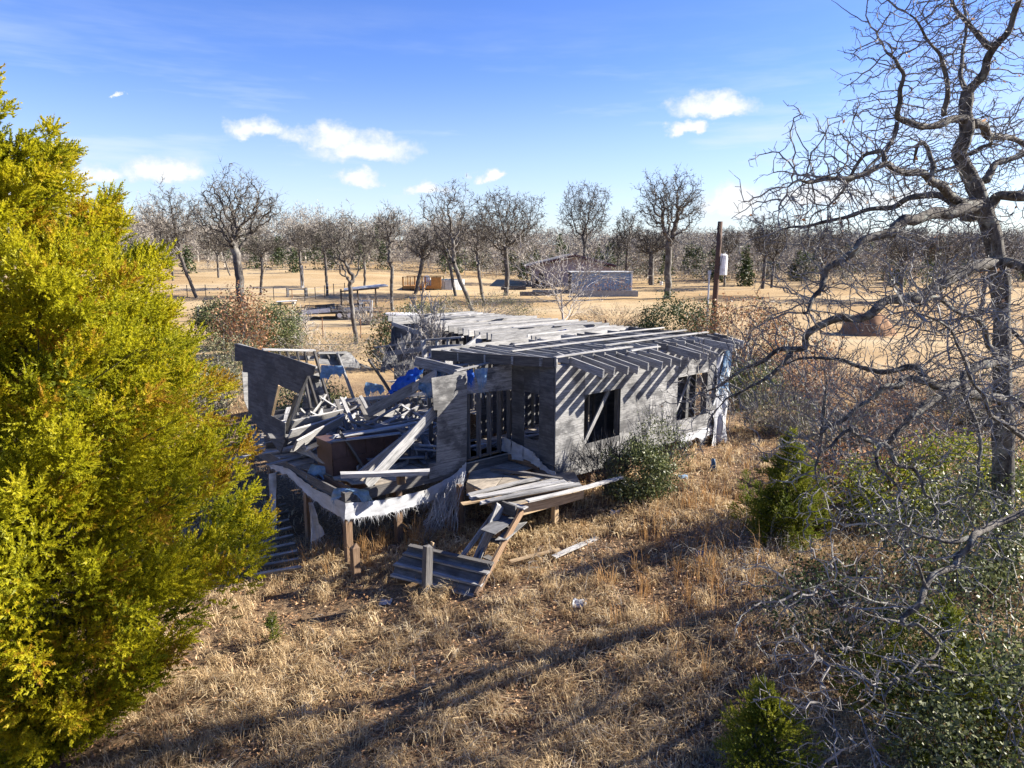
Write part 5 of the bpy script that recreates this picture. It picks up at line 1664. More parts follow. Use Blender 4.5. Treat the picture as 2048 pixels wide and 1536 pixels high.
# ------------------------------------------------------------------ the big bare oak on the right, limbs laid out one by one
OB = Vector((0, 0, 0))
LIMBS = [  # (points (px, py, distance), start radius, end radius)
    ([(2014, 1215, 11.4), (2010, 1080, 11.45), (2008, 950, 11.5), (2008, 820, 11.5), (2007, 700, 11.5), (2002, 560, 11.5), (1986, 470, 11.5), (1963, 415, 11.5), (1946, 370, 11.5), (1932, 335, 11.5), (1922, 302, 11.45), (1933, 262, 11.4), (1934, 225, 11.4), (1934, 180, 11.4)], .18, .09),
    ([(1934, 185, 11.4), (1955, 165, 11.3), (1976, 130, 11.2), (1985, 92, 11.1), (2018, 50, 11.0), (2032, 8, 10.9), (2040, -60, 10.8)], .085, .04),
    ([(1984, 94, 11.1), (1960, 70, 11.2), (1937, 48, 11.3), (1908, 15, 11.5), (1890, -50, 11.6)], .06, .025),
    ([(1934, 184, 11.4), (1920, 150, 11.7), (1925, 110, 12), (1935, 60, 12.2), (1925, -10, 12.4)], .05, .02),
    ([(1934, 241, 11.4), (1898, 238, 11.2), (1856, 251, 11.0), (1823, 249, 10.8), (1797, 242, 10.7), (1790, 215, 10.6), (1804, 182, 10.5), (1804, 143, 10.5), (1796, 122, 10.4), (1770, 100, 10.3)], .075, .02),
    ([(1888, 232, 11.1), (1896, 182, 11.0), (1890, 130, 10.9), (1878, 104, 10.8), (1850, 70, 10.6), (1820, 30, 10.5)], .05, .015),
    ([(1795, 244, 10.7), (1787, 275, 10.7), (1770, 300, 10.6), (1745, 318, 10.5), (1720, 350, 10.4), (1690, 370, 10.3)], .04, .015),
    ([(1940, 245, 11.4), (1965, 252, 11.6), (1983, 277, 11.8), (2002, 273, 12), (2025, 280, 12.2), (2060, 300, 12.4)], .09, .05),
    ([(1953, 404, 11.5), (1922, 396, 11.3), (1888, 381, 11.0), (1862, 361, 10.8), (1833, 348, 10.6), (1800, 342, 10.4), (1771, 325, 10.2), (1725, 345, 10.0), (1680, 361, 9.9), (1640, 362, 9.8), (1610, 360, 9.7), (1576, 374, 9.6)], .095, .015),
    ([(1862, 361, 10.8), (1868, 325, 10.9), (1860, 295, 11), (1845, 285, 11), (1835, 300, 11), (1828, 325, 11)], .05, .02),
    ([(1771, 326, 10.2), (1760, 300, 10.3), (1740, 310, 10.4), (1715, 335, 10.6), (1690, 365, 10.8), (1672, 395, 11), (1655, 420, 11.1)], .04, .015),
    ([(1968, 410, 11.5), (1921, 420, 11.2), (1880, 430, 11.0), (1856, 433, 10.8), (1820, 436, 10.6), (1795, 450, 10.5), (1774, 462, 10.4), (1725, 485, 10.2), (1706, 505, 10.1), (1690, 518, 10.1), (1654, 533, 10.0), (1648, 556, 10.0), (1641, 578, 9.9), (1622, 605, 9.8), (1606, 626, 9.7)], .12, .025),
    ([(1962, 430, 11.6), (1930, 428, 12.0), (1888, 395, 12.4), (1840, 392, 12.6), (1800, 405, 12.8), (1758, 417, 13), (1693, 433, 13.2), (1634, 452, 13.4), (1590, 455, 13.5), (1563, 459, 13.6)], .09, .02),
    ([(1966, 425, 11.5), (1985, 400, 11.5), (2010, 393, 11.4), (2070, 392, 11.3)], .11, .08),
    ([(1972, 362, 11.5), (1985, 340, 11.6), (2005, 322, 11.7), (2050, 304, 11.8)], .07, .05),
    ([(1925, 310, 11.5), (1950, 305, 11.3), (1975, 292, 11.1), (1984, 284, 11)], .04, .025),
    ([(1925, 330, 11.5), (1890, 335, 11.3), (1870, 345, 11.2)], .035, .02),
    ([(2005, 530, 11.5), (1975, 530, 11.3), (1953, 536, 11.1), (1920, 552, 10.9), (1888, 568, 10.8), (1849, 594, 10.6), (1820, 598, 10.5), (1790, 601, 10.5), (1752, 624, 10.4), (1715, 634, 10.4), (1677, 640, 10.4), (1628, 669, 10.5), (1605, 690, 10.6), (1582, 705, 10.7), (1540, 712, 10.9), (1510, 728, 11.1), (1481, 744, 11.3), (1445, 765, 11.6), (1408, 784, 11.9)], .13, .018),
    ([(1584, 704, 10.7), (1560, 730, 10.6), (1530, 758, 10.6), (1500, 775, 10.6), (1470, 790, 10.7), (1440, 812, 10.8)], .045, .012),
    ([(2000, 528, 11.5), (2025, 528, 11.3), (2060, 548, 11.1)], .11, .09),
    ([(2008, 803, 11.4), (1975, 795, 11.0), (1940, 785, 10.6), (1908, 768, 10.3), (1880, 770, 10.1), (1856, 760, 10.0), (1820, 756, 9.9), (1790, 768, 9.8), (1758, 777, 9.7), (1738, 796, 9.7), (1703, 829, 9.6), (1672, 850, 9.6), (1640, 868, 9.6)], .10, .02),
    ([(1856, 762, 10), (1830, 742, 10.2), (1800, 735, 10.4), (1760, 742, 10.5), (1725, 738, 10.6), (1690, 722, 10.7), (1660, 715, 10.8), (1600, 718, 11), (1560, 735, 11.2)], .065, .015),
    ([(1908, 768, 10.3), (1890, 785, 10.1), (1872, 799, 10.0), (1850, 812, 9.9), (1830, 825, 9.8), (1812, 845, 9.7), (1797, 861, 9.6), (1780, 876, 9.6), (1768, 887, 9.5), (1740, 884, 9.5), (1725, 874, 9.4), (1699, 852, 9.4)], .085, .025),
    ([(1768, 887, 9.5), (1785, 905, 9.4), (1800, 925, 9.3), (1830, 940, 9.2), (1845, 975, 9.1), (1865, 1000, 9), (1872, 1040, 8.9)], .045, .014),
    ([(1768, 887, 9.5), (1755, 910, 9.4), (1760, 940, 9.3), (1790, 970, 9.2), (1805, 1000, 9.1), (1812, 1035, 9)], .04, .012),
    ([(1700, 860, 9.4), (1672, 888, 9.3), (1640, 905, 9.2), (1632, 940, 9.1), (1640, 975, 9)], .03, .01),
    ([(2005, 722, 11.4), (1985, 722, 11.1), (1960, 735, 10.8), (1930, 748, 10.6), (1910, 768, 10.4)], .10, .075),
    ([(1925, 765, 10.4), (1930, 800, 10.2), (1945, 835, 10), (1958, 868, 9.9), (1965, 900, 9.8), (1955, 935, 9.7), (1950, 980, 9.6), (1935, 1010, 9.5)], .05, .014),
    ([(1990, 710, 11), (1975, 690, 10.5), (1962, 650, 10.2), (1935, 628, 10), (1905, 612, 9.8), (1870, 590, 9.6), (1845, 600, 9.5), (1830, 622, 9.4)], .06, .015),
    ([(2010, 850, 11.5), (2062, 880, 10.9), (2105, 945, 10.0), (2105, 1000, 9.2), (2070, 1025, 8.6), (2030, 1036, 8.5), (1993, 1050, 8.4), (1965, 1062, 8.2), (1944, 1077, 8.0), (1930, 1098, 7.9), (1916, 1118, 7.8), (1885, 1145, 7.6), (1854, 1178, 7.4), (1828, 1210, 7.3), (1801, 1241, 7.2)], .085, .045),
    ([(1801, 1241, 7.2), (1825, 1250, 7.1), (1847, 1258, 7.0), (1862, 1275, 6.9), (1871, 1296, 6.9), (1855, 1318, 6.8), (1833, 1331, 6.8), (1812, 1348, 6.7), (1794, 1363, 6.7), (1775, 1390, 6.6), (1770, 1415, 6.6), (1755, 1445, 6.5), (1735, 1471, 6.5), (1700, 1495, 6.4)], .035, .008),
    ([(1801, 1241, 7.2), (1775, 1242, 7.1), (1750, 1236, 7.0), (1712, 1220, 6.9), (1690, 1205, 6.8)], .02, .006),
    ([(1854, 1178, 7.4), (1835, 1120, 7.5), (1820, 1110, 7.5), (1800, 1095, 7.6), (1775, 1065, 7.7), (1755, 1048, 7.8)], .025, .010),
    ([(1830, 1220, 7.3), (1790, 1210, 7.2), (1750, 1200, 7.1), (1700, 1178, 7), (1660, 1165, 6.9), (1600, 1182, 6.8)], .028, .007),
    ([(1944, 1077, 8), (1910, 1078, 7.9), (1875, 1075, 7.9), (1840, 1070, 7.9), (1812, 1052, 8), (1790, 1040, 8)], .05, .015),
    ([(1833, 1331, 6.8), (1880, 1340, 6.8), (1941, 1352, 6.8), (1976, 1359, 6.8), (1993, 1408, 6.7), (2015, 1440, 6.7), (2050, 1465, 6.7)], .025, .012),
    ([(1833, 1331, 6.8), (1795, 1320, 6.7), (1760, 1312, 6.6), (1720, 1300, 6.6), (1680, 1295, 6.5)], .016, .005),
    ([(1794, 1363, 6.7), (1755, 1366, 6.6), (1725, 1355, 6.5), (1690, 1335, 6.5), (1650, 1325, 6.4)], .016, .005),
    ([(1750, 1370, 6.6), (1745, 1400, 6.5), (1715, 1420, 6.4), (1670, 1425, 6.4), (1645, 1405, 6.3)], .014, .005),
    ([(2009, 790, 11.5), (2050, 815, 10.9), (2078, 860, 10.1), (2060, 880, 9.5), (2010, 850, 9.3), (1985, 830, 9.1), (1965, 790, 9.0), (1940, 760, 8.9), (1925, 700, 8.8), (1900, 660, 8.7), (1862, 640, 8.6), (1820, 620, 8.5)], .055, .012),
    ([(2007, 745, 11.5), (2045, 728, 11.8), (2060, 700, 12), (2030, 660, 12.3), (2000, 640, 12.5), (1960, 620, 12.8), (1915, 640, 13), (1880, 665, 13.2), (1840, 660, 13.4)], .06, .015),
]


def catmull(P, n):
    P = np.asarray(P, float)
    P = np.vstack([2 * P[0] - P[1], P, 2 * P[-1] - P[-2]])
    out = []
    for i in range(1, len(P) - 2):
        a, b, c_, d = P[i - 1], P[i], P[i + 1], P[i + 2]
        for k in range(n):
            t = k / n
            out.append(.5 * ((2 * b) + (-a + c_) * t + (2 * a - 5 * b + 4 * c_ - d) * t * t + (-a + 3 * b - 3 * c_ + d) * t ** 3))
    out.append(P[-2])
    return np.array(out)


def guided_oak():
    nr = np.random.default_rng(77)
    t = thing('oak_tree', 'big bare oak with crooked limbs reaching across the right side', 'tree', at(2014, 1235, 11.4))
    tr, lb = MB(), MB()
    seeds, srad, att = [], [], []
    for li, (pts, r0, r1) in enumerate(LIMBS):
        P = catmull([at(*p) for p in pts], 4)
        w_ = nr.normal(0, .012 + r0 * .16, (len(pts) * 2 + 2, 3))
        P[1:-1] += catmull(w_, 3)[:len(P)][1:-1] * (0.4 if li == 0 else 1)
        near_ = P[:, 1].mean() < 8.6
        rad = np.linspace(r0, r1, len(P)) * (.66 if near_ else .84 if li else 1) * (1 + nr.normal(0, .07, len(P)))
        if li == 0:
            rad[:3] *= [1.35, 1.2, 1.08]
        (tr if li == 0 else lb).tube(P, rad, 10 if r0 > .06 else 6)
        if li == 0:
            k = P[:, 2] > 4.0
            P, rad = P[k], rad[k]
        seeds.append(P)
        srad.append(rad)
        L = np.linalg.norm(np.diff(P, axis=0), axis=1).sum()
        n_ = int(L * (45 if near_ else 205 if li else 70))
        f = nr.random(n_) ** .8 * (len(P) - 1)
        i0 = np.minimum(f.astype(int), len(P) - 2)
        c_ = P[i0] + (P[i0 + 1] - P[i0]) * (f - i0)[:, None]
        o_ = nr.normal(0, 1, (n_, 3))
        o_ /= np.linalg.norm(o_, axis=1, keepdims=True)
        o_[:, 2] += .15
        att.append(c_ + o_ * (nr.uniform(.10, .95, n_) * (.8 if near_ else 1))[:, None])
        end = P[-1] + (P[-1] - P[-2]) / np.linalg.norm(P[-1] - P[-2]) * .35
        att.append(end + nr.normal(0, .28, (45, 3)))
    tr.build('trunk', BARK, t, smooth=True)
    lb.build('limbs', BARK, t, smooth=True)['kind'] = 'stuff'
    N = np.concatenate(seeds)
    base_n = len(N)
    cap = np.concatenate(srad)
    att = np.concatenate(att).astype(np.float32)
    D = .095
    par = np.full(base_n, -1)
    near = np.full(len(att), 1e9)
    ni = np.zeros(len(att), int)
    new = np.arange(base_n)
    alive = np.ones(len(att), bool)
    for it in range(46):
        al = np.where(alive)[0]
        if not len(al):
            break
        for c0 in range(0, len(new), 600):
            nn_ = new[c0:c0 + 600]
            A2, B2 = att[al], N[nn_].astype(np.float32)
            dm = (A2 ** 2).sum(1)[:, None] + (B2 ** 2).sum(1)[None] - 2 * A2 @ B2.T
            k = dm.argmin(1)
            v = np.sqrt(np.maximum(dm[np.arange(len(al)), k], 0))
            bt = v < near[al]
            near[al[bt]], ni[al[bt]] = v[bt], nn_[k[bt]]
        alive &= near > D * 1.3
        al = np.where(alive & (near < 1.1))[0]
        if not len(al):
            break
        d = att[al] - N[ni[al]]
        d /= np.linalg.norm(d, axis=1, keepdims=True) + 1e-9
        un, inv = np.unique(ni[al], return_inverse=True)
        acc = np.zeros((len(un), 3))
        np.add.at(acc, inv, d)
        acc /= np.linalg.norm(acc, axis=1, keepdims=True) + 1e-9
        acc += nr.normal(0, .22, acc.shape)
        acc /= np.linalg.norm(acc, axis=1, keepdims=True) + 1e-9
        new = np.arange(len(N), len(N) + len(un))
        N = np.vstack([N, N[un] + acc * D])
        par = np.concatenate([par, un])
    w_ = np.ones(len(N))
    for i in range(len(N) - 1, base_n - 1, -1):
        if par[i] >= base_n:
            w_[par[i]] += w_[i]
    i = np.arange(base_n, len(N))
    r = np.minimum(.0034 * w_ ** .42, .022)
    r[:base_n] = np.minimum(cap * .55, .02)
    r1 = r[i]
    r0 = np.minimum(r[par[i]], r1 * 1.3)
    P0, P1 = N[par[i]], N[i]
    # knobby end twigs
    m_ = 15000
    k = nr.integers(0, len(i), m_)
    dd = (P1[k] - P0[k]) / D * .5 + nr.normal(0, .6, (m_, 3))
    dd /= np.linalg.norm(dd, axis=1, keepdims=True)
    q = P1[k] + dd * nr.uniform(.03, .13, m_)[:, None]
    V, Fq = seg_tubes(np.vstack([P0, P1[k]]), np.vstack([P1, q]), np.concatenate([r0, np.full(m_, .0036)]), np.concatenate([r1, np.full(m_, .0032)]), 3)
    build('twigs', V, Fq, TWIG, t)['kind'] = 'stuff'
    V, Fq, rn = leaves_cloud(160, q, .02, .03, nr)
    build('dead_leaves', V, Fq, BROWNLEAF, t, rnd=rn)['kind'] = 'stuff'
    print('oak nodes', len(N))


guided_oak()

# bare trees in the yard and pasture behind the ruin
YARD = [  # base px, base py, top py, crown width px, label, options
    (488, 700, 308, 205, 'tall wide bare oak rising out of the green bushes left of the ruin', dict(f0=.46, tr=.34, n_att=620)),
    (520, 592, 450, 110, 'leaning dark oak just right of the tall wide one', dict(f0=.45, tr=.2, n_att=260, lean=(.12, 0))),
    (395, 596, 348, 170, 'bare forked oak nearest the huge cedar at left', dict(f0=.32, tr=.24, n_att=300, lean=(-.3, 0), lump=.7)),
    (655, 592, 425, 100, 'straight pale-trunked oak left of the wooden gate posts', dict(f0=.42, tr=.2, n_att=300)),
    (714, 688, 392, 165, 'scraggly pale-footed oak in front of the trailer', dict(f0=.38, tr=.2, n_att=230, lean=(-.12, 0), lump=.75, gnarl=.5)),
    (786, 622, 368, 125, 'tall scraggly oak between the trailer and the wooden deck', dict(f0=.32, tr=.22, n_att=220, lump=.75, gnarl=.5)),
    (950, 632, 322, 165, 'leaning scraggly oak with long bare crown behind the rear roof', dict(f0=.30, tr=.26, n_att=190, lean=(-.32, 0), lump=.75, gnarl=.45)),
    (968, 614, 395, 110, 'crooked oak close behind the leaning scraggly one', dict(f0=.35, tr=.22, n_att=220, lean=(-.1, 0), lump=.6, gnarl=.5)),
    (1012, 592, 366, 175, 'round-crowned oak left of the gabled house', dict(f0=.34, tr=.36, n_att=600, lump=.35)),
    (1168, 568, 355, 118, 'oval-crowned oak standing before the gable of the house', dict(f0=.36, tr=.34, n_att=620, lump=.3, gnarl=.28)),
    (1250, 566, 405, 75, 'slim oak right of the gabled house', dict(f0=.35, tr=.24, n_att=260)),
    (1334, 598, 313, 178, 'great dark oak with layered crown in the open field', dict(f0=.36, tr=.5, n_att=640, lump=.55, gnarl=.45)),
    (1302, 570, 445, 110, 'thick-trunked oak behind the great dark oak', dict(f0=.40, tr=.5, n_att=350)),
    (1448, 574, 435, 85, 'thin oak just right of the utility pole', dict(f0=.35, tr=.2, n_att=240, lump=.6)),
    (1525, 578, 410, 110, 'oak of a close pair right of the pole, left one', dict(f0=.36, tr=.3, n_att=380)),
    (1543, 576, 440, 90, 'oak of a close pair right of the pole, right one', dict(f0=.36, tr=.24, n_att=280)),
    (830, 588, 440, 95, 'leaning oak growing through the wooden deck', dict(f0=.36, tr=.3, n_att=260, lean=(.24, 0))),
    (912, 592, 430, 95, 'leaning oak just right of the round pool', dict(f0=.36, tr=.24, n_att=260, lean=(-.2, 0))),
    (437, 556, 450, 85, 'pale twin-stemmed small oak in the left pasture', dict(f0=.4, tr=.2, n_att=260)),
    (462, 552, 455, 60, 'slender leaning oak beside the twin-stemmed one', dict(f0=.4, tr=.14, n_att=160, lean=(-.25, 0))),
    (346, 562, 440, 85, 'small oak in the left pasture seen past the cedar edge', dict(f0=.4, tr=.2, n_att=260)),
    (605, 576, 440, 85, 'small oak with a bare straight trunk behind the gate posts', dict(f0=.45, tr=.2, n_att=240)),
    (730, 574, 440, 85, 'small oak behind the pale-footed one', dict(f0=.4, tr=.2, n_att=240)),
    (1640, 592, 430, 120, 'bare field oak seen through the near limbs, left one', dict(f0=.36, tr=.25, n_att=360, leaf=60)),
    (1800, 598, 435, 130, 'bare field oak seen through the near limbs, right one', dict(f0=.36, tr=.28, n_att=360)),
    (1880, 602, 445, 110, 'field oak beside the big trunk with few brown leaves', dict(f0=.36, tr=.25, n_att=320, leaf=160)),
    (1962, 640, 430, 150, 'field oak just left of the big trunk', dict(f0=.36, tr=.25, n_att=360)),
    (1235, 566, 455, 60, 'thin oak between the house gable and the great dark oak', dict(f0=.4, tr=.15, n_att=160)),
]
for k, (px, pb, pt, wpx, lab, op) in enumerate(YARD):
    b = ghit(px, pb)
    d = b.y
    top = at(px, pt, d).z
    oak('oak_tree', lab, b, top - b.z, wpx * d / FPX * 1.08, 100 + k * 7, group='bare oaks in the pasture', minr=.018 * d / 55, **op)
# near slim tree between the young cedar and the big oak
b = ghit(1638, 965)
make_tree('slim_tree', 'slim dark bare tree just right of the young cedar', b, 4.6, 1.8, 61, dict(gnarl=.16, up=.4), 4, trunk_r=.07, minr=.006, barkm=BARK, twigm=TWIG, trunk_frac=.5)
# pale saplings
SAP = dict(gnarl=.12, up=.45, bare=.15, side=[.95, .8, .6, .4], taper=.5)
for px, pb, pt, wpx, lab, sd, r_ in [(1128, 672, 450, 250, 'pale many-branched sapling behind the roof in front of the gabled house', 71, .11),
                                     (858, 700, 560, 90, 'thin white-stemmed sapling inside the rear corner of the ruin', 72, .04),
                                     (604, 700, 590, 90, 'thin leafless sapling by the fence behind the torn wall', 73, .04),
                                     (1268, 700, 640, 60, 'little bare thorn sapling by the rusty pickets', 74, .04)]:
    b = ghit(px, pb) if px != 858 else at(858, 740, 23)
    d = b.y
    make_tree('bare_sapling', lab, b, at(px, pt, d).z - b.z, wpx * d / FPX, sd, SAP, 5, trunk_r=r_, minr=.012, barkm=PALETWIG, twigm=PALETWIG, trunk_frac=.75)

# ------------------------------------------------------------------ far woods: one mass of bare trees with evergreens under them


def far_woods():
    rr = np.random.default_rng(9)
    protos = []
    for sd in range(7):
        sk = Skel(900 + sd)
        op = dict(OAK)
        op['rmin'] = .006
        sk.branch((0, 0, 0), Vector((0, 0, 1)), 4.2, .22, 0, 6, op)
        P0, P1, R0, R1, lv = sk.arrays()
        print('proto', len(P0))
        if len(P0) > 1500:
            k = np.sort(np.concatenate([np.where(lv <= 2)[0], rr.permutation(np.where(lv > 2)[0])[:1150]]))
            P0, P1, R0, lv = P0[k], P1[k], R0[k], lv[k]
        s_ = 10.0 / P1[:, 2].max()
        w_ = 5.5 / np.percentile(np.hypot(P1[:, 0], P1[:, 1]), 95)
        m_ = np.array([w_, w_, s_])
        protos.append((P0 * m_, P1 * m_, R0, lv))
    VV, RN = [], []
    n = 0
    while n < 680:
        y = rr.uniform(84, 260)
        x = rr.uniform(-.80 * y - 12, .82 * y + 12)
        px = 1024 + x / y * 1400
        edge = np.interp(px, [0, 300, 520, 760, 900, 1050, 1300, 1600, 2048], [102, 102, 103, 105, 107, 105, 88, 86, 88])
        if y < edge + rr.uniform(0, 5):
            continue
        P0, P1, R0, lv = protos[rr.integers(0, 7)]
        h = rr.uniform(.7, 1.22) * np.interp(px, [0, 500, 1000, 1500, 2048], [1.1, 1.06, .96, .78, .78]) * np.interp(y, [90, 180], [.9, 1.15])
        a = rr.uniform(0, 2 * PI)
        M_ = np.array([[math.cos(a), -math.sin(a), 0], [math.sin(a), math.cos(a), 0], [0, 0, 1]]) * np.array([1, 1, h])[:, None]
        base = np.array([x, y, g1(x, y) - .2])
        V = ribbons(P0 @ M_.T + base, P1 @ M_.T + base, np.maximum(R0, .042 * y / 130), rr)
        VV.append(V)
        n += 1
    n = 0
    while n < 650:      # bare saplings and scrub along the wood edge
        y = rr.uniform(84, 175)
        x = rr.uniform(-.80 * y - 12, .82 * y + 12)
        px = 1024 + x / y * 1400
        if y < np.interp(px, [0, 300, 520, 760, 900, 1050, 1300, 1600, 2048], [102, 102, 103, 105, 107, 105, 88, 86, 88]) + 2:
            continue
        P0, P1, R0, lv = protos[rr.integers(0, 7)]
        k = np.where((lv >= 1) & (rr.random(len(lv)) < .30))[0]
        h = rr.uniform(.25, .45)
        base = np.array([x, y, g1(x, y) - 1.0])
        M_ = np.array([.5, .5, h])
        VV.append(ribbons(P0[k] * M_ + base, P1[k] * M_ + base, np.full(len(k), .05 * y / 130), rr))
        n += 1
    n = 0
    while n < 420:      # farther ridge, coarser
        y = rr.uniform(250, 440)
        x = rr.uniform(-.80 * y - 12, .82 * y + 12)
        P0, P1, R0, lv = protos[rr.integers(0, 7)]
        k = np.where((lv <= 2) | (rr.random(len(lv)) < .30))[0]
        h = rr.uniform(.75, 1.1)
        a = rr.uniform(0, 2 * PI)
        M_ = np.array([[math.cos(a), -math.sin(a), 0], [math.sin(a), math.cos(a), 0], [0, 0, 1]]) * np.array([1.2, 1.2, h])[:, None]
        base = np.array([x, y, g1(x, y) - .2])
        VV.append(ribbons(P0[k] @ M_.T + base, P1[k] @ M_.T + base, np.maximum(R0[k], .11 * y / 300), rr))
        n += 1
    V = np.concatenate(VV)
    o_ = build('woods', V, np.arange(len(V)).reshape(-1, 3), WOODTWIG)
    tag(o_, 'grey leafless woods closing the far side of the pasture', None, kind='stuff')
    # evergreen understorey
    pts, nn = [], 0
    while nn < 300:
        y = rr.uniform(84, 220)
        x = rr.uniform(-.8 * y - 10, .82 * y + 10)
        px = 1024 + x / y * 1400
        edge = np.interp(px, [0, 300, 520, 760, 900, 1050, 1300, 1600, 2048], [102, 102, 103, 105, 107, 105, 88, 86, 88])
        if y < edge:
            continue
        h = rr.uniform(2.2, 5.5) if rr.random() < .93 else rr.uniform(6, 9)
        k = 130
        t = rr.random(k)
        r_ = h * .30 * (1 - t ** 1.5) * rr.uniform(.3, 1, k)
        a = rr.uniform(0, 2 * PI, k)
        pts.append(np.stack([x + r_ * np.cos(a), y + r_ * np.sin(a), g1(x, y) + t * h], -1))
        nn += 1
    pts = np.concatenate(pts)
    V, Fq, rn = leaves_cloud(130000, pts, .3, .19, rr)
    tag(build('evergreen_understorey', V, Fq, DARKLEAF, None, rnd=rn), 'dark evergreen undergrowth among the far woods', None, kind='stuff')


far_woods()


# ------------------------------------------------------------------ dry grass, litter, straw


def blades(cx, cy, n_per, spread, hgt, wid, seed, mat, name, label, curl=.9, z0=0.0):
    rr = np.random.default_rng(seed)
    N = len(cx) * n_per
    ci = np.repeat(np.arange(len(cx)), n_per)
    ang = rr.uniform(0, 2 * PI, N)
    off = np.abs(rr.normal(0, spread, N))
    x = cx[ci] + np.cos(ang) * off
    y = cy[ci] + np.sin(ang) * off
    z = G(x, y) - .02 + z0
    h = (hgt[ci] if hasattr(hgt, '__len__') else hgt) * rr.uniform(.45, 1.2, N)
    comb = rr.uniform(0, 2 * PI, len(cx))[ci]      # each tuft lies over to its own side
    la = comb + rr.normal(0, .9, N)
    ld = np.stack([np.cos(la), np.sin(la)], -1)
    c = curl * rr.uniform(.3, 1.3, N)
    p0 = np.stack([x, y, z], -1)
    p1 = p0 + np.stack([ld[:, 0] * h * .28 * c, ld[:, 1] * h * .28 * c, h * .55], -1)
    p2 = p1 + np.stack([ld[:, 0] * h * .75 * c, ld[:, 1] * h * .75 * c, h * (.45 - .55 * c)], -1)
    sd = np.stack([-ld[:, 1], ld[:, 0], rr.normal(0, .3, N)], -1) * (wid * rr.uniform(.6, 1.3, N))[:, None]
    V = np.stack([p0 - sd, p0 + sd, p1 - sd * .8, p1 + sd * .8, p2], 1).reshape(-1, 3)
    b = np.arange(N)[:, None] * 5
    Fq = b + np.array([0, 1, 3, 2])
    Ft = b + np.array([2, 3, 4])
    tone = np.clip(rr.normal(.5, .17, len(cx))[ci] + rr.normal(0, .16, N), 0, 1)
    o_ = build(name, V, [Fq, Ft], mat, None, rnd=np.repeat(tone, 5))
    return tag(o_, label, None, kind='stuff')


def spread_pts(n, y0, y1, seed, f=None, power=1.6):
    rr = np.random.default_rng(seed)
    y = y0 + (y1 - y0) * rr.random(n * 3) ** power
    x = rr.uniform(-1, 1, n * 3) * (.80 * y + 1.5)
    k = np.ones(len(x), bool)
    # less under the floors
    rel = np.stack([x - F0.x, y - F0.y], -1)
    a_ = rel @ np.array([A.x, A.y])
    b_ = rel @ np.array([B.x, B.y])
    inside = (a_ > 0) & (a_ < 12) & (b_ > .0) & (b_ < 8)
    k &= ~(inside & (rr.random(len(x)) < .8))
    if f is not None:
        k &= f(x, y, rr)
    return x[k][:n], y[k][:n]


cx, cy = spread_pts(6800, 6.2, 15.5, 21, lambda x, y, r: vnoise(x * 1.3, y * 1.3, 5) * .6 + vnoise(x * 3.1, y * 3.1, 6) * .4 + r.normal(0, .08, len(x)) > .43)
blades(cx, cy, 30, .11, np.random.default_rng(1).uniform(.11, .38, len(cx)), .0050, 22, STRAW, 'dry_grass', 'matted pale dry grass covering the slope before the ruin', 1.0)
cx, cy = spread_pts(3600, 14, 30, 23, None, 1.3)
blades(cx, cy, 20, .16, np.random.default_rng(2).uniform(.15, .36, len(cx)), .010, 24, STRAW, 'dry_grass', 'dry grass round and behind the ruin', .9)
# upright bluestem stalks
rr_ = np.random.default_rng(25)
cl = []
for px, py, n_, sp_ in [(1330, 1080, 12, .7), (1440, 1120, 18, .7), (1480, 1180, 16, .6), (1400, 1010, 10, .5), (770, 1110, 14, .35), (850, 1090, 10, .3), (650, 1120, 12, .4), (1250, 1160, 7, .7), (1600, 1080, 8, .5), (1340, 1260, 7, .8), (1500, 960, 8, .6), (1640, 1060, 6, .5)]:
    p = ghit(px, py)
    cl.append(np.stack([p.x + rr_.normal(0, sp_, n_), p.y + rr_.normal(0, sp_, n_)], -1))
cl = np.concatenate(cl)
blades(cl[:, 0], cl[:, 1], 16, .10, rr_.uniform(.4, .85, len(cl)), .0045, 26, ORANGESTRAW, 'bluestem_grass', 'tall orange bluestem stalks standing in patches', .38)
# fallen leaves


def litter(n, seed, y0, y1, size, mat, name, label, f=None, power=1.4):
    rr = np.random.default_rng(seed)
    x, y = spread_pts(n, y0, y1, seed + 1, f, power)
    n = len(x)
    z = G(x, y) + rr.uniform(.0, .07, n)
    c_ = np.stack([x, y, z], -1)
    a = rr.normal(0, 1, (n, 3)) * np.array([1, 1, .45])
    a /= np.linalg.norm(a, axis=1, keepdims=True)
    b = np.cross(a, rr.normal(0, .5, (n, 3)) + np.array([0, 0, 1]))
    b /= np.linalg.norm(b, axis=1, keepdims=True) + 1e-9
    s_ = size * rr.uniform(.6, 1.3, n)[:, None]
    up = np.array([0, 0, 1]) * s_ * .25
    V = np.stack([c_ - a * s_, c_ + b * s_ * .5 + up, c_ + a * s_, c_ - b * s_ * .5 + up], 1).reshape(-1, 3)
    q = np.arange(n)[:, None] * 4
    Ft = np.concatenate([q + np.array([0, 1, 2]), q + np.array([0, 2, 3])])
    tag(build(name, V, Ft, mat, None, rnd=np.repeat(rr.random(n), 4)), label, None, kind='stuff')


litter(70000, 41, 6.2, 22, .033, LITTER, 'fallen_leaves', 'tan and brown oak leaves lying in the grass', lambda x, y, r: r.random(len(x)) < .5 + .5 * sstep(x + .2 * (y - 14), -2, 2.5))
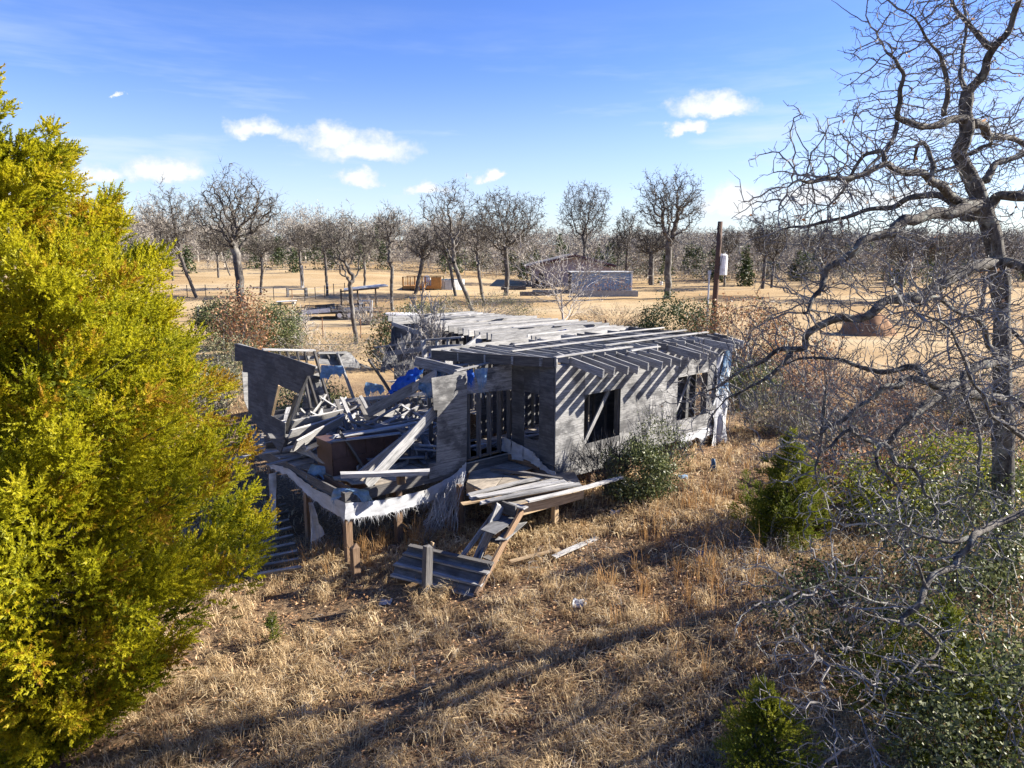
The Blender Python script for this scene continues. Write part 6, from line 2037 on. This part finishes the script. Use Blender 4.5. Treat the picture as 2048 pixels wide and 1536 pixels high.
# dead stems and briars
rr_ = np.random.default_rng(43)
P0l, P1l, R0l = [], [], []
for px, py, n_, sp_, L_ in [(1480, 1130, 160, .7, .9), (1560, 1250, 120, .6, .7), (1430, 1090, 90, .5, .8), (1700, 1060, 90, .7, .8), (1560, 930, 80, .9, .9), (1800, 900, 80, 1.2, .9), (1450, 1480, 60, .5, .5), (960, 1330, 60, 1.2, .5), (760, 1060, 110, .6, .7), (620, 1100, 60, .5, .6), (1150, 1150, 60, .8, .5), (700, 1400, 50, 1.2, .4), (1640, 1320, 90, .5, .6), (1900, 900, 120, 1.6, 1.2), (1650, 850, 120, 1.6, 1.1), (880, 1060, 70, .4, .8)]:
    p = ghit(px, py)
    for i in range(n_):
        x, y = p.x + rr_.normal(0, sp_), p.y + rr_.normal(0, sp_)
        q = np.array([x, y, g1(x, y)])
        d = np.array([rr_.normal(0, .6), rr_.normal(0, .6), 1.0])
        L = L_ * rr_.uniform(.4, 1.2)
        for k in range(4):
            e = q + d / np.linalg.norm(d) * L / 4
            P0l.append(q), P1l.append(e), R0l.append(.0042 * (1 - k * .15))
            q = e
            d = d + np.array([rr_.normal(0, .35), rr_.normal(0, .35), rr_.normal(-.28, .25)])
            if rr_.random() < .4:
                f = e + (d + rr_.normal(0, .6, 3)) * .12
                P0l.append(e), P1l.append(f), R0l.append(.003)
V, Fq = seg_tubes(np.array(P0l), np.array(P1l), np.array(R0l), np.array(R0l) * .8, 3)
tag(build('dead_stems', V, Fq, TWIG), 'grey briar stems and dead weed stalks in the grass', None, kind='stuff')

print('tree segs', STATS)
# ================================================================== THINGS IN THE PASTURE


def gp(px, py):
    p = ghit(px, py)
    return Vector((p.x, p.y, p.z))


# --- utility pole with transformer
b = at(1424, 690, 45)
b.z = g1(b.x, b.y)
topz = at(1433, 443, 45).z
up_ = thing('utility_pole', 'brown wooden utility pole with a pale transformer can and grey conduit', 'utility pole', b)
tp_ = Vector((b.x + .12, b.y, topz))
mb = MB()
mb.tube([b - UP * .3, b.lerp(tp_, .33), b.lerp(tp_, .66), tp_], [.20, .185, .17, .155], 12)
mb.build('pole', POLEW, up_, smooth=True)
c = at(1445, 530, 45.1)
mb = MB()
mb.tube([c - UP * .64, c - UP * .62, c + UP * .58, c + UP * .60, c + UP * .70], [.24, .30, .30, .31, .12], 14)
mb.build('transformer', WHITEPAINT, up_, smooth=False)
MB().tube([c + UP * .6 + Vector((.12, 0, 0)), c + UP * .8 + Vector((.14, 0, 0))], [.05, .035], 8).build('bushing', CONCRETE, up_)
MB().bar(c + Vector((-.3, .1, .3)), c + Vector((-.1, .05, .3)), .08, .08).bar(c + Vector((-.3, .1, -.3)), c + Vector((-.1, .05, -.3)), .08, .08).build('bracket', GALV, up_)
e = at(1419, 545, 44.75)
MB().tube([Vector((e.x, e.y, g1(e.x, e.y) - .1)), e], [.06, .06], 8).build('conduit', GALV, up_)
MB().box((e.x - .09, e.y - .08, e.z - .1), (e.x + .09, e.y + .05, e.z + .12)).build('weather_head', GALV, up_)
a = at(1439, 446, 44.8)
MB().tube([a, a - UP * .5], [.03, .03], 6).tube([a - UP * .12, a - UP * .16], [.07, .07], 8).tube([a - UP * .3, a - UP * .34], [.07, .07], 8).build('insulator', DARKBROWN, up_)
MB().bar(tp_ - UP * .35, a - UP * .25, .04, .04).build('insulator_arm', GALV, up_)
mb = MB()
q = [a - UP * .5 + Vector((.02, 0, 0)) + Vector((.28 * math.sin(t * PI), 0, -t * 2.6)) for t in np.linspace(0, 1, 9)]
mb.tube(q, [.015] * 9, 4)
mb.build('drop_wire', DARKBROWN, up_)

# --- gabled house and blue sheet-metal shed
d = 92
zb = g1(4, d)


def facade(pts, dd, name, mat, par, th=.15):
    P = [Vector((at(px, py, dd).x, dd, at(px, py, dd).z)) for px, py in pts]
    return sheet_poly(name, P, (0, -1, 0), th, mat, par, (1, 0, 0))


gh = thing('gabled_house', 'mauve single-storey house with low grey gable roof beyond the shed', 'house', (at(1150, 580, d).x, d, zb))
facade([(1066, 592), (1222, 592), (1222, 536), (1150, 515), (1070, 533)], d, 'front_wall', MAUVE, gh)
x0, x1 = at(1066, 580, d).x, at(1222, 580, d).x
ze = at(1222, 534, d).z
MB().box((x0, d + .2, zb - .3), (x1, d + 13, ze)).build('body_wall', MAUVE, gh)
rl_, rc_, rr2 = at(1052, 533, d - 1), at(1150, 509, d - 1), at(1232, 531, d - 1)
for nm, p, q in [('roof_slope', rl_, rc_), ('roof_slope', rc_, rr2)]:
    bk = Vector((0, 15, 0))
    n_ = (q - p).cross(bk)
    n_ = -n_ if n_.z < 0 else n_
    sheet_poly(nm, [p, q, q + bk, p + bk], n_, .10, SHINGLE, gh, q - p)
    board('fascia', p - UP * .12 - Vector((0, .06, 0)), q - UP * .12 - Vector((0, .06, 0)), .26, .05, FASCIA, gh, UP)
for pxa in (1078, 1196):
    fr_ = facade([(pxa, 566), (pxa + 12, 566), (pxa + 12, 546), (pxa, 546)], d - .16, 'window', DARKBROWN, gh, .03)
    facade([(pxa - 1, 568), (pxa + 13, 568), (pxa + 13, 566), (pxa - 1, 566)], d - .2, 'window_sill', WHITEPAINT, fr_, .06)
for px in (1054, 1062):
    p = at(px, 592, d - 1)
    MB().bar(Vector((p.x, d - 1, g1(p.x, d - 1) - .1)), Vector((p.x, d - 1, at(px, 534, d - 1).z)), .14, .14, A).build('porch_post', DARKBROWN, gh)
# dark clutter under the porch side
for k, (px0, px1, py0, py1, lab) in enumerate([(1064, 1082, 572, 556, 'dark metal cart by the left corner of the gabled house'), (1084, 1112, 580, 562, 'dark heap of scrap leaning on the gabled house wall')]):
    p, q = at(px0, py0, 87), at(px1, py1, 87)
    t = thing('scrap_heap', lab, 'scrap', Vector(((p.x + q.x) / 2, 87, g1(p.x, 87))))
    mb = MB()
    r_ = random.Random(k)
    for i in range(7):
        xx = r_.uniform(p.x, q.x)
        mb.bar((xx, 87 + r_.uniform(-.3, .5), g1(p.x, 87) - .05), (xx + r_.uniform(-.5, .5), 87 + r_.uniform(-.2, .6), g1(p.x, 87) + r_.uniform(.5, 1.3)), .25, .2, A)
    mb.build('scrap_pieces', DARKBROWN, t)

d = 80
sh = thing('metal_shed', 'low blue-grey sheet-metal shed with a flat pale roof', 'shed', (at(1200, 585, d).x, d, g1(8, d)))
L0, R0_ = at(1143, 585, d).x, at(1263, 585, d).x
zt = at(1200, 545.5, d).z
zb = g1(10, d) - .3
for i in range(24):     # ribbed wall sheets
    xa, xb = L0 + (R0_ - L0) * i / 24, L0 + (R0_ - L0) * (i + 1) / 24
    MB().box((xa + .02, d - (.03 if i % 2 else .0), zb), (xb - .001, d + .06, zt - (.25 * (1 - i / 24) * 0))).build('wall_sheet', SHEDBLUE, sh)
MB().box((L0 - .01, d + .07, zb), (L0 + .08, d + 5, zt)).build('side_wall', DARKBROWN, sh)
MB().box((R0_ - .06, d + .07, zb), (R0_ + .02, d + 5, zt)).build('side_wall', SHEDBLUE, sh)
MB().box((L0 - .15, d - .2, zt), (R0_ + .15, d + 5.2, zt + .10)).build('roof', SHEDROOF, sh)
MB().box((R0_ - .08, d - .06, zb), (R0_ + .05, d - .031, zt)).build('corner_trim', WHITEPAINT, sh)
for px0, px1, lab in [(1239, 1246, 'pale board leaning on the blue shed, left one'), (1249, 1251, 'thin pale stick leaning on the blue shed')]:
    loose(lab, Vector((at(px1, 582, d - .8).x, d - .8, zb + .3)), Vector((at(px0, 553, d).x, d - .06, zt - .3)), .16 if px0 == 1239 else .07, .04, PALEWOOD, (1, 0, 0), 'leaning_board', 'board', 'boards leaning on the blue shed')
d = 76
pl = thing('planter_trough', 'long low concrete trough with dead plants before the blue shed', 'trough', (at(1215, 598, d).x, d, g1(9, d)))
xa, xb = at(1157, 598, d).x, at(1276, 598, d).x
zz = g1(9, d)
for lo, hi in [((xa, d, zz - .2), (xb, d + .12, zz + .62)), ((xa, d + 1.1, zz - .2), (xb, d + 1.22, zz + .62)), ((xa, d + .121, zz - .2), (xa + .12, d + 1.099, zz + .62)), ((xb - .12, d + .121, zz - .2), (xb, d + 1.099, zz + .62))]:
    MB().box(lo, hi).build('trough_side', CONCRETE, pl)
MB().box((xa + .121, d + .121, zz - .2), (xb - .121, d + 1.09, zz + .5)).build('soil', DIRT, pl)
shrub('dry_brush', 'dead brown plants standing in the concrete trough', ((xa * .45 + xb * .55), d + .6, zz + .4), 3.0, .45, 1.1, 0, .05, BROWNLEAF, 301, 50, FARTWIG, dens=60, bare=2, mat2=BROWNLEAF, n2=250, leaf2=.08)

# --- wooden deck and pool
d = 82
dk = thing('pool_deck', 'raised orange-brown timber deck with railing beside the round pool', 'deck', (at(845, 588, d).x, d, g1(-10, d)))
xa, xb = at(806, 588, d).x, at(882, 588, d).x
zd = at(840, 572, d).z
zg = g1(-10, d)
for i in range(9):
    MB().box((xa, d + i * .42, zd - .06), (xb, d + i * .42 + .40, zd)).build('deck_board', DECKTAN, dk)
MB().box((xa, d - .06, zd - .32), (xb, d - .01, zd + .01)).build('rim_board', DECKTAN, dk)
for i in range(6):
    x = xa + (xb - xa) * i / 5
    MB().box((x - .07, d + .0, zg - .3), (x + .07, d + .14, zd - .061)).build('post', DARKBROWN, dk)
    MB().box((x - .06, d - .02, zd + .001), (x + .06, d + .1, zd + 1.0)).build('rail_post', DECKTAN, dk)
    MB().box((x - .06, d + 3.6, zd + .001), (x + .06, d + 3.72, zd + 1.0)).build('rail_post', DECKTAN, dk)
MB().box((xa - .05, d - .04, zd + 1.001), (xb + .05, d + .12, zd + 1.07)).build('hand_rail', DARKBROWN, dk)
MB().box((xa - .05, d + 3.58, zd + 1.001), (xb + .05, d + 3.74, zd + 1.07)).build('hand_rail', DECKTAN, dk)
for i in range(22):
    x = xa + (xb - xa) * (i + .5) / 22
    MB().box((x - .025, d + .02, zd + .002), (x + .025, d + .06, zd + .998)).build('baluster', DECKTAN, dk)
MB().box((xb - 1.1, d - .09, zd - .1), (xb + .02, d - .045, zd + .99)).build('side_panel', DECKTAN, dk)
st_ = thing('deck_steps', 'short orange steps in the shade under the pool deck', 'stairs', (xa + 2.0, d - 1, zg))
for i in range(4):
    MB().box((xa + 1.6, d - 1.2 + i * .28, zg + .22 * i), (xa + 2.6, d - .9 + i * .28, zg + .22 * i + .05)).build('tread', DECKTAN, st_)
for x in (xa + 1.55, xa + 2.61):
    MB().bar((x, d - 1.25, zg - .05), (x, d - .1, zg + .9), .25, .04).build('stringer', DECKTAN, st_)
po = thing('round_pool', 'round above-ground pool with grey wall and blue water beside the deck', 'pool', (at(897, 582, d + 2).x, d + 2, zg))
cx_, cy_ = at(893, 582, d + 2.5).x, d + 2.5
r_p, zw = 2.1, zg + 1.15
ang = np.linspace(0, 2 * PI, 33)[:-1]
for i in range(16):
    a0, a1 = 2 * PI * i / 16, 2 * PI * (i + 1) / 16 - .02
    mb = MB()
    v = []
    for rr__ in (r_p, r_p + .06):
        for z in (zg - .3, zw):
            for aa in (a0, a1):
                v.append((cx_ + rr__ * math.cos(aa), cy_ + rr__ * math.sin(aa), z))
    mb.add(v, [(0, 1, 3, 2), (5, 4, 6, 7), (0, 4, 5, 1), (2, 3, 7, 6), (0, 2, 6, 4), (1, 5, 7, 3)])
    mb.build('wall_panel', GALV, po)
mb = MB()
mb.add([(cx_, cy_, zw - .18)] + [(cx_ + (r_p - .002) * math.cos(a_), cy_ + (r_p - .002) * math.sin(a_), zw - .18) for a_ in ang], None, [(0, i + 1, (i + 1) % 32 + 1) for i in range(32)])
mb.build('water', POOLBLUE, po)
c = at(853, 552, d + 2)
t = thing('patio_chair', 'white round-backed chair standing on the pool deck', 'chair', (c.x, d + 2, zd))
MB().tube([(c.x, d + 2.2, zd + .75), (c.x, d + 2.25, zd + .75)], [.42, .42], 16).build('backrest', WHITEPAINT, t)
MB().box((c.x - .35, d + 1.6, zd + .40), (c.x + .35, d + 2.18, zd + .46)).build('seat', WHITEPAINT, t)
for sx, sy in ((-1, 0), (1, 0), (-1, 1), (1, 1)):
    MB().box((c.x + sx * .3 - .03, d + 1.62 + sy * .5, zd + .001), (c.x + sx * .3 + .03, d + 1.68 + sy * .5, zd + .399)).build('leg', WHITEPAINT, t)

# --- car-hauler trailer (left) and pipe rack behind it
T0, T1 = gp(597, 640), gp(742, 640)
ax = (T1 - T0)
ax.z = 0
ax.normalize()
ay = Vector((-ax.y, ax.x, 0))
g0 = g1(T0.x, T0.y)


def TR_(x, y, z):
    p = T0 + ax * x + ay * y
    return Vector((p.x, p.y, g0 + z + .012 * x))


tl = thing('trailer', 'black flatbed trailer with side rails and white ramps parked on the grass', 'trailer', TR_(3, 1, 0))
Lt, Wt = 5.6, 2.1
for y in (0, Wt):
    MB().bar(TR_(0, y, .52), TR_(Lt, y, .60), .18, .08).build('side_beam', BLACKPAINT, tl)
    MB().bar(TR_(0, y, 1.05), TR_(Lt, y, 1.2), .08, .07).build('top_rail', BLACKPAINT, tl)
    for i in range(7):
        x = Lt * i / 6
        MB().bar(TR_(x, y, .60), TR_(x, y, 1.05 + .15 * i / 6), .07, .07, ax).build('rail_post', BLACKPAINT, tl)
for i in range(8):
    x0_ = .05 + i * .69
    MB().bar(TR_(x0_ + .34, .05, .60), TR_(x0_ + .34, Wt - .05, .60), .05, .66, UP).build('deck_plank', DARKWOOD, tl)
MB().bar(TR_(0, 0, .5), TR_(0, Wt, .5), .16, .08).build('end_beam', BLACKPAINT, tl)
for x in (3.55, 4.4):
    for y in (-.16, Wt + .16):
        c = TR_(x, y, .36)
        wv = ay * .11
        wh = MB().tube([c - wv, c - wv * .8, c + wv * .8, c + wv], [.30, .36, .36, .30], 18).build('wheel', TYRE, tl)
        MB().tube([c - wv * 1.02, c + wv * 1.02], [.20, .20], 14).build('rim', WHITEPAINT, wh)
for y in (-.18, Wt + .18):
    MB().bar(TR_(3.0, y, .80), TR_(4.95, y, .82), .05, .30, UP).build('fender', BLACKPAINT, tl)
MB().bar(TR_(.3, -.06, .63), TR_(2.7, -.06, .80), .34, .04, UP).build('ramp', WHITEPAINT, tl)
MB().bar(TR_(1.0, Wt + .06, .85), TR_(2.6, Wt + .06, 1.0), .44, .04, UP).build('ramp', CONCRETE, tl)
MB().bar(TR_(Lt, Wt / 2, .5), TR_(Lt + 1.3, Wt / 2, .5), .12, .12).build('drawbar', BLACKPAINT, tl)
# rack with pipe load
d = 66
rk = thing('pipe_rack', 'dark steel post rack carrying a long bundle of grey pipes', 'rack', (at(730, 620, d).x, d, g1(-14, d)))
for px in (683, 716, 752):
    p = at(px, 610, d)
    MB().bar((p.x, d, g1(p.x, d) - .2), (p.x, d, at(px, 578, d).z), .11, .11, A).build('post', DARKBROWN, rk)
p, q = at(680, 583, d), at(758, 576, d)
MB().bar(p, q, .13, .13).build('cross_beam', DARKBROWN, rk)
bp = thing('pipe_bundle', 'bundle of grey pipes lying on the steel rack', 'pipes', at(730, 580, d), None)
for i in range(7):
    p, q = at(688, 580 - .9 * (i % 3), d - .5 + .17 * i), at(776 - 3 * i, 571.5 - .9 * (i % 3), d + 1 + .17 * i)
    MB().tube([p, q], [.09, .09], 8).build('pipe', GALV, bp)
# junk and white tank between trailer and ruin
d = 57
p, q = at(765, 622, d), at(836, 622, d)
tk = thing('white_tank', 'long low white tank lying in the grass behind the far corner of the ruin', 'tank', (p.x + 1.3, d, g1(p.x, d)))
mb = MB()
zc = g1(p.x, d) + .42
xs_ = [p.x, p.x + .08, p.x + .3, q.x - .3, q.x - .08, q.x]
mb.tube([(x, d, zc) for x in xs_], [.25, .36, .42, .42, .36, .25], 16)
mb.build('shell', WHITEPAINT, tk, smooth=True)
MB().tube([(q.x - .01, d, zc), (q.x + .1, d, zc)], [.16, .13], 10).build('end_cap', ORANGEP, tk)
for x in (p.x + .6, q.x - .6):
    MB().box((x - .08, d - .4, zc - .7), (x + .08, d + .4, zc - .38)).build('cradle', DARKBROWN, tk)
for k, (px, py) in enumerate([(690, 612), (704, 616), (718, 606)]):
    p = at(px, py + 20, 60)
    t = thing('junk_frame', ['grey open crate frame standing at the trailer front', 'second dark crate frame against the trailer front', 'bent sheet-metal frame topmost of the junk by the trailer'][k], 'frame', (p.x, 60, g1(p.x, 60)), 'junk frames by the trailer')
    mb = MB()
    zz = g1(p.x, 60)
    w_, h_ = .9, .8 + .35 * k
    for sx in (0, w_):
        for sy in (0, .8):
            mb.bar((p.x + sx, 60 + sy, zz - .05), (p.x + sx + .06 * k, 60 + sy, zz + h_), .07, .07, A)
    for sy in (0, .8):
        mb.bar((p.x, 60 + sy, zz + h_), (p.x + w_, 60 + sy, zz + h_), .08, .05)
        mb.bar((p.x, 60 + sy, zz + h_ * .5), (p.x + w_, 60 + sy, zz + h_ * .45), .08, .05)
    mb.build('frame_bars', [GALV, BLACKPAINT, GALV][k], t)
    MB().bar((p.x + .05, 60 + .4, zz + h_ * .62), (p.x + w_ - .05, 60 + .4, zz + h_ * .62), .06, .7).build('shelf_board', GALV, t)

# --- fences, gate posts, stakes
gate = thing('post_frame', 'two dark wooden posts joined by a top rail in the pasture fence', 'gate frame', gp(595, 595))
pa, pb_ = gp(576, 595), gp(613, 594)
ph = at(576, 576, pa.y).z - pa.z
for p in (pa, pb_):
    board('post', (p.x, p.y, p.z - .3), (p.x, p.y, p.z + ph), .22, .22, DARKWOOD, gate, A)
board('rail', (pa.x, pa.y, pa.z + ph - .15), (pb_.x, pb_.y, pb_.z + ph - .15), .16, .14, DARKWOOD, gate, UP)
gate = thing('post_frame', 'dark brace of posts and rail glimpsed at the edge of the huge cedar', 'gate frame', gp(400, 640))
pa, pb_ = gp(397, 642), gp(452, 640)
for p in (pa, pb_):
    board('post', (p.x, p.y, p.z - .3), (p.x, p.y, p.z + 1.2), .2, .2, DARKWOOD, gate, A)
board('rail', (pa.x, pa.y, pa.z + 1.05), (pb_.x, pb_.y, pb_.z + 1.0), .15, .12, DARKWOOD, gate, UP)
FP = [(345, 592), (375, 595), (412, 594), (548, 600), (585, 604), (610, 603), (631, 600), (650, 596), (668, 592), (690, 590)]
prev = None
fence = thing('wire_fence', 'wire fence on steel posts crossing the left pasture', 'fence', gp(548, 600))
for k, (px, py) in enumerate(FP):
    p = gp(px, py)
    MB().bar((p.x, p.y, p.z - .2), (p.x, p.y, p.z + 1.3), .06, .06, A).build('fence_post', RUST if k == 4 else BLACKPAINT, fence)
    if prev is not None:
        for h in (.4, .8, 1.2):
            MB().tube([prev + UP * h, p + UP * h], [.012, .012], 3, False).build('wire', GALV, fence)
    prev = p
fence = thing('wire_fence', 'thin rusty post fence close behind the ruin before the trailer', 'fence', gp(645, 675))
prev = None
for px, py in [(519, 676), (582, 676), (646, 674), (722, 676), (800, 672)]:
    p = gp(px, py)
    MB().bar((p.x, p.y, p.z - .2), (p.x, p.y, p.z + 1.35), .045, .045, A).build('fence_post', RUST, fence)
    if prev is not None:
        for h in (.3, .75, 1.2):
            MB().tube([prev + UP * h, p + UP * h], [.006, .006], 3, False).build('wire', GALV, fence)
    prev = p
r_ = random.Random(4)
pk = thing('picket_row', 'row of rusty crooked pickets behind the roof edge', 'fence', gp(1250, 672))
for i in range(15):
    px = 1196 + i * 8.2 if i > 3 else 1192 + i * 8
    p = at(px, 680, 44)
    z = g1(p.x, 44)
    h = r_.uniform(.75, 1.25) + (.5 if i < 4 else 0)
    MB().bar((p.x, 44 + r_.uniform(-.2, .2), z - .2), (p.x + r_.uniform(-.12, .12), 44, z + h), .09, .05, (1, 0, 0)).build('picket', RUST, pk)
for h in (.5, .9):
    p, q = at(1228, 680, 44.1), at(1310, 680, 44.1)
    MB().bar((p.x, 44.1, g1(p.x, 44) + h), (q.x, 44.1, g1(q.x, 44) + h), .06, .04).build('rail', RUST, pk)
p = gp(605, 576)
tag(board('cut_post', (p.x, p.y, p.z - .2), (p.x, p.y, p.z + 2.6), .3, .3, GREYWOOD, None, A), 'tall grey cut-off trunk post behind the gate frame', 'post')
t = thing('white_board', 'flat white board lying on low blocks left of the trailer', 'board', gp(572, 609))
p = gp(572, 609)
MB().bar((p.x - .9, p.y, p.z + .28), (p.x + .9, p.y + .4, p.z + .34), .06, .9, UP).build('sheet', WHITEPAINT, t)
for s_ in (-.7, .7):
    MB().box((p.x + s_ - .12, p.y - .1, p.z - .1), (p.x + s_ + .12, p.y + .5, p.z + .22)).build('block', CONCRETE, t)
# soil mound on the right
p = gp(1735, 668)
mb = MB()
rr_ = np.random.default_rng(8)
u_, v_ = np.meshgrid(np.linspace(-1, 1, 26), np.linspace(-1, 1, 22))
h = np.clip(1 - u_ ** 2 - v_ ** 2, 0, 1) ** .8 * 1.6 * (.75 + .5 * vnoise(u_ * 3 + 9, v_ * 3, 4)) + .12 * vnoise(u_ * 9, v_ * 9 + 3, 5)
X_, Y_ = p.x + u_ * 2.0, p.y + v_ * 1.6
V = np.stack([X_, Y_, G(X_, Y_) - .15 + h], -1).reshape(-1, 3)
idx = np.arange(26 * 22).reshape(22, 26)
o = build('soil_mound', V, np.stack([idx[:-1, :-1], idx[:-1, 1:], idx[1:, 1:], idx[1:, :-1]], -1).reshape(-1, 4), DIRT, smooth=True)
tag(o, 'reddish-brown soil mound in the field seen between the oak limbs', 'mound')
p = gp(1322, 570)
t = thing('white_bucket', 'tiny white object standing at the wood edge left of the great oak', 'bucket', p)
MB().tube([p, p + UP * .45], [.18, .24], 10).build('bucket_body', WHITEPAINT, t)
# retaining boards left of the house
for k, (px0, px1, py, lab) in enumerate([(1002, 1052, 580, 'low dark retaining board on the lawn left of the gabled house, far one'), (1040, 1110, 592, 'low dark retaining board on the lawn left of the gabled house, near one')]):
    p, q = gp(px0, py), gp(px1, py)
    tag(board('retaining_board', p + UP * .2, q + UP * .2, .55, .2, DARKWOOD, None, UP), lab, 'board', 'retaining boards on the lawn')
